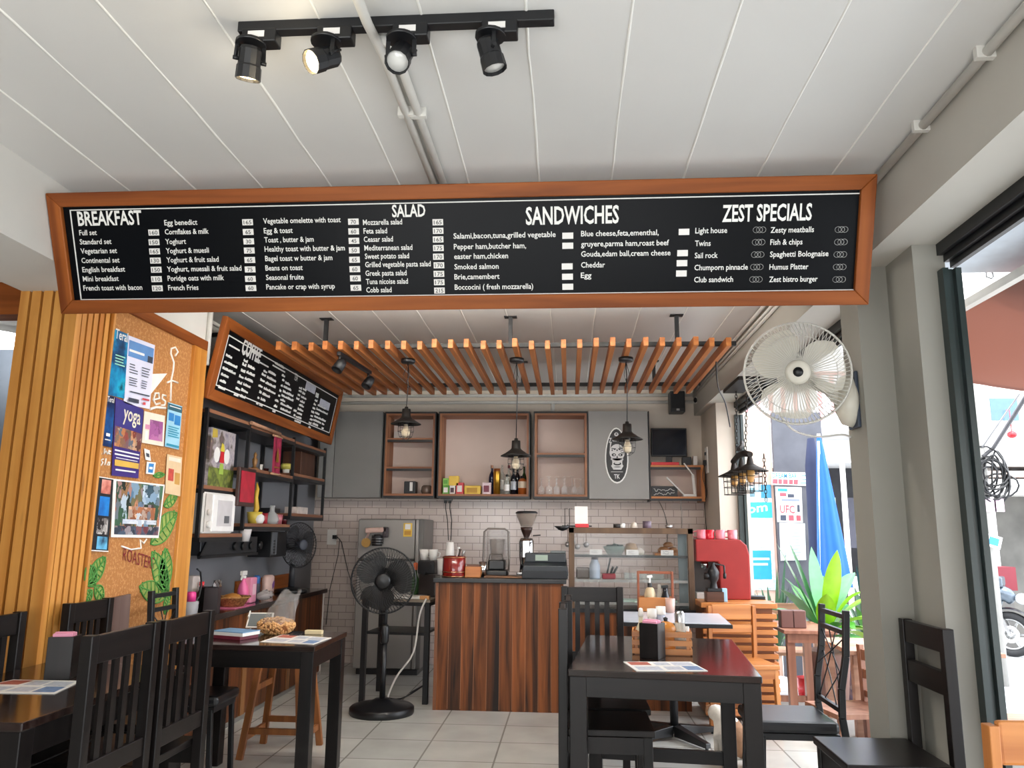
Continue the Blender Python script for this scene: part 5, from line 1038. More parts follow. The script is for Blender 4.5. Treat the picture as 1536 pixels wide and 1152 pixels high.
MB().tube([(-.103, -.08, .05), (-.105, -.08, .15), (-.10, -.08, .36), (-.07, -.08, .385), (.07, -.08, .385), (.10, -.08, .36), (.105, -.08, .15), (.103, -.08, .05)], .008, 8).build('cover_rim', plain('grey_rim', '6E6660', .3), t)
MB().lathe([(0, .13), (.05, .13), (.065, .30), (.06, .30), (.046, .14), (0, .14)], n=8, sm=False).build('jar', glass('jar_grey', '9A928C', .05, .35), t); MB().tube([(-.06, -.06, .13), (-.05, -.07, .18), (.05, -.07, .18), (.06, -.06, .13)], .005, 6).build('jar_handle', gray('5A5450'), t)
t = thing('coffee_grinder', 'chrome coffee grinder with a bean hopper on the bar counter', 'grinder', ct(789.5, 6.74))
MB().box(-.075, .075, -.10, .10, 0, .03).build('base', M_chrome, t, .006); MB().lathe([(0, .03), (.06, .03), (.055, .10), (.062, .15), (.064, .28), (.05, .31), (0, .315)], n=24).build('body', M_chrome, t)
MB().box(-.028, .028, -.09, -.055, .15, .29).build('doser', M_steel, t, .004)
MB().lathe([(.022, .315), (.045, .37), (.052, .40), (.03, .40), (0, .36)], n=20).build('hopper_neck', plain('dark_beans', '2E1812', .4), t)
MB().lathe([(.03, .40), (.05, .405), (.09, .505), (.092, .515), (.086, .515), (.046, .41)], n=28).build('hopper', glass('hopper_smoke', 'A8988C', .08, .45), t)
MB().lathe([(0, .515), (.094, .515), (.096, .522), (.08, .535), (0, .537)], n=28).build('hopper_lid', M_black, t); MB().cyl((.055, -.02, .33), (.12, -.03, .335), .005).build('knob', M_black, t); MB().cyl((.06, .0, .14), (.10, 0, .14), .018).build('knob', M_black, t)
t = thing('cash_register', 'dark blue-black cash register at the right end of the bar counter', 'cash register', ct(818, 6.45))
M_reg = plain('register_plastic', '1C2228', .4)
MB().hull8([(-.185, -.13, .02), (.185, -.13, .02), (.185, .12, .02), (-.185, .12, .02), (-.17, -.13, .10), (.17, -.13, .10), (.17, .12, .15), (-.17, .12, .15)]).build('body', M_reg, t, .006)
MB().box(-.18, .18, -.14, .13, 0, .06).build('drawer', gray('14181E'), t, .004); MB().box(-.165, .165, -.02, .12, .12, .195).build('display_housing', M_reg, t, .008); MB().box(-.08, .02, -.0225, -.0195, .135, .18).build('display', plain('pale_display', '8A9A8A', .3), t); MB().box(.04, .165, .0, .11, .196, .212).build('paper_cover', plain('grey_cover', '6A7070', .4), t, .003)
# ------------------------------------------------------------------ glass display case
t = thing('display_case', 'glass-fronted food display case in a brown wooden frame right of the bar', 'display case', (.0, 6.42, 0))
M_cas = wood('case_wood', '4A3422', '6C5036', 'Z', .5, .5); cz0, cz1 = .755, 1.385; cw = .99; cdp = .42
MB().box(.0, cw - .05, .02, cdp, 0, cz0 - .03).build('plank_base', M_plank, t)
MB().box(-.0, cw, 0, cdp, cz0 - .03, cz0).build('floor_panel', M_black, t)
for x in (0, cw - .045): MB().box(x, x + .045, 0, .04, cz0, cz1).build('post', M_cas, t, .003); MB().box(x, x + .045, cdp - .03, cdp, cz0, cz1).build('post', M_cas, t, .003)
MB().box(0, cw, 0, .04, cz1 - .045, cz1).build('top_rail', M_cas, t, .003); MB().box(0, cw, cdp - .03, cdp, cz1 - .045, cz1).build('top_rail', M_cas, t, .003)
for x in (.004, cw - .02): MB().box(x, x + .03 * 0 + .016, .04, cdp - .03, cz1 - .04, cz1).build('side_rail', M_cas, t)
MB().box(.045, cw - .045, .012, .018, cz0, cz1 - .045).build('front_glass', M_glass, t)
MB().box(.045, cw - .045, .04, cdp - .03, cz1 - .006, cz1).build('top_glass', M_glass, t)
MB().box(cw - .115, cw - .045, .06, .07, cz0, cz1 - .045).build('inner_strip', gray('6E7C80'), t)
al = plain('aluminium', 'A8A8A4', .35, metal=.7)
zs1 = PY(900, 833, 6.46).z; zs2 = PY(900, 870, 6.46).z
for z in (zs1, zs2, .80): MB().mat(glass('shelf_glass', 'CFE0DA', .05, .35)).box(.046, cw - .046, .045, cdp - .04, z - .006, z).mat(al if z != zs1 else gray('3A3C3C')).box(.046, cw - .046, .03, .044, z - .016, z + .004).build('shelf', None, t)
def inc(px, z, y=6.56): return Vector((PY(px, 840, y).x, y, z + .0005))
def card(label, px, z, w=.05): 
    t = thing('price_card', label, 'card', inc(px, z, 6.50)); MB().box(-w, w, -.002, .002, 0, .045).build('card', M_paper, t)
    m = MB(); r = random.Random(px)
    for k in range(2): m.tube([(-w * .7 + .012 * j, -.003, .032 - .016 * k + r.uniform(-.004, .004)) for j in range(int(w * 110))], .0018, 4)
    m.build('handwriting', gray('5A5A66'), t)
card('handwritten price card at the left of the upper case shelf', 894, zs1); card('handwritten price card in the middle of the upper case shelf', 949, zs1); card('handwritten price card before the bread board', 1001, zs1)
t = thing('salad_bowl', 'clear bowl of greens on the upper case shelf', 'bowl', inc(922, zs1, 6.66)); MB().lathe([(0, 0), (.06, 0), (.10, .07), (.096, .07), (.056, .006), (0, .006)], n=22).build('bowl', glass('bowl_glass', 'B8CCC4', .05, .35), t); crumple(lambda u, v: Vector((.08 * math.cos(6.283 * u) * math.sin(3.14 * v), .08 * math.sin(6.283 * u) * math.sin(3.14 * v), .055 - .025 * math.cos(3.14 * v))), 20, 10, .08, 5, 'greens', plain('dark_greens', '3A5048', .7, var=.4, scale=40), t)
t = thing('cake_box', 'small wrapped cake beside the salad bowl', 'cake', inc(947, zs1, 6.64)); MB().lathe([(0, 0), (.05, 0), (.055, .05), (.04, .09), (0, .10)], n=18).build('cake', plain('cake_crumb', 'A88A6A', .7, var=.3, scale=25), t)
solid('white_bun', 'round white bun on the upper case shelf', 'bun', MB().lathe([(0, 0), (.05, .005), (.055, .03), (.03, .055), (0, .06)], n=18), plain('white_bun_crust', 'D8CFC2', .6), inc(957, zs1, 6.68) + Vector((0, 0, .0)))
solid('bread_board', 'wooden bread board on the upper case shelf', 'board', MB().box(-.12, .12, -.07, .07, 0, .02), M_teak, inc(1003, zs1, 6.64), .003)
for k, (px, dz, s) in enumerate(((996, .0205, 1), (1010, .0205, .9), (1003, .0655, .85))): solid('bread_roll', ('bottom left', 'bottom right', 'topmost')[k] + ' brown roll on the bread board', 'bread', MB().lathe([(0, 0), (.045 * s, .004), (.05 * s, .025 * s), (.03 * s, .046 * s), (0, .052 * s)], n=16), plain('roll_crust', 'A06A38', .6, var=.2, scale=20), inc(px, zs1, 6.63) + Vector((0, 0, dz)))
t = thing('milk_bottle', 'pale blue plastic bottle with a dark cap on the lower case shelf', 'bottle', inc(892, zs2, 6.58)); MB().lathe([(0, 0), (.042, 0), (.045, .02), (.043, .11), (.028, .145), (.024, .16), (0, .16)], n=20).build('body', plain('pale_blue_plastic', 'B8C4D4', .3), t); MB().lathe([(.027, .155), (.027, .18), (0, .18)], n=16).build('cap', gray('3A3440'), t)
t = thing('knife_rest', 'red pouch with black knife handles on the lower case shelf', 'knives', inc(912, zs2, 6.6)); MB().box(-.05, .06, -.03, .03, 0, .045).build('pouch', plain('red_pouch', 'A03A44', .6), t, .01)
for k, (a, c_) in enumerate((((-.01, .04), (.02, .17)), ((.02, .04), (.04, .10)), ((.04, .04), (.075, .10)))): MB().bar((a[0], 0, a[1]), (c_[0], 0, c_[1]), .014, .018).build('knife_handle', M_black, t)
solid('dark_tub', 'grey-brown food tub at the left of the lower case shelf', 'tub', MB().box(-.055, .055, -.07, .07, 0, .09), plain('smoky_tub', '7A6E68', .3), inc(874, zs2, 6.66), .01)
solid('clear_tub', 'clear shallow food tub on the lower case shelf', 'tub', MB().box(-.16, .16, -.07, .07, 0, .05), glass('tub_plastic', 'B8C4C0', .1, .4), inc(965, zs2, 6.66), .008)
t = thing('plate_stack', 'white plates and papers on the case floor', 'papers', Vector((.62, 6.58, .8005))); MB().cbox((-.25, 0, .01), (.3, .2, .012)).cbox((.05, .02, .008), (.35, .22, .012), Matrix.Rotation(.2, 3, 'Z')).build('papers', plain('pale_green_paper', 'C4DCCF', .5), t)
zt = cz1 + .0005
t = thing('card_stand', 'blank white card on a red stand on top of the display case', 'sign', (PY(872, 790, 6.46).x, 6.46, zt)); MB().box(-.05, .06, -.03, .03, 0, .03).build('base', M_red, t, .004); MB().cbox((.0, .0, .10), (.105, .006, .14), Matrix.Rotation(-.1, 3, 'X')).build('card', M_paper, t)
t = thing('dark_ladle', 'dark bowl-shaped ladle hanging at the left top corner of the case', 'ladle', (-.05, 6.44, zt - .01)); MB().lathe([(0, -.02), (.03, -.012), (.07, .02), (.06, .02), (0, -.01)], n=20).build('bowl', M_black, t); MB().bar((.05, 0, .018), (.12, .02, .018), .012, .008).build('handle', M_black, t)
for px, lab, prof, mt in ((924, 'small dark bottle lying among things on the case top', [(0, 0), (.03, 0), (.03, .03), (0, .03)], gray('2A2624')), (932, 'pair of small white jars on the case top', [(0, 0), (.022, 0), (.022, .035), (0, .035)], M_paper), (949, 'small cream shell-like cup on the case top', [(0, 0), (.03, 0), (.02, .04), (0, .05)], plain('cream_cup', 'D8CCBE', .5)), (968, 'short purple and white tin on the case top', [(0, 0), (.035, 0), (.035, .055), (0, .055)], plain('purple_tin', '6A5A68', .4, var=.3, scale=20)), (1000, 'grey wire whisk head on the case top', [(0, 0), (.02, 0), (.03, .02), (0, .03)], M_steel)):
    solid('small_jar', lab, 'jar', MB().lathe(prof, n=16), mt, (PY(px, 793, 6.6).x, 6.455 if px != 949 else 6.46, zt))
# ------------------------------------------------------------------ furniture
def slat_chair(label, loc, rz, w=.42, d=.42, sh=.48, th=1.0, style='slats', group=None):
    """dark wooden chair; front looks along local -y"""
    t = thing('dining_chair', label, 'chair', loc, rz, group)
    hw, hd, p = w / 2, d / 2, .042
    lean = .0
    for s in (-1, 1):
        MB().box(s * hw - (p if s > 0 else 0), s * hw + (p if s < 0 else 0), -hd, -hd + p, 0, sh - .03).build('leg', M_dkwood, t, .003)
        MB().box(s * hw - (p if s > 0 else 0), s * hw + (p if s < 0 else 0), hd - p, hd, 0, th).build('back_leg', M_dkwood, t, .003)
        MB().box(s * hw - (.03 if s > 0 else .01) , s * hw + (.03 if s < 0 else .01) - (.02 if s > 0 else -.0), -hd + p, hd - p, sh - .10, sh - .03).build('side_apron', M_dkwood, t)
    MB().box(-hw + p, hw - p, -hd + .006, -hd + .03, sh - .12, sh - .03).build('front_apron', M_dkwoodX, t)
    MB().box(-hw - .006, hw + .006, -hd - .012, hd - p - .001, sh - .03, sh).build('seat', M_dkwoodX, t, .005)
    i = hw - p
    if style == 'slats':
        MB().box(-i, i, hd - .032, hd - .008, th - .095, th - .004).build('top_rail', M_dkwoodX, t, .003)
        MB().box(-i, i, hd - .032, hd - .008, sh + .05, sh + .115).build('lower_rail', M_dkwoodX, t, .003)
        n = 4; 
        for k in range(n):
            x = -i + (2 * i) * (k + 1) / (n + 1); MB().box(x - .016, x + .016, hd - .026, hd - .014, sh + .115, th - .095).build('slat', M_dkwood, t)
    elif style == 'rails':
        MB().box(-i, i, hd - .036, hd - .006, th - .09, th - .003).build('top_rail', M_dkwoodX, t, .003)
        MB().box(-i, i, hd - .036, hd - .006, th - .245, th - .16).build('back_rail', M_dkwoodX, t, .003)
    return t
H = math.pi / 2
slat_chair('black slat-back chair nearest on the right side of the left front table', (-1.765, 2.778, 0), -H, .44, .42)
slat_chair('black slat-back chair second along the right side of the left front table', (-1.755, 3.23, 0), -H, .43, .42)
slat_chair('black slat-back chair at the far left edge of the picture by the slats', (-2.215, 3.21, 0), H, .40, .42, .48, .985)
slat_chair('black slat-back chair standing against the cork board under the photo strip', (-2.15, 3.79, 0), H, .36, .42)
slat_chair('nearer of the two black chairs pushed under the left side of the right table', (.16, 3.935, 0), H, .38, .42)
slat_chair('farther of the two black chairs pushed under the left side of the right table', (.185, 4.385, 0), H, .40, .42)
slat_chair('black slat-back chair at the far end of the right table before the display case', (.15, 5.08, 0), 0, .40, .42)
slat_chair('black two-rail chair standing before the grey pillar', (1.225, 3.335, 0), -H, .40, .41, .525, 1.005, 'rails')
def table(name, label, loc, rz, w, d, h, leg=.07, mt=M_dktop, stretch=False):
    t = thing(name, label, 'table', loc, rz)
    MB().box(-w / 2, w / 2, -d / 2, d / 2, h - .028, h).build('table_top', mt, t, .004)
    a = .012
    for s in (-1, 1):
        MB().box(-w / 2 + leg, w / 2 - leg, s * (d / 2 - a) - (.022 if s > 0 else 0), s * (d / 2 - a) + (.022 if s < 0 else 0), h - .115, h - .0285).build('apron', M_dkwoodX, t, .002)
        MB().box(s * (w / 2 - a) - (.022 if s > 0 else 0), s * (w / 2 - a) + (.022 if s < 0 else 0), -d / 2 + leg, d / 2 - leg, h - .115, h - .0285).build('apron', M_dkwood, t, .002)
        for q in (-1, 1): MB().box(s * (w / 2 - .006) - (leg if s > 0 else 0), s * (w / 2 - .006) + (leg if s < 0 else 0), q * (d / 2 - .006) - (leg if q > 0 else 0), q * (d / 2 - .006) + (leg if q < 0 else 0), 0, h - .0285).build('leg', M_dkwood, t, .003)
    if stretch: MB().box(-w / 2 + leg, w / 2 - leg, d / 2 - .05, d / 2 - .02, .08, .15).build('stretcher', M_dkwoodX, t)
    return t
R1 = R_(-5.5)
t1 = table('dining_table', 'dark varnished table at the right front with the condiment crate', (.465, 4.205, 0), R1, .83, 1.21, .75, .075, stretch=True)
table('dining_table', 'dark table in the left middle with the bag of peanuts', (-1.715, 4.475, 0), 0, .78, .61, .75, .07)
table('dining_table', 'dark table at the left front edge with a pink napkin box', (-2.03, 3.0, 0), 0, .66, 1.065, .75, .07)
# pedestal table
t = thing('pedestal_table', 'white-topped pedestal table with a black edge behind the right table', 'table', (.70, 5.62, 0), R_(-4))
MB().mat(M_black).box(-.365, .365, -.34, .34, .752, .775).build('top_edge', None, t, .003); MB().box(-.355, .355, -.33, .33, .775, .781).build('table_top', plain('white_laminate', 'CDD2DC', .22, var=.02), t, .002)
MB().cyl((0, 0, .06), (0, 0, .752), .028, n=18).build('column', M_blackm, t)
for k in range(4):
    a = k * H + .6; d = Vector((math.cos(a), math.sin(a), 0)); MB().hull8([d * .03 + Vector((-d.y, d.x, 0)) * .03 + Vector((0, 0, .02)), d * .03 - Vector((-d.y, d.x, 0)) * .03 + Vector((0, 0, .02)), d * .34 - Vector((-d.y, d.x, 0)) * .02 + Vector((0, 0, .015)), d * .34 + Vector((-d.y, d.x, 0)) * .02 + Vector((0, 0, .015)), d * .03 + Vector((-d.y, d.x, 0)) * .03 + Vector((0, 0, .09)), d * .03 - Vector((-d.y, d.x, 0)) * .03 + Vector((0, 0, .09)), d * .34 - Vector((-d.y, d.x, 0)) * .02 + Vector((0, 0, .045)), d * .34 + Vector((-d.y, d.x, 0)) * .02 + Vector((0, 0, .045))]).build('foot', M_black, t, .004)
    f = d * .325; MB().cyl((f.x, f.y, 0), (f.x, f.y, .016), .012, n=10).build('glide', M_black, t)
# black metal chair with leather seat
def metal_chair(label, loc, rz, w=.40, d=.40, sh=.47, th=.97, wires=True):
    t = thing('metal_chair', label, 'chair', loc, rz); hw, hd = w / 2, d / 2
    MB().box(-hw, hw, -hd - .02, hd - .02, sh - .055, sh).build('seat_pad', plain('black_leather', '17181C', .32, spec=.6), t, .018)
    MB().box(-hw + .01, hw - .01, -hd, hd - .02, sh - .085, sh - .056).build('seat_frame', M_blackm, t)
    for s in (-1, 1):
        x = s * (hw - .015)
        MB().bar((x, -hd + .02, sh - .07), (x, -hd - .0, 0), .026, .026).build('leg', M_blackm, t, .003)
        b = MB(); P = [(x, hd + .05, 0), (x, hd + .01, sh - .1), (x, hd - .005, sh + .02), (x, hd + .0, sh + .15), (x, hd + .03, sh + .3), (x, hd + .045, th)]
        for a_, c_ in zip(P, P[1:]): b.bar(a_, c_, .03, .03)
        b.build('back_post', M_blackm, t, .003)
    y = hd + .04; i = hw - .03
    for z, yy in ((th - .03, y + .0), (th - .105, y - .005), (sh + .05, hd - .002)): MB().box(-i, i, yy - .01, yy + .01, z - .011, z + .011).build('back_rail', M_blackm, t)
    b = MB()
    for k in range(2):
        z0_, z1_ = sh + .06 + k * .0, th - .11; zm = (z0_ + z1_) / 2
    for a_, c_ in (((-i, sh + .06), (i * .3, th - .11)), ((i, sh + .06), (-i * .3, th - .11)), ((-i * .5, sh + .06), (i, sh + .28)), ((i * .5, sh + .06), (-i, sh + .28)), ((-i, sh + .22), (i, th - .13)), ((i, sh + .22), (-i, th - .13))): b.tube([(a_[0], hd + .003, a_[1]), ((a_[0] + c_[0]) / 2, hd + .022, (a_[1] + c_[1]) / 2), (c_[0], hd + .033, c_[1])], .0035, 5)
    b.build('wire_lattice', M_blackm, t)
    return t
metal_chair('black metal chair with a black leather seat to the right of the right table', (1.10, 4.23, 0), -H, .40, .40, .47, .985)
metal_chair('black metal chair with a wire back against the right end of the cork board', (-2.07, 4.42, 0), H, .30, .36, .47, 1.01)
solid('brown_board', 'brown board leaning on the cork board between two black chairs', 'board', MB().hull8([(.0, 0, 0), (.02, 0, 0), (.02, .20, 0), (.0, .20, 0), (-.03, 0, .99), (-.01, 0, .99), (-.01, .20, 1.0), (-.03, .20, 1.0)]), wood('greyish_brown_board', '4A342C', '6E5A54', 'Z', .4, .4), (-2.345, 3.985, 0))
# folding wooden chairs
def wood_chair(label, loc, rz, w=.36, sh=.47, th=.83, name='wooden_chair', mx=None, mz=None):
    mx = mx or M_teak; mz = mz or M_teakZ
    t = thing(name, label, 'chair', loc, rz); hw = w / 2
    for s in (-1, 1):
        MB().bar((s * (hw - .014), .20, .0), (s * (hw - .014), .17, th), .028, .04).build('back_leg', mz, t, .003)
        MB().bar((s * (hw - .014), -.20, .0), (s * (hw - .014), -.17, sh - .03), .028, .04).build('leg', mz, t, .003)
        MB().box(s * (hw - .02) - .008, s * (hw - .02) + .008, -.15, .17, sh - .07, sh - .03).build('side_apron', M_teakY, t)
    MB().box(-hw + .03, hw - .03, .16, .185, th - .10, th + .01).build('top_rail', mx, t, .008)
    MB().box(-hw + .03, hw - .03, .165, .187, th - .19, th - .135).build('back_rail', mx, t, .004)
    MB().box(-hw - .01, hw + .01, -.20, .15, sh - .03, sh).build('seat', mx, t, .006); MB().box(-hw + .02, hw - .02, -.19, -.165, sh - .09, sh - .03).build('front_apron', mx, t)
    MB().box(-hw + .03, hw - .03, -.19, -.17, .15, .19).box(-hw + .03, hw - .03, .185, .2, .15, .19).build('stretcher', mx, t)
    return t
wood_chair('orange wooden chair before the slatted cabinet', (1.21, 5.845, 0), R_(9), .36)
wood_chair('orange wooden chair at the bottom right corner by the frame', (1.315, 2.12, 0), R_(4), .42, .47, .86)
# stool under the left middle table
t = thing('wooden_stool', 'light wooden stool with splayed legs behind the left middle table', 'stool', (-1.775, 5.03, 0))
M_st = wood('stool_wood', '6E3E1C', '9A6030', 'Z', .6, .45)
MB().box(-.15, .15, -.15, .15, .60, .63).build('seat', M_st, t, .006)
for sx in (-1, 1):
    for sy in (-1, 1): MB().bar((sx * .185, sy * .185, 0), (sx * .115, sy * .115, .60), .04, .03).build('leg', M_st, t, .003)
    MB().box(sx * .172 - .01, sx * .172 + .01, -.15, .15, .10, .135).build('stretcher', M_st, t); MB().box(-.15, .15, sx * .160 - .01, sx * .160 + .01, .14, .175).build('stretcher', M_st, t)
    MB().box(sx * .135 - .01, sx * .135 + .01, -.12, .12, .38, .415).build('stretcher', M_st, t)
# slatted cabinet with the red coffee machine
t = thing('slatted_cabinet', 'orange wooden cabinet with horizontal slats right of the display case', 'cabinet', (1.0, 6.16, 0))
MB().box(.02, .52, .03, .50, .02, .80).build('body', wood('cabinet_inner_wood', '6A3A18', '94562A', 'X', .6, .5), t)
for k in range(13): MB().box(.0, .545, .0, .03, .035 + .0575 * k, .07 + .0575 * k).build('front_slat', M_teak, t, .003)
for k in range(13): MB().box(.52, .548, .03, .50, .035 + .0575 * k, .07 + .0575 * k).build('side_slat', M_teakY, t, .003)
MB().box(-.01, .55, -.015, .52, .80, .836).build('cabinet_top', M_teak, t, .004)
CT = .8365
t = thing('coffee_machine', 'red coffee machine with a rounded hood on the slatted cabinet', 'coffee machine', (1.21, 6.50, CT))
RM = plain('matt_red', '922C2A', .45, spec=.3)
pr = [(-.20, .29), (-.03, .29), (-.02, .27), (-.02, 0), (.215, 0), (.22, .34), (.20, .42), (.15, .465), (-.20, .465)]
pr[:] = [(x, z) for x, z in pr]
MB().prism(pr, (0, -.06, 0), XA, ZA, -.22).build('hood', RM, t, .01)
MB().box(-.20, -.025, -.02, .14, .0, .05).build('drip_base', gray('B0ACA8'), t, .006); MB().box(-.20, -.025, .10, .15, .05, .288).build('back_panel', gray('4A4644'), t)
MB().cyl((-.12, .04, .29), (-.12, .04, .24), .03).build('group_head', M_chrome, t); MB().bar((-.12, .04, .25), (-.14, -.1, .245), .02, .02).build('handle', M_black, t)
mp = t.location
for k, (px, mt, w_) in enumerate(((1051, plain('pink_glaze', 'E0808C', .25), 'pink mug at the left end'), (1063, plain('red_glaze', 'C81E30', .25), 'red mug second from the left'), (1079, MATS['pink_glaze'], 'pink mug third from the left'), (1097, MATS['pink_glaze'], 'pink mug at the right end'))):
    m_ = thing('mug', w_ + ' of the row on the red coffee machine', 'mug', (PY(px, 805, 6.60).x, 6.56, CT + .4655), -.4 - .2 * (k % 2), 'mugs on the coffee machine')
    MB().lathe([(0, 0), (.036, 0), (.038, .008), (.038, .075), (.034, .075), (.033, .01), (0, .01)], n=22).build('cup', mt, m_); MB().tube([(-.036, -.01, .062), (-.062, -.018, .058), (-.066, -.02, .036), (-.058, -.018, .016), (-.036, -.01, .014)], .006, 8).build('handle', mt, m_)
t = thing('coffee_mill', 'black cast-iron hand coffee mill with a wooden drawer on the slatted cabinet', 'coffee mill', (PY(1071, 890, 6.26).x, 6.26, CT))
MB().box(-.065, .065, -.06, .06, .0, .075).build('drawer_box', wood('mill_box_wood', '3A2014', '5C3826', 'X', .6, .4), t, .004); MB().box(-.055, .055, -.05, .05, .075, .10).build('top_plate', M_black, t, .004)
MB().lathe([(.03, .10), (.022, .14), (.04, .17), (.045, .22), (.03, .25), (.015, .27), (.015, .29), (0, .29)], n=18).build('hopper', M_black, t); MB().bar((0, 0, .285), (.08, -.02, .27), .014, .01).cyl((.08, -.02, .27), (.082, -.02, .20), .007).build('crank', M_black, t); MB().lathe([(0, .12), (.012, .125), (.012, .16), (0, .165)], (.082, -.02, .05), 12).build('crank_knob', M_black, t)
MB().lathe([(0, 0), (.028, 0), (.028, .04), (0, .04)], (-.03, .0, .19), 14, Matrix.Rotation(-H, 3, 'Y')).build('wheel', M_black, t)
solid('blue_pack', 'small pale blue pack beside the coffee mill', 'pack', MB().box(-.02, .02, -.02, .02, 0, .10), plain('ice_blue', '9AC4DC', .4), (PY(1087, 890, 6.24).x, 6.26, CT), .004)
solid('open_book', 'black-covered book at the back right of the slatted cabinet', 'book', MB().box(-.06, .06, -.05, .06, 0, .025), M_black, (1.49, 6.55, CT), .003)
# ------------------------------------------------------------------ on the tables
M1 = Matrix.Translation(t1.location) @ Matrix.Rotation(R1, 4, 'Z')
def tt(px, py, z=.7505): return PZ(px, py, z)
def menu_sheet(label, px, seed, z=.7505):
    P = [PZ(*p, z) for p in px]; o = P[0]; t = thing('menu_sheet', label, 'menu', o)
    m = MB(); m.hull8([P[0] - o, P[1] - o, P[2] - o, P[3] - o] + [p - o + Vector((0, 0, .002)) for p in P]); m.build('sheet', M_paper, t)
    def at(u, v, e): a = (P[0] - o).lerp(P[1] - o, u); b = (P[3] - o).lerp(P[2] - o, u); return a.lerp(b, v) + Vector((0, 0, .002 + e))
    def pn(u0, u1, v0, v1, mt, e=.0005): MB().quad(at(u0, v0, e), at(u1, v0, e), at(u1, v1, e), at(u0, v1, e)).build('printed_panel', mt, t)
    r = random.Random(seed); mr = plain('food_red', 'A8584A', .5, var=.3, scale=40); mb = plain('print_blue', '6A86B0', .5, var=.3, scale=50)
    pn(.04, .34, .06, .4, mr); pn(.40, .62, .1, .42, plain('pale_print', 'B8BCC8', .5, var=.2, scale=60)); pn(.66, .95, .1, .45, plain('pale_print', 'B8BCC8', .5)); pn(.05, .4, .55, .92, plain('pale_print', 'B8BCC8', .5)); pn(.46, .7, .55, .9, plain('pale_print', 'B8BCC8', .5)); pn(.74, .97, .5, .92, mb)
    return t
menu_sheet('printed menu sheet lying at the front of the right table', [(935, 993), (1036, 993), (1062, 1007), (955, 1007)], 1)
menu_sheet('printed menu sheet lying on the left middle table', [(424, 952), (497, 957), (470, 967), (390, 963)], 2)
menu_sheet('printed menu sheet lying on the left front table', [(20, 1020), (122, 1022), (82, 1041), (-70, 1039)], 3)
p = tt(977, 988); napkin_box('dark napkin box with pink napkins on the right table', Vector((p.x + .01, p.y + .03, .7505)), R_(-28), .165, .048)
p = tt(84, 1019); napkin_box('dark napkin box with pink napkins on the left front table', Vector((p.x, p.y + .03, .7505)), R_(15), .165, .048)
# condiment crate on the right table
a, b_ = PZ(952, 983, .7505), PZ(1040, 983, .7505); c = (a + b_) / 2; cwid = (b_ - a).length
t = thing('condiment_crate', 'slatted wooden crate of condiments on the right table', 'crate', (c.x, c.y + .09, .7505), R1)
w, d, hh = cwid / 2, .09, .115
for k in range(3):
    z = .004 + .041 * k
    for y in (-d, d - .008): MB().box(-w, w, y, y + .008, z, z + .026).build('slat', M_teak, t, .001)
    for x in (-w, w - .008): MB().box(x, x + .008, -d + .009, d - .009, z, z + .026).build('end_slat', M_teakY, t, .001)
for sx in (-1, 1):
    for sy in (-1, 1): MB().box(sx * (w - .02) - .008, sx * (w - .02) + .008, sy * (d - .016) - .007, sy * (d - .016) + .007, 0, hh).build('corner_post', M_teakZ, t)
MB().box(-w + .01, w - .01, -d + .01, d - .01, .0, .006).build('bottom', M_teak, t)
MT = Matrix.Translation(t.location) @ Matrix.Rotation(R1, 4, 'Z')
def incr(name, label, cat, x, y, parts):
    q = thing(name, label, cat, MT @ Vector((x, y, .0065)), R1)
    for nm, prof, mt in parts: MB().lathe(prof, n=18).build(nm, mt, q)
    return q
bot = lambda r, h, cap: [(0, 0), (r, 0), (r, h * .6), (r * .45, h * .78), (r * .4, h), (0, h)]
cg = glass('condiment_glass', 'E4E0D4', .05, .4)
incr('sauce_bottle', 'pale sauce bottle with a white spout at the left of the crate', 'bottle', -w + .045, .03, [('body', bot(.028, .17, 1), plain('pale_sauce', 'D8D0B4', .3)), ('cap', [(.013, .165), (.016, .17), (.010, .205), (0, .21)], M_whitep)])
incr('sauce_bottle', 'small dark sauce bottle with a yellow cap in the crate', 'bottle', -w + .06, -.04, [('body', bot(.019, .12, 1), plain('dark_sauce', '4A1E12', .2)), ('cap', [(.014, .11), (.015, .145), (0, .147)], M_yellow)])
incr('shaker', 'clear salt shaker with a white cap in the crate', 'shaker', -.045, .03, [('body', [(0, 0), (.024, 0), (.022, .17), (0, .17)], cg), ('cap', [(.024, .165), (.025, .205), (0, .207)], M_whitep)])
incr('shaker', 'bluish shaker with a white cap behind the squash-shaped pot', 'shaker', .0, .06, [('body', [(0, 0), (.024, 0), (.023, .18), (0, .18)], plain('bluish_white', 'C4CCE0', .3)), ('cap', [(.025, .175), (.025, .215), (0, .217)], M_whitep)])
incr('red_shaker', 'small red bottle beside the salt shaker', 'bottle', -.035, -.04, [('body', bot(.016, .15, 1), M_red)])
q = incr('squash_pot', 'orange squash-shaped ceramic pot in the crate', 'pot', .022, -.015, [('body', [(0, 0), (.045, 0), (.052, .03), (.042, .06), (.046, .085), (.052, .11), (.038, .14), (.012, .15), (0, .15)], plain('pumpkin_glaze', 'C07A30', .3)), ('knob', [(.008, .148), (.012, .165), (0, .172)], M_black)])
MB().tube([(.05, 0, .11), (.085, 0, .10), (.08, 0, .05), (.05, 0, .03)], .006, 8).build('handle', plain('cream_glaze', 'D8C4A0', .3), q)
incr('oil_bottle', 'black-capped bottle behind the squash-shaped pot', 'bottle', .085, .05, [('body', bot(.026, .16, 1), dk), ('cap', [(.013, .155), (.013, .19), (0, .19)], M_black)])
q = incr('sugar_dispenser', 'clear sugar dispenser with a steel neck at the right of the crate', 'dispenser', w - .055, .0, [('body', [(0, 0), (.042, 0), (.046, .04), (.028, .12), (.024, .15), (0, .15)], cg), ('neck', [(.025, .145), (.026, .185), (.018, .20), (0, .20)], M_steel)])
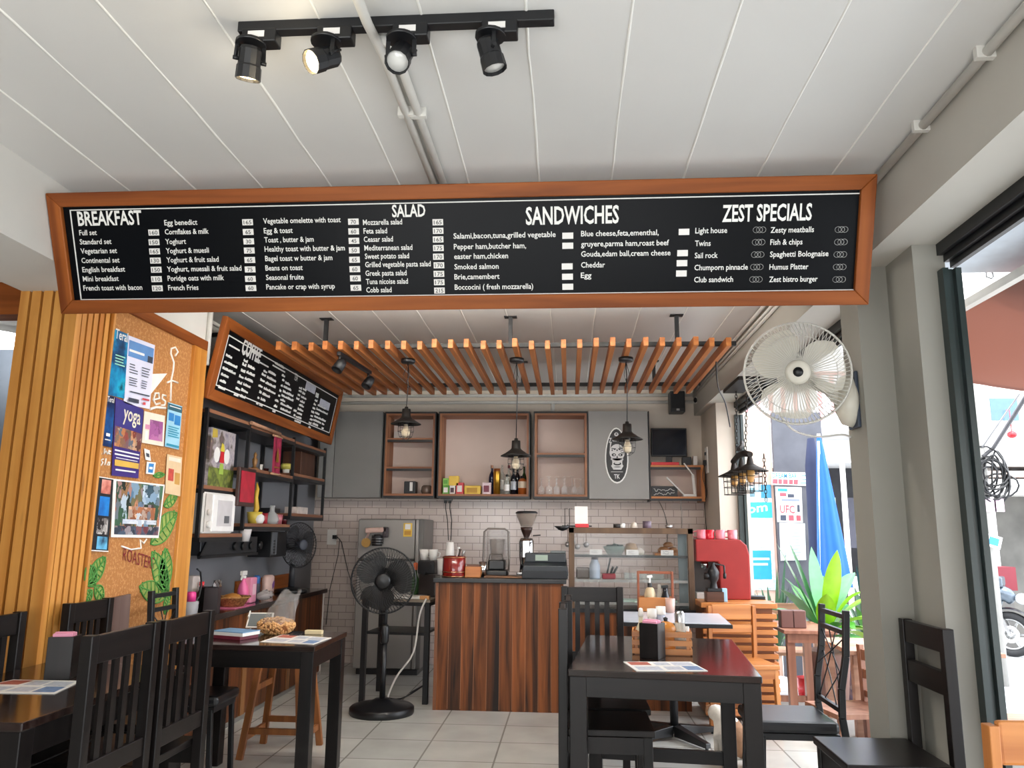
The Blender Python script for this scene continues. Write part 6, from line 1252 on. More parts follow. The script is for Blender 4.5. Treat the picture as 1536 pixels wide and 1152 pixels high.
incr('toothpick_tube', 'thin white tubes standing at the right end of the crate', 'tubes', w - .02, -.045, [('tube', [(0, 0), (.009, 0), (.009, .13), (0, .13)], M_whitep)])
# wooden caddy on the pedestal table
c = PZ(986, 918, .7815); t = thing('table_caddy', 'wooden caddy with a high handle on the pedestal table', 'caddy', (c.x, c.y + .10, .7815), R_(-4))
w = .125
MB().box(-w, w, -.075, -.065, .0, .10).box(-w, w, .065, .075, 0, .10).box(-w, w, -.065, .065, 0, .008).build('box', M_teak, t, .003)
for s in (-1, 1): MB().box(s * w - .009, s * w + .009, -.02, .02, 0, .285).build('upright', plain('reddish_wood', '8A4A2E', .45, var=.2, scale=20), t, .003); MB().box(s * (w - .012) - .003, s * (w - .012) + .003, -.064, .064, .008, .09).build('end_panel', M_teakY, t)
MB().box(-w, w, -.008, .008, .265, .285).build('handle', MATS['reddish_wood'], t, .003)
TL = Matrix.Translation(t.location) @ Matrix.Rotation(R_(-4), 4, 'Z')
q = thing('pump_bottle', 'cream pump bottle with a white head in the wooden caddy', 'bottle', TL @ Vector((-.04, 0, .0085))); MB().lathe([(0, 0), (.04, 0), (.042, .11), (.03, .15), (.014, .16), (0, .16)], n=20).build('body', plain('cream_plastic', 'D0BC98', .35), q); MB().lathe([(.016, .155), (.017, .19), (0, .19)], n=14).build('collar', M_black, q); MB().cyl((0, 0, .18), (0, 0, .235), .007).bar((-.02, 0, .235), (.02, 0, .24), .02, .02).build('pump_head', M_whitep, q, .003)
q = thing('sauce_bottle', 'black-topped bottle at the right end of the wooden caddy', 'bottle', TL @ Vector((.072, -.02, .0085))); MB().lathe([(0, 0), (.03, 0), (.032, .09), (.02, .13), (.02, .16), (0, .16)], n=18).build('body', dk, q); MB().bar((-.03, 0, .165), (.02, 0, .17), .02, .018).build('spout', M_black, q)
q = thing('glass_cruet', 'clear glass cruet behind the black-topped bottle', 'cruet', TL @ Vector((.03, .025, .0085))); MB().lathe([(0, 0), (.028, 0), (.03, .08), (.012, .13), (.012, .18), (0, .18)], n=18).build('body', cg, q)
q = thing('glass_cup', 'pinkish glass cup before the right end of the wooden caddy', 'cup', TL @ Vector((.10, -.115, .0))); MB().lathe([(0, 0), (.032, 0), (.036, .10), (.032, .10), (.028, .01), (0, .01)], n=18).build('body', plain('pinkish_glass', 'C8A498', .15), q)
# on the left middle table
p = tt(358, 957); t = thing('book_stack_book', 'white-edged book with a blue cover, upper one on the left middle table', 'book', (p.x - .02, p.y, .7705), R_(-18))
t.name = 'notebook'
MB().box(-.10, .11, -.07, .07, 0, .018).build('pages', M_paper, t); MB().box(-.102, .112, -.072, .072, .018, .022).build('cover', plain('slate_blue_cover', '6E94B8', .5), t); MB().box(-.104, -.1, -.072, .072, 0, .022).build('spine', MATS['slate_blue_cover'], t)
t = thing('notebook', 'dark red book under the blue one on the left middle table', 'book', (p.x - .025, p.y + .005, .7505), R_(-20)); MB().box(-.105, .105, -.072, .072, 0, .0195).build('cover', plain('dark_red_cover', '6A1C30', .5), t, .002)
p = tt(388, 944); t = thing('tablet_stand', 'small white-framed grey sign leaning on the left middle table', 'sign', (p.x, p.y, .751), R_(8)); Rx = Matrix.Rotation(-.75, 3, 'X')
MB().cbox((0, .02, .05), (.15, .008, .11), Rx).build('frame', M_whitep, t, .002); MB().cbox((0, .016, .053), (.13, .004, .09), Rx).build('screen', gray('6A7070', .2), t); MB().bar((-.07, .03, .09), (-.07, .10, 0), .006, .05).build('prop', M_whitep, t)
p = tt(408, 952); t = thing('peanut_bag', 'clear plastic bag of peanuts on the left middle table', 'bag', (p.x + .01, p.y + .03, .7505))
def nutf(u, v):
    a = 6.2832 * u; s = math.sin(math.pi * v); return Vector((.105 * math.cos(a) * s, .075 * math.sin(a) * s, .05 - .05 * math.cos(math.pi * v) * (1 if v < .5 else .8)))
core = MB().grid(nutf, 24, 12).build('peanut_core', plain('peanut_shade', '8A5A30', .7, var=.3, scale=40), t)
pm = plain('peanut_skin', 'C89A64', .6, var=.2, scale=30); rr = random.Random(9); b = MB().mat(pm)
for k in range(330):
    u, v = rr.random(), math.acos(1 - 2 * rr.random()) / math.pi; q = nutf(u, v) * 1.0; d = Vector((rr.uniform(-1, 1), rr.uniform(-1, 1), rr.uniform(-1, 1))).normalized()
    b.lathe([(0, -.012), (.007, -.008), (.0055, 0), (.007, .008), (0, .012)], q, 6, d.to_track_quat('Z', 'Y').to_matrix())
o = b.build('peanuts', None, t); o['kind'] = 'stuff'
def bagf(u, v):
    a = 6.2832 * u; r0 = .095 * (1 - .45 * v ** 1.3); n = 1 + (.10 * math.sin(a * 5 + v * 8) + .07 * math.sin(a * 9 - v * 5)) * (.3 + v); return Vector((r0 * n * math.cos(a) + .075 * v, r0 * (.8 - .35 * v) * n * math.sin(a), .05 + .19 * v + .015 * math.sin(a * 3 + 1) * v))
MB().grid(bagf, 44, 18).build('bag_film', glass('clear_film', 'A8A4A2', .15, .3), t)
solid('cream_box', 'small cream box at the far end of the left middle table', 'box', MB().box(-.05, .05, -.02, .02, 0, .022), plain('cream_card', 'D8C8A0', .5), tt(471, 951), .002)
solid('dark_phone', 'dark phone lying beside the bag of peanuts', 'phone', MB().box(-.03, .03, -.03, .03, 0, .008), gray('2E3036', .2), tt(444, 953), .002)
# ------------------------------------------------------------------ wall fan on the grey pillar
t = thing('wall_fan', 'cream wall fan on the grey pillar', 'fan', (1.33, 3.68, 1.96)); cr = plain('cream_plastic_fan', 'CFCBBE', .4)
MB().lathe([(0, 0), (.08, .002), (.10, .02), (.09, .06), (.05, .085), (0, .09)], n=28, rot=Matrix.Rotation(-H, 3, 'Y'), sx=1.25, sy=.75).build('mount', cr, t)
MB().box(-.015, .0, -.06, .06, -.13, .13).build('wall_plate', gray('3A4454'), t, .004)
MB().tube([(-.06, 0, .0), (-.12, .0, .06), (-.20, 0, .09), (-.25, .01, .10)], [.035, .03, .03, .03], 14).build('arm', cr, t)
fan_head(t, (-.285, -.10, .112), (-.22, -1, -.12), .232, .12, plain('cream_wire', 'D0CEC6', .35), see('cream_blade', 'D8D4C6', .85), cr, cr, 76)
MB().lathe([(0, 0), (.022, 0), (.022, .004), (0, .004)], Vector((-.285, -.10, .112)) + Vector((-.22, -1, -.12)).normalized() * .0755, 18, Vector((-.22, -1, -.12)).normalized().to_track_quat('Z', 'Y').to_matrix()).build('badge_dot', M_black, t)
cable('white cable sagging from the wall fan to the pillar', [PY(1170, 622, 3.72), PY(1190, 645, 3.72), PY(1225, 655, 3.73), PY(1262, 652, 3.75), (1.328, 3.76, 1.80)], .005, M_whitep)
cable('thin black cable hanging from the right end of the slats', [PY(1074, 540, 5.6), PY(1077, 580, 5.8), PY(1088, 605, 6.2), PY(1095, 640, 6.6)], .005)
# three-lamp hanging fixture in the far opening
t = thing('chain_lamp', 'rustic three-lamp fixture hanging on chains in the far opening', 'lamp', (1.40, 6.45, BZ)); rb = plain('rusty_black', '231C18', .6, metal=.4)
MB().box(-.06, .11, -.30, .32, -.03, 0).build('ceiling_plate', rb, t, .004)
zb = -.62
def chain(x, y, z0_, z1_, x1=None, y1=None):
    b = MB(); n = int(abs(z1_ - z0_) / .03); x1 = x if x1 is None else x1; y1 = y if y1 is None else y1
    for k in range(n):
        s = (k + .5) / n; c = Vector((x + (x1 - x) * s, y + (y1 - y) * s, z0_ + (z1_ - z0_) * s)); ax = XA if k % 2 else YA
        b.tube([c + ax * (.009 * math.cos(j * math.pi / 4)) + ZA * (.02 * math.sin(j * math.pi / 4)) for j in range(8)], .003, 5, close=True)
    b.build('chain', rb, t)
chain(.03, -.2, -.03, zb + .02, .0, -.15); chain(.03, .22, -.03, zb + .02, .0, .15)
MB().tube([(0, -.32, zb), (0, -.1, zb + .03), (0, .1, zb + .03), (0, .32, zb)], [.022, .026, .026, .022], 10).build('wood_beam', rb, t); MB().tube([(-.06, -.2, zb + .05), (.0, -.05, zb + .10), (.05, .18, zb + .15)], .016, 8).build('hook_bar', rb, t)
for y in (-.30, 0, .30):
    z = zb - .09
    h = MB().lathe([(.012, .09), (.02, .06), (.028, .02), (.06, .0), (.135, -.035), (.135, -.04), (.05, -.01), (0, -.0)], (0, y, z), 24).build('lamp_shade', rb, t)
    MB().lathe([(0, -.02), (.03, -.03), (.034, -.07), (.02, -.12), (0, -.13)], (0, y, z), 14).build('bulb', plain('amber_bulb', 'C8985A', .15), h)
    b = MB()
    for k in range(6): a = k * math.pi / 3; b.tube([(.09 * math.cos(a), y + .09 * math.sin(a), z - .03), (.085 * math.cos(a), y + .085 * math.sin(a), z - .19)], .003, 5)
    for zz in (-.08, -.13, -.19): b.ring((0, y, z + zz), .088, .003, 20)
    b.build('wire_cage', rb, h)
chain(.10, -.33, zb, zb - .36)
# ------------------------------------------------------------------ small dog on the floor
t = thing('dog', 'small white and brown dog sitting under the right table edge', 'dog', (.965, 5.02, 0))
fur = speckle('dog_fur', ['DDD6CC', 'E8E2D8', 'C8B8A4', 'A88664', '8A6848'], 5, .85, 'NOISE', None, .2); br = plain('brown_fur', '7E5A3E', .85, var=.15, scale=25, bump=.3); wh = plain('white_fur', 'D8D2C8', .85, var=.06, scale=30, bump=.3)
def skin(name, V, E, R, mt, parent, root=0):
    me = bpy.data.meshes.new(name); me.from_pydata(V, E, []); o = bpy.data.objects.new(name, me); COL.objects.link(o)
    md = o.modifiers.new('skin', 'SKIN'); md.use_smooth_shade = True
    for i, r in enumerate(R): me.skin_vertices[0].data[i].radius = r; 
    me.skin_vertices[0].data[root].use_root = True
    s = o.modifiers.new('sub', 'SUBSURF'); s.levels = 2; s.render_levels = 2
    bpy.context.view_layer.update(); ev = o.evaluated_get(bpy.context.evaluated_depsgraph_get()); m2 = bpy.data.meshes.new_from_object(ev)
    bpy.data.objects.remove(o); bpy.data.meshes.remove(me); m2.materials.clear()
    for m in (mt if isinstance(mt, list) else [mt]): m2.materials.append(m)
    o = bpy.data.objects.new(name, m2); COL.objects.link(o); o.parent = parent
    return o
V = [(.02, .0, .10), (.0, .02, .18), (-.02, .05, .235), (-.05, .10, .26), (-.07, .15, .27), (-.085, .2, .255),
     (.08, .0, .07), (.10, -.06, .03), (.09, -.13, .022), (-.045, -.01, .07), (-.05, -.07, .03), (-.05, -.13, .022),
     (-.075, .07, .14), (-.085, .06, .06), (-.088, .04, .02), (.02, .10, .14), (.02, .09, .06), (.018, .07, .02), (.09, .03, .05), (.15, .06, .03), (.19, .02, .025)]
E = [(0, 1), (1, 2), (2, 3), (3, 4), (4, 5), (0, 6), (6, 7), (7, 8), (0, 9), (9, 10), (10, 11), (2, 12), (12, 13), (13, 14), (2, 15), (15, 16), (16, 17), (0, 18), (18, 19), (19, 20)]
Rr = [(.085, .085), (.085, .08), (.07, .065), (.05, .05), (.058, .058), (.032, .03), (.055, .05), (.026, .026), (.02, .018), (.05, .05), (.026, .026), (.02, .018), (.028, .028), (.018, .018), (.02, .018), (.028, .028), (.018, .018), (.02, .018), (.02, .02), (.016, .016), (.01, .01)]
body = skin('body', V, E, Rr, [wh, br], t)
for p in body.data.polygons:
    c = p.center; p.material_index = 1 if (c.x > .0 and c.z > .05 and c.y < .1 and c.z < .24) or (c.x > .06 and c.y > 0) else 0; p.use_smooth = True
for s in (-1, 1): MB().hull8([(-.07 + s * .03, .14, .31), (-.07 + s * .055, .14, .31), (-.07 + s * .06, .16, .30), (-.07 + s * .03, .16, .315), (-.07 + s * .055, .135, .26), (-.07 + s * .065, .135, .262), (-.07 + s * .065, .155, .262), (-.07 + s * .055, .155, .26)]).build('ear', br, t, .004, 1)
MB().sphere((-.092, .232, .258), .011, 10).build('nose', M_black, t)
for s in (-1, 1): MB().sphere((-.085 + s * .028, .195, .285), .007, 8).build('eye', M_black, t)
# ------------------------------------------------------------------ outside: a lower yard beyond the right openings
GZ = -.20
m = MB(); m.box(1.70, 30, -8, 30, GZ - .1, GZ); struct('floor_yard', m, tiles('pale_yard_paving', 'B0B2B2', 'B8BABA', '8A8C8C', 1.2, 1.2, .012, 'XY', .5, .8, .12), 'pale paved yard outside the openings')
m = MB(); m.box(-30, 1.75, -14, -1.6, GZ - .1, GZ); struct('floor_street', m, plain('street_concrete', 'B5B1AA', .85, var=.08), 'concrete street in front of the shop')
m = MB(); m.box(1.75, 3.35, -1.6, 6.9, -.10, -.03); struct('floor_step', m, plain('pale_step_concrete', 'A6A8A8', .8, var=.05), 'pale concrete step outside the near opening')
m = MB(); m.box(-6, 1.8, -2.6, -1.0, CZ, CZ + .12); struct('trim_10', m, M_plaster, 'unseen roof overhang behind the camera, added to block sky light')  # added out of view to keep sky and sun off the front
m = MB(); m.box(-6, -2.3, -1.75, -1.6, 0, CZ); m.box(-1.1, 1.75, -1.75, -1.6, 0, CZ); m.box(-2.3, -1.1, -1.75, -1.6, 2.1, CZ); struct('wall_front_added', m, M_plaster, 'unseen front wall behind the camera, added to cut front light')  # added light blocker, out of view; its door gap lets some light in at left
m = MB(); m.box(-14, 14, -9.2, -9, GZ, 4.5); struct('wall_street_added', m, plain('street_facade', 'A8A098', .8, var=.1, scale=1), 'unseen facade across the street, added to block low sky')  # added light blocker, out of view, against the sky behind the camera
# outer slab over the near opening and the white gable beyond
m = MB(); m.box(1.651, 4.3, -1.6, 3.7, 2.58, 2.72); struct('trim_8', m, plain('pale_bluish_soffit', 'C3CCD6', .6), 'pale slab over the near opening outside')  # outer part extended out of view to shade the near opening
m = MB(); m.box(3.0, 9.5, 7.3, 7.5, 2.95, 4.6); struct('wall_gable', m, plain('white_gable_paint', 'E4E2DC', .8, var=.03), 'white gable wall beyond the awning')
t = thing('wall_hook', 'small black hook on the white gable above the awning', 'hook', PY(1485, 412, 7.29)); MB().tube([(-.03, 0, .03), (-.035, 0, -.02), (0, -.02, -.045), (.03, 0, -.02), (.025, 0, .02), (.0, 0, .035)], .006, 6).build('hook', M_blackm, t); MB().cyl((-.03, 0, .03), (-.03, .02, .03), .008, n=8).build('screw', M_blackm, t)
# awning
t = thing('awning', 'brown fabric awning outside the near opening', 'awning', (2.0, 3.9, 2.43))
aw = plain('brown_awning_cloth', '8A5F50', .8, var=.12, scale=3)
m_, nt_, b_ = nt('awning_cloth'); b_.inputs['Base Color'].default_value = hx('6E4A40'); b_.inputs['Roughness'].default_value = .9
tr = nt_.nodes.new('ShaderNodeBsdfTranslucent'); tr.inputs[0].default_value = hx('7A4838'); mxs = nt_.nodes.new('ShaderNodeMixShader'); mxs.inputs[0].default_value = .22
nt_.links.new(b_.outputs[0], mxs.inputs[1]); nt_.links.new(tr.outputs[0], mxs.inputs[2]); nt_.links.new(mxs.outputs[0], nt_.nodes['Material Output'].inputs[0])
y0, y1 = -3.4, 1.15
def af(u, v): return Vector((1.15 * v + .01 * math.sin(u * 30), y0 + (y1 - y0) * u, .06 - .30 * v - .04 * math.sin(math.pi * v) + .012 * math.sin(u * 16 + v * 5)))
MB().grid(af, 40, 10).build('cloth', m_, t)
MB().grid(lambda u, v: Vector((1.15 + .012 * math.sin(u * 60), y0 + (y1 - y0) * u, -.24 - (.075 + .02 * abs(math.sin(u * 40))) * v)), 80, 3).build('valance', m_, t)
MB().bar((0, y0, .06), (0, y1, .06), .04, .04).bar((1.15, y0, -.24), (1.15, y1, -.24), .03, .03).build('frame_tube', plain('pale_tube', 'C8C4BC', .4), t)
for y in (y0 + .05, y1 - .05): MB().bar((0, y, .05), (1.15, y, -.24), .025, .025).build('arm', MATS['pale_tube'], t)
for y in (-.9, .6): MB().bar((0, y, .06), (-.2, y, .12), .03, .03).build('bracket', M_blackm, t)
# neighbouring stall walls with the posters
t = thing('pink_board_wall', 'pale pink wooden wall panel beyond the far opening', 'wall panel', (1.95, 9.3, GZ)); MB().box(-.15, .42, 0, .06, 0, 2.95).build('boards', wood('pale_pink_wood', 'B89888', 'C4A89A', 'Z', .3, .7), t)
t = thing('grey_board_wall', 'dark grey wall panel with posters beyond the far opening', 'wall panel', (2.38, 9.25, GZ)); MB().box(0, .56, 0, .06, 0, 2.95).build('boards', plain('slate_grey_boards', '4E5058', .7, var=.15, scale=5), t)
def sheet(label, pxs, Y, base, panels, name='poster'):
    P = [PY(*p, Y) for p in pxs]; t = thing(name, label, 'poster', P[3]); L = [p - P[3] for p in P]
    def at(u, v, e): q = L[0].lerp(L[1], u).lerp(L[3].lerp(L[2], u), v); return Vector((q.x, q.y - e, q.z))
    MB().hull8([at(0, 1, 0), at(1, 1, 0), at(1, 0, 0), at(0, 0, 0), at(0, 1, .006), at(1, 1, .006), at(1, 0, .006), at(0, 0, .006)]).build('sheet', base, t)
    for k, (u0, u1, v0, v1, mt) in enumerate(panels):
        e = .007 + .0006 * k
        if isinstance(mt, tuple): A, B = at(u0, v1, e), at(u1, v1 if len(mt) < 4 else v1 - mt[3], e); MB().text(mt[0], A, (B - A).normalized(), ZA, mt[2], (B - A).length, bold=.015).build('lettering', mt[1], t)
        else: MB().quad(at(u0, v1, e), at(u1, v1, e), at(u1, v0, e), at(u0, v0, e)).build('printed_panel', mt, t)
    return t
rp = plain('poster_red', 'D8505A', .5); sky_p = speckle('pale_blue_print', ['BFE4F0', 'D8F0F6', '9CD0E4', 'E8F6F8'], 9, .5, 'NOISE')
sheet('blue and white beach poster on the pink wall panel', [(1108, 727), (1156, 727), (1164, 885), (1110, 885)], 9.292, sky_p, [(.1, .5, .03, .12, plain('tree_print', '5A7A84', .6, var=.3, scale=20)), (.68, 1, .0, .13, plain('teal_bars', '2E7894', .5)), (.0, 1.0, .17, .32, plain('vivid_blue_print', '2A9AD8', .5)), (-.0, .86, .18, .29, ('oom', M_paper, .10, .04)), (.05, .95, .36, .60, plain('pale_dots', 'BCDDE6', .6, var=.25, scale=60)), (.05, .9, .63, .9, plain('deep_blue_print', '1E88D0', .5)), (.15, .85, .70, .72, M_paper), (.15, .8, .75, .77, M_paper), (.1, .9, .92, .98, M_paper)])
sheet('bar sign with blue and red lettering on the grey wall panel', [(1157, 708), (1216, 709), (1215, 729), (1157, 727)], 9.243, M_paper, [(.03, .66, .1, .46, ('DREAM BAR', plain('sign_blue', '2E8CC8', .5), .06)), (.03, .16, .56, .92, rp), (.18, .27, .56, .92, rp), (.30, .42, .56, .92, rp), (.45, .55, .56, .92, rp), (.57, .68, .56, .92, rp), (.76, .94, .2, .26, tealp), (.78, .92, .5, .56, tealp), (.74, .96, .76, .82, tealp)], 'bar_sign')
sheet('white poster with a red sports logo on the grey wall panel', [(1163, 730), (1202, 731), (1204, 784), (1166, 783)], 9.243, M_paper, [(.08, .45, .05, .13, tealp), (.15, .4, .17, .27, rp), (.45, .7, .2, .3, ink), (.2, .9, .34, .4, plain('grey_blue_ink', '7A84A8', .5)), (.12, .6, .44, .52, plain('grey_ink', 'B0A8A4', .5)), (.12, .7, .56, .74, ('UFC', rp, .09)), (.8, .9, .5, .7, ink), (.12, .35, .8, .95, ink), (.45, .65, .8, .95, rp), (.75, .92, .8, .95, rp)])
sheet('printed white notice below the logo poster on the grey wall panel', [(1169, 784), (1207, 785), (1209, 840), (1171, 841)], 9.243, plain('notice_paper', 'DDE6E6', .5), rows(.1, .9, .08, .94, 10, plain('pale_ink', 'A8B8BC', .5), .4, .3, 6), 'notice')
# closed blue parasol
c = PY(1238, 880, 8.4); t = thing('closed_parasol', 'closed bright blue parasol outside the far opening', 'parasol', (c.x + .10, 8.4, GZ))
bp = plain('bright_blue_cloth', '0A58C0', .7, var=.08, scale=6); top = PY(1229, 655, 8.4).z - GZ; bot_ = PY(1240, 880, 8.4).z - GZ
def pf(u, v):
    a = 6.2832 * u; r = (.02 + .145 * v ** .9) * (1 + .05 * math.sin(a * 8)); return Vector((r * math.cos(a) - .07 * (1 - v), r * math.sin(a), top + (bot_ - top) * v))
MB().grid(pf, 64, 12).build('canopy', bp, t); MB().cyl((0, 0, 0), (-.07, 0, top + .03), .018).build('pole', M_whitep, t); MB().lathe([(0, 0), (.22, 0), (.22, .06), (.05, .1), (0, .1)], n=24).build('base', gray('8A8A86'), t)
MB().bar((-.17, -.05, .7), (-.09, -.03, top - .05), .012, .012).bar((-.14, -.06, .7), (-.08, -.03, top - .05), .012, .012).build('strap', M_whitep, t)
c = PY(1219, 700, 8.9); solid('navy_parasol', 'dark navy folded cover behind the blue parasol', 'cover', MB().lathe([(0, 0), (.1, 0), (.10, .6), (.08, 2.3), (.04, 2.6), (0, 2.6)], n=16), plain('navy_cloth', '101C3C', .8), (c.x, 8.9, GZ))
# plants
def plant(name, label, loc, specs, mats, big=1.0, cat='plant'):
    t = thing(name, label, cat, loc); r = random.Random(len(label))
    for k, (az, ln, w, lift, droop, mi) in enumerate(specs):
        ln *= big; w *= big * 1.15
        az = R_(az); ca, sa = math.cos(az), math.sin(az)
        def lf(u, v, ln=ln, w=w, lift=lift, droop=droop, ca=ca, sa=sa):
            s = u; rad = ln * s * (1 - .25 * lift * s * .5); z = .12 + ln * lift * s * 1.15 - droop * ln * s * s
            ww = w * (math.sin(math.pi * min(1, s * 1.02) ** 1.1) ** .75 if s > .12 else .12); q = (v - .5) * 2
            rr_ = rad * (1 - lift * .55); return Vector((rr_ * ca - q * ww * sa, rr_ * sa + q * ww * ca, z - abs(q) * ww * -.35))
        MB().grid(lf, 14, 4).build('leaf', mats[mi], t)
    return t
lg = plain('leaf_mid_green', '3E8428', .4, var=.15, scale=10); ly = plain('leaf_bright_green', '84B41E', .4, var=.12, scale=10); lp = plain('leaf_pale_green', '5E9C6C', .4, var=.15, scale=10); ldk = plain('leaf_dark_green', '2C5034', .5, var=.2, scale=10)
for m_ in (ly, lg, lp):
    bs = m_.node_tree.nodes['Principled BSDF']; bs.inputs['Subsurface Weight'].default_value = 0
PLc = PY(1238, 955, 7.5)
plant('broadleaf_plant', 'big broad-leaved plant before the blue parasol', (PLc.x, 7.5, .30), [(170, .62, .05, .95, .15, 2), (200, .55, .055, .7, .25, 2), (150, .55, .05, .55, .35, 2), (100, .42, .04, 1.25, .1, 2), (20, .6, .065, .95, .42, 2), (-10, .6, .05, .75, .45, 1), (280, .55, .05, 1.0, .15, 1), (320, .65, .05, .6, .55, 1), (350, .6, .045, .45, .6, 1), (240, .4, .05, .5, .3, 0), (45, .5, .05, .6, .3, 0), (130, .45, .05, .8, .2, 0), (300, .4, .05, .3, .4, 0), (190, .35, .045, .3, .35, 0), (260, .35, .05, .8, .1, 1), (70, .45, .04, .9, .2, 0), (215, .5, .05, .5, .5, 0), (10, .5, .05, .5, .6, 0), (330, .55, .055, .9, .5, 1), (160, .5, .05, .9, .3, 0), (180, .55, .045, 1.1, .2, 2), (30, .5, .05, .3, .45, 1), (290, .45, .05, .6, .5, 0)], [lg, ly, lp], 1.45)
PB = Vector((PLc.x, 7.5, GZ))
tag(MB().lathe([(0, 0), (.15, 0), (.2, .5), (.18, .53), (.16, .51), (0, .48)], n=20).build('planter', plain('terracotta_dark', '6A4A40', .7)), 'round dark planter under the broad-leaved plant', 'planter').location = PB
rr = random.Random(4)
plant('strap_plant', 'dark strap-leaved plant left of the broad-leaved plant', (2.12, 8.55, GZ + .1), [(rr.uniform(0, 360), rr.uniform(.6, .95), .018, rr.uniform(.9, 1.4), rr.uniform(.1, .6), 0) for _ in range(26)], [ldk])
rr = random.Random(6)
plant('leafy_bush', 'low bush of small leaves right of the broad-leaved plant', (3.0, 8.25, GZ + .15), [(rr.uniform(0, 360), rr.uniform(.4, .9), .035, rr.uniform(.7, 1.4), rr.uniform(.1, .5), rr.choice((0, 0, 1))) for _ in range(40)], [lg, ldk])
# outdoor furniture
def otable(label, loc, w, d, h, mt, ml, name='outdoor_table'):
    t = thing(name, label, 'table' if 'table' in name else 'bench', loc)
    MB().box(-w / 2, w / 2, -d / 2, d / 2, h - .03, h).build('table_top' if 'table' in name else 'seat', mt, t, .004)
    MB().box(-w / 2 + .03, w / 2 - .03, -d / 2 + .02, -d / 2 + .04, h - .10, h - .031).build('apron', ml, t)
    for sx in (-1, 1):
        for sy in (-1, 1): MB().box(sx * (w / 2 - .06) - .03, sx * (w / 2 - .06) + .03, sy * (d / 2 - .06) - .03, sy * (d / 2 - .06) + .03, 0, h - .031).build('leg', ml, t)
    MB().box(-w / 2 + .09, w / 2 - .09, d / 2 - .08, d / 2 - .05, .12, .17).build('stretcher', ml, t)
    return t
M_brm = wood('brown_stained_wood', '6A4030', '966A54', 'Z', .6, .45)
otable('pale-topped outdoor table right of the black metal chair', (2.48, 6.22, GZ), 1.05, .72, .75, M_brownX, M_brownX)
otable('brown outdoor table at the left with two holders on it', (1.93, 7.02, GZ), .42, .72, .79, M_brm, M_brm)
otable('pale outdoor bench under the near outdoor table', (2.60, 5.42, GZ), .9, .34, .42, M_brownX, M_brownX, 'outdoor_bench')
for k, (px, lab) in enumerate(((1181, 'left brown holder on the brown outdoor table'), (1198, 'right brown holder on the brown outdoor table'))):
    solid('table_holder', lab, 'holder', MB().box(-.055, .055, -.05, .05, 0, .14), plain('brown_leather', '5A3A34', .5), (PY(px, 955, 6.85).x, 6.85, GZ + .7905), .006)
t = thing('outdoor_chair', 'brown slat-back outdoor chair behind the black metal chair', 'chair', (1.86, 5.60, GZ), R_(-78))
for s in (-1, 1): MB().bar((s * .19, .22, 0), (s * .19, .20, .80), .04, .035).build('back_leg', M_brm, t, .003); MB().box(s * .19 - .018, s * .19 + .018, -.21, -.175, 0, .40).build('leg', M_brm, t)
MB().box(-.21, .21, -.22, .20, .40, .43).build('seat', M_brm, t); MB().box(-.17, .17, .192, .212, .70, .77).box(-.17, .17, .194, .214, .58, .64).box(-.17, .17, .2, .22, .46, .5).build('back_rail', M_brm, t)
for k in range(3): MB().box(-.1 + .1 * k - .015, -.1 + .1 * k + .015, .198, .212, .50, .58).build('back_slat', M_brm, t)
t = thing('outdoor_chair', 'pale wooden outdoor chair beyond the brown outdoor table', 'chair', (2.12, 8.06, GZ), R_(180))
for s in (-1, 1): MB().bar((s * .2, .22, 0), (s * .2, .20, .92), .05, .04).build('back_leg', M_brownX, t); MB().box(s * .2 - .02, s * .2 + .02, -.21, -.17, 0, .42).build('leg', M_brownX, t)
MB().box(-.22, .22, -.22, .2, .42, .45).build('seat', M_brownX, t); MB().box(-.18, .18, .19, .215, .80, .90).build('top_rail', M_brownX, t)
solid('red_bucket', 'small red bucket on the ground by the brown outdoor table', 'bucket', MB().lathe([(0, 0), (.09, 0), (.11, .2), (.1, .2), (0, .19)], n=18), M_red, (2.28, 8.05, GZ))
solid('patterned_planter', 'purple-brown patterned pot under the pale outdoor table', 'planter', MB().lathe([(0, 0), (.17, 0), (.2, .2), (.19, .42), (.17, .42), (0, .4)], n=24), speckle('patterned_glaze', ['5A4A5A', '8A6A6A', '6A5A70', 'A08A80'], 22, .5), (2.72, 7.85, GZ))
plant('grey_plant', 'small grey-leaved plant beside the patterned pot', (3.08, 7.75, GZ), [(k * 36, .3, .03, .8, .5, 0) for k in range(10)], [plain('grey_leaf', '7A8078', .6)])
# market stall far behind
c = PY(1270, 770, 12.0)
t = thing('market_stall', 'dark open market stall with a pale roof seen past the blue parasol', 'stall', (c.x, 12.2, GZ))
MB().box(-1.3, 1.1, .8, .9, 0, 2.6).build('back_wall', plain('stall_dark', '2A2A2E', .8, var=.3, scale=6), t); MB().box(-1.3, 1.1, -.2, .9, 2.6, 2.68).build('roof', plain('pale_roof', 'C8C8C8', .6), t); MB().box(-1.2, 1.0, .2, .7, 0, .95).build('counter', gray('3A3634'), t)
for x in (-1.25, .0, 1.05): MB().box(x - .03, x + .03, -.18, -.12, 0, 2.6).build('post', M_whitep, t)
for k in range(4): MB().box(-.6 + .33 * k, -.36 + .33 * k, .15, .17, 1.35, 2.1).build('hanging_cloth', plain('cloth_%d' % k, ('4A6A74', '8A9A8C', '3A3A44', '9AA8B0')[k], .8), t)
for k in range(2): solid('stall_card', ('left', 'right')[k] + ' white card on the front of the market stall counter', 'card', MB().box(-.1, .1, 0, .01, -.28, 0), M_paper, (c.x - .05 + .3 * k, 12.375, GZ + .93))
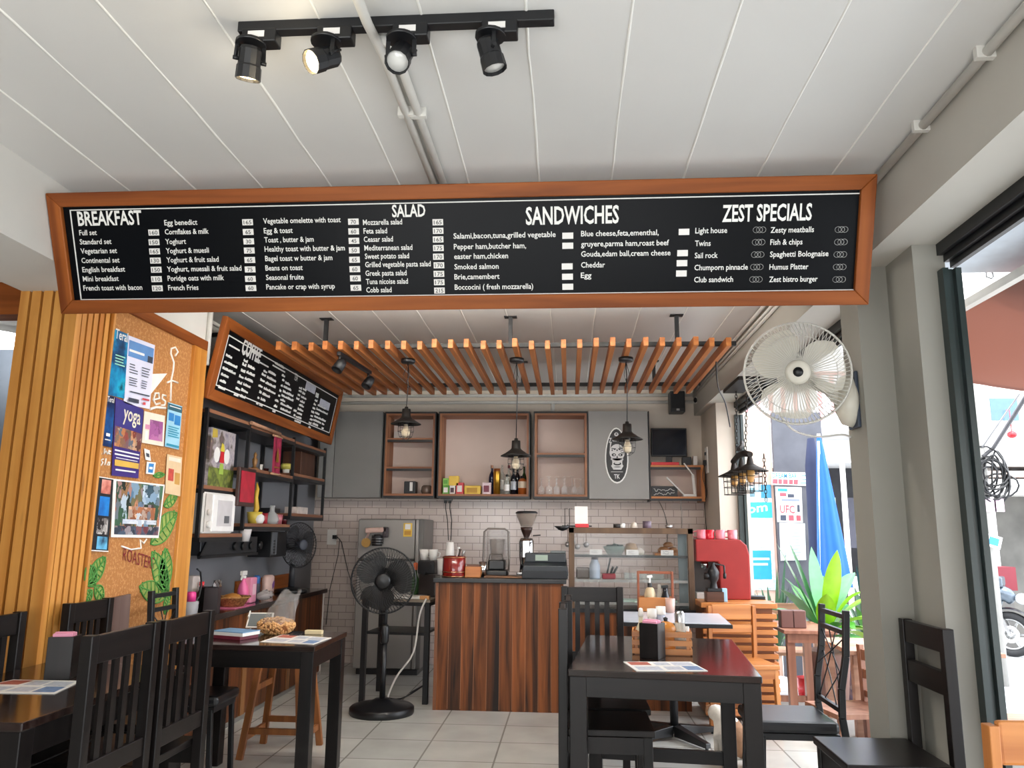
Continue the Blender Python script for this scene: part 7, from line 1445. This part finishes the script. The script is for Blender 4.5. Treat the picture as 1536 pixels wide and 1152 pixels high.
t = thing('balcony', 'white balcony with reddish rails over the market stall', 'balcony', (c.x, 13.0, 3.0)); MB().box(-2, 2, 0, 1.2, 0, .15).build('slab', M_whitep, t); MB().box(-2.2, 2.2, 1.2, 1.5, -3.2, 3).build('house_wall', plain('pale_house_wall', 'D8DCE0', .8), t); MB().box(-2, 2, .0, .04, .95, 1.0).build('handrail', plain('reddish_rail', 'C08484', .6), t)
for k in range(20): MB().box(-1.98 + .2 * k, -1.92 + .2 * k, .0, .04, .15, .95).build('baluster', MATS['reddish_rail'], t)
# far facade beyond the awning
t = thing('far_building', 'white building with a small window far beyond the awning', 'building', (9.5, 16.0, GZ)); MB().box(-7.2, 6, 0, 3, 0, 7.5).build('wall', plain('white_facade', 'E6E4E2', .8, var=.04), t)
wc = PY(1507, 614, 15.9); wx, wz = wc.x - 9.5, wc.z - GZ
f = MB().box(wx - .34, wx + .34, -.08, .0, wz - .3, wz + .3).build('window', gray('B8B8B8'), t); MB().box(wx - .26, wx + .26, -.09, -.08, wz - .22, wz + .22).build('pane', plain('blue_pane', '4A6A90', .1), f)
lx = PY(1518, 652, 15.8); tag(MB().sphere((0, 0, 0), .09, 12, 1, 1, .8).cyl((0, 0, .07), (0, 0, .5), .008).bar((0, 0, .5), (0, .2, .5), .01, .01).build('lantern', M_red), 'small red lantern before the white building', 'lantern').location = lx
for k, (ya, yb) in enumerate(((683, 700), (706, 716), (718, 742))):
    a, b_ = PY(1455, ya, 12.5), PY(1600, yb, 12.5)
    solid('roof_edge', ('uppermost grey', 'middle pinkish', 'lowest white')[k] + ' roof edge behind the coil of cables', 'roof', MB().box(0, 6, 0, 1.2, 0, a.z - b_.z), (gray('A8A4A0'), plain('pinkish_eave', 'C8B0A4', .6), M_whitep)[k], (a.x, 12.5 + .02 * k, b_.z))
m = MB(); m.box(4.6, 12, 13.2, 13.4, GZ, 2.2); struct('wall_far_stall', m, plain('far_stall_wall', '5E5C58', .8, var=.3, scale=2), 'grey stall wall behind the scooter')
for k, x in enumerate((5.75, 6.6, 8.0)): solid('stall_post', ('left', 'middle', 'right')[k] + ' white post carrying the roof edges', 'post', MB().box(-.05, .05, -.05, .05, 0, 2.6), M_whitep, (x, 12.9, GZ))
# utility pole with a coil of cables
c = PY(1474, 720, 9.0); t = thing('utility_pole', 'slim grey utility pole with a coil of black cables', 'pole', (c.x, 9.0, GZ)); MB().cyl((0, 0, 0), (0, 0, 5.0), .055, n=16).build('pole', gray('9A9894'), t)
b = MB(); rr = random.Random(12); c2 = PY(1484, 712, 9.0) - t.location
for k in range(12):
    cx, cz, r0, r1 = c2.x + rr.uniform(-.08, .08), c2.z + rr.uniform(-.14, .1), rr.uniform(.08, .2), rr.uniform(.12, .28); ph = rr.uniform(0, 6)
    b.tube([(cx + r0 * math.cos(j * .4488), -.08 + .03 * math.sin(j * .9 + ph), cz + r1 * math.sin(j * .4488)) for j in range(14)], .011, 5, close=True)
b.build('cable_coil', M_black, t)
a = PY(1490, 672, 9.0) - t.location; MB().tube([(0, -.06, a.z - .1), a, PY(1545, 585, 8.0) - t.location, PY(1640, 480, 7.5) - t.location], .022, 6).build('overhead_cable', gray('4A4A4E'), t)
MB().tube([(0, -.06, a.z), PY(1500, 632, 8.5) - t.location, PY(1530, 590, 8.0) - t.location], .009, 5).build('overhead_cable', gray('8A8A8C'), t)
q = thing('pole_sign', 'small blue and white sign on the utility pole', 'sign', PY(1490, 812, 8.9)); MB().cbox((0, 0, 0), (.16, .02, .13), Matrix.Rotation(.3, 3, 'Y')).build('plate', M_paper, q); MB().cbox((.0, -.012, 0), (.1, .006, .08), Matrix.Rotation(.3, 3, 'Y')).build('printed_panel', M_blue, q); MB().box(-.09, -.05, .0, .1, -.01, .01).build('bracket', M_steel, q)
for k, px in enumerate((1486, 1498)): solid('pink_card', ('left', 'right')[k] + ' of two pale pink cards hanging below the cable coil', 'card', MB().box(-.05, .05, 0, .01, -.14, 0), plain('pale_pink_card2', 'D8B8CC', .6), PY(px, 748, 8.9))
c = PY(1518, 800, 10.5); t = thing('carved_post', 'pale grey carved post behind the maroon box', 'post', (c.x + .15, 12.45, GZ)); MB().lathe([(0, 0), (.28, 0), (.2, .5), (.17, 1.2), (.2, 2.2), (0, 2.25)], n=18).build('post', speckle('carved_stone', ['6A6460', '9A9490', '4A4644', 'A8A29C'], 12, .8, 'VORONOI', (10, 10, 6), .4), t)
c0 = PY(1468, 850, 11.5); c1 = PY(1527, 886, 11.5); solid('maroon_box', 'big maroon box behind the scooter', 'box', MB().mat(plain('maroon_plastic', '6E1022', .4)).box(c0.x - c1.x - .25, 0, 0, .5, c1.z - c0.z, .0).mat(gray('5A5856')).box(c0.x - c1.x - .2, -.05, .03, .47, GZ - c0.z, c1.z - c0.z), None, (c1.x, 11.5, c0.z), 0)
# scooter
c = PZ(1513, 985, GZ); t = thing('scooter', 'grey and red motor scooter parked in the yard', 'scooter', (c.x + .06, c.y, GZ), R_(-38))
gm = plain('gunmetal_paint', '5A646E', .25, metal=.5); rub = plain('tyre_rubber', '1C1C1E', .7)
def wheel(x):
    b = MB(); b.lathe([(.20, -.045), (.27, -.045), (.285, 0), (.27, .045), (.20, .045), (.20, -.045)], (x, 0, .285), 32, Matrix.Rotation(H, 3, 'X')); b.build('tyre', rub, t)
    b = MB(); b.lathe([(.175, -.03), (.205, -.03), (.205, .03), (.175, .03), (.175, -.03)], (x, 0, .285), 28, Matrix.Rotation(H, 3, 'X'))
    for k in range(6): a = k * math.pi / 3; b.bar((x, 0, .285), (x + .18 * math.cos(a), 0, .285 + .18 * math.sin(a)), .03, .025)
    b.lathe([(0, -.05), (.05, -.05), (.05, .05), (0, .05)], (x, 0, .285), 16, Matrix.Rotation(H, 3, 'X')); b.build('rim', M_steel, t)
    MB().lathe([(.06, 0), (.11, 0), (.11, .006), (.06, .006), (.06, 0)], (x, -.06, .285), 24, Matrix.Rotation(H, 3, 'X')).build('brake_disc', M_chrome, t)
wheel(0); wheel(-1.25)
MB().bar((0, -.08, .285), (-.16, -.08, .72), .035, .04).bar((0, .08, .285), (-.16, .08, .72), .035, .04).build('fork', M_steel, t)
MB().grid(lambda u, v: Vector((.31 * math.cos(R_(25 + 120 * u)), -.07 + .14 * v, .285 + (.32 + .02 * math.sin(3.14 * v)) * math.sin(R_(25 + 120 * u)))), 14, 6).build('front_fender', gray('22242A', .3), t)
skin('body_shell', [(.10, 0, .70), (-.06, 0, .84), (-.22, 0, .62), (-.42, 0, .40), (-.72, 0, .42), (-.95, 0, .62), (-1.35, 0, .72)], [(0, 1), (1, 2), (2, 3), (3, 4), (4, 5), (5, 6)], [(.11, .12), (.12, .13), (.15, .12), (.13, .09), (.13, .12), (.14, .12), (.10, .07)], gm, t)
MB().sphere((.17, 0, .74), .09, 16, .9, 1.1, .8).build('headlight', plain('headlight_lens', 'D0D8E0', .08), t); MB().bar((-.10, -.145, .74), (-.38, -.145, .6), .015, .06).build('red_flash', M_red, t)
skin('seat', [(-.62, 0, .76), (-.9, 0, .79), (-1.3, 0, .83)], [(0, 1), (1, 2)], [(.11, .05), (.13, .06), (.10, .05)], M_black, t)
MB().tube([(-.18, -.33, 1.03), (-.15, -.12, 1.0), (-.12, 0, .97), (-.15, .12, 1.0), (-.18, .33, 1.03)], .016, 8).build('handlebar', M_black, t); MB().cbox((-.10, 0, .95), (.16, .24, .14)).build('handle_cover', gm, t, .03)
for s in (-1, 1): MB().tube([(-.16, s * .2, 1.01), (-.15, s * .24, 1.2)], .007, 6).sphere((-.15, s * .25, 1.24), .06, 14, .4, 1, .75).build('mirror', M_black, t)
plant('yard_plant', 'green leafy plant beside the scooter', (c.x + .75, c.y - .4, GZ), [(k * 24, .55, .04, .9 + .3 * (k % 3), .3, k % 2) for k in range(15)], [lg, ldk])
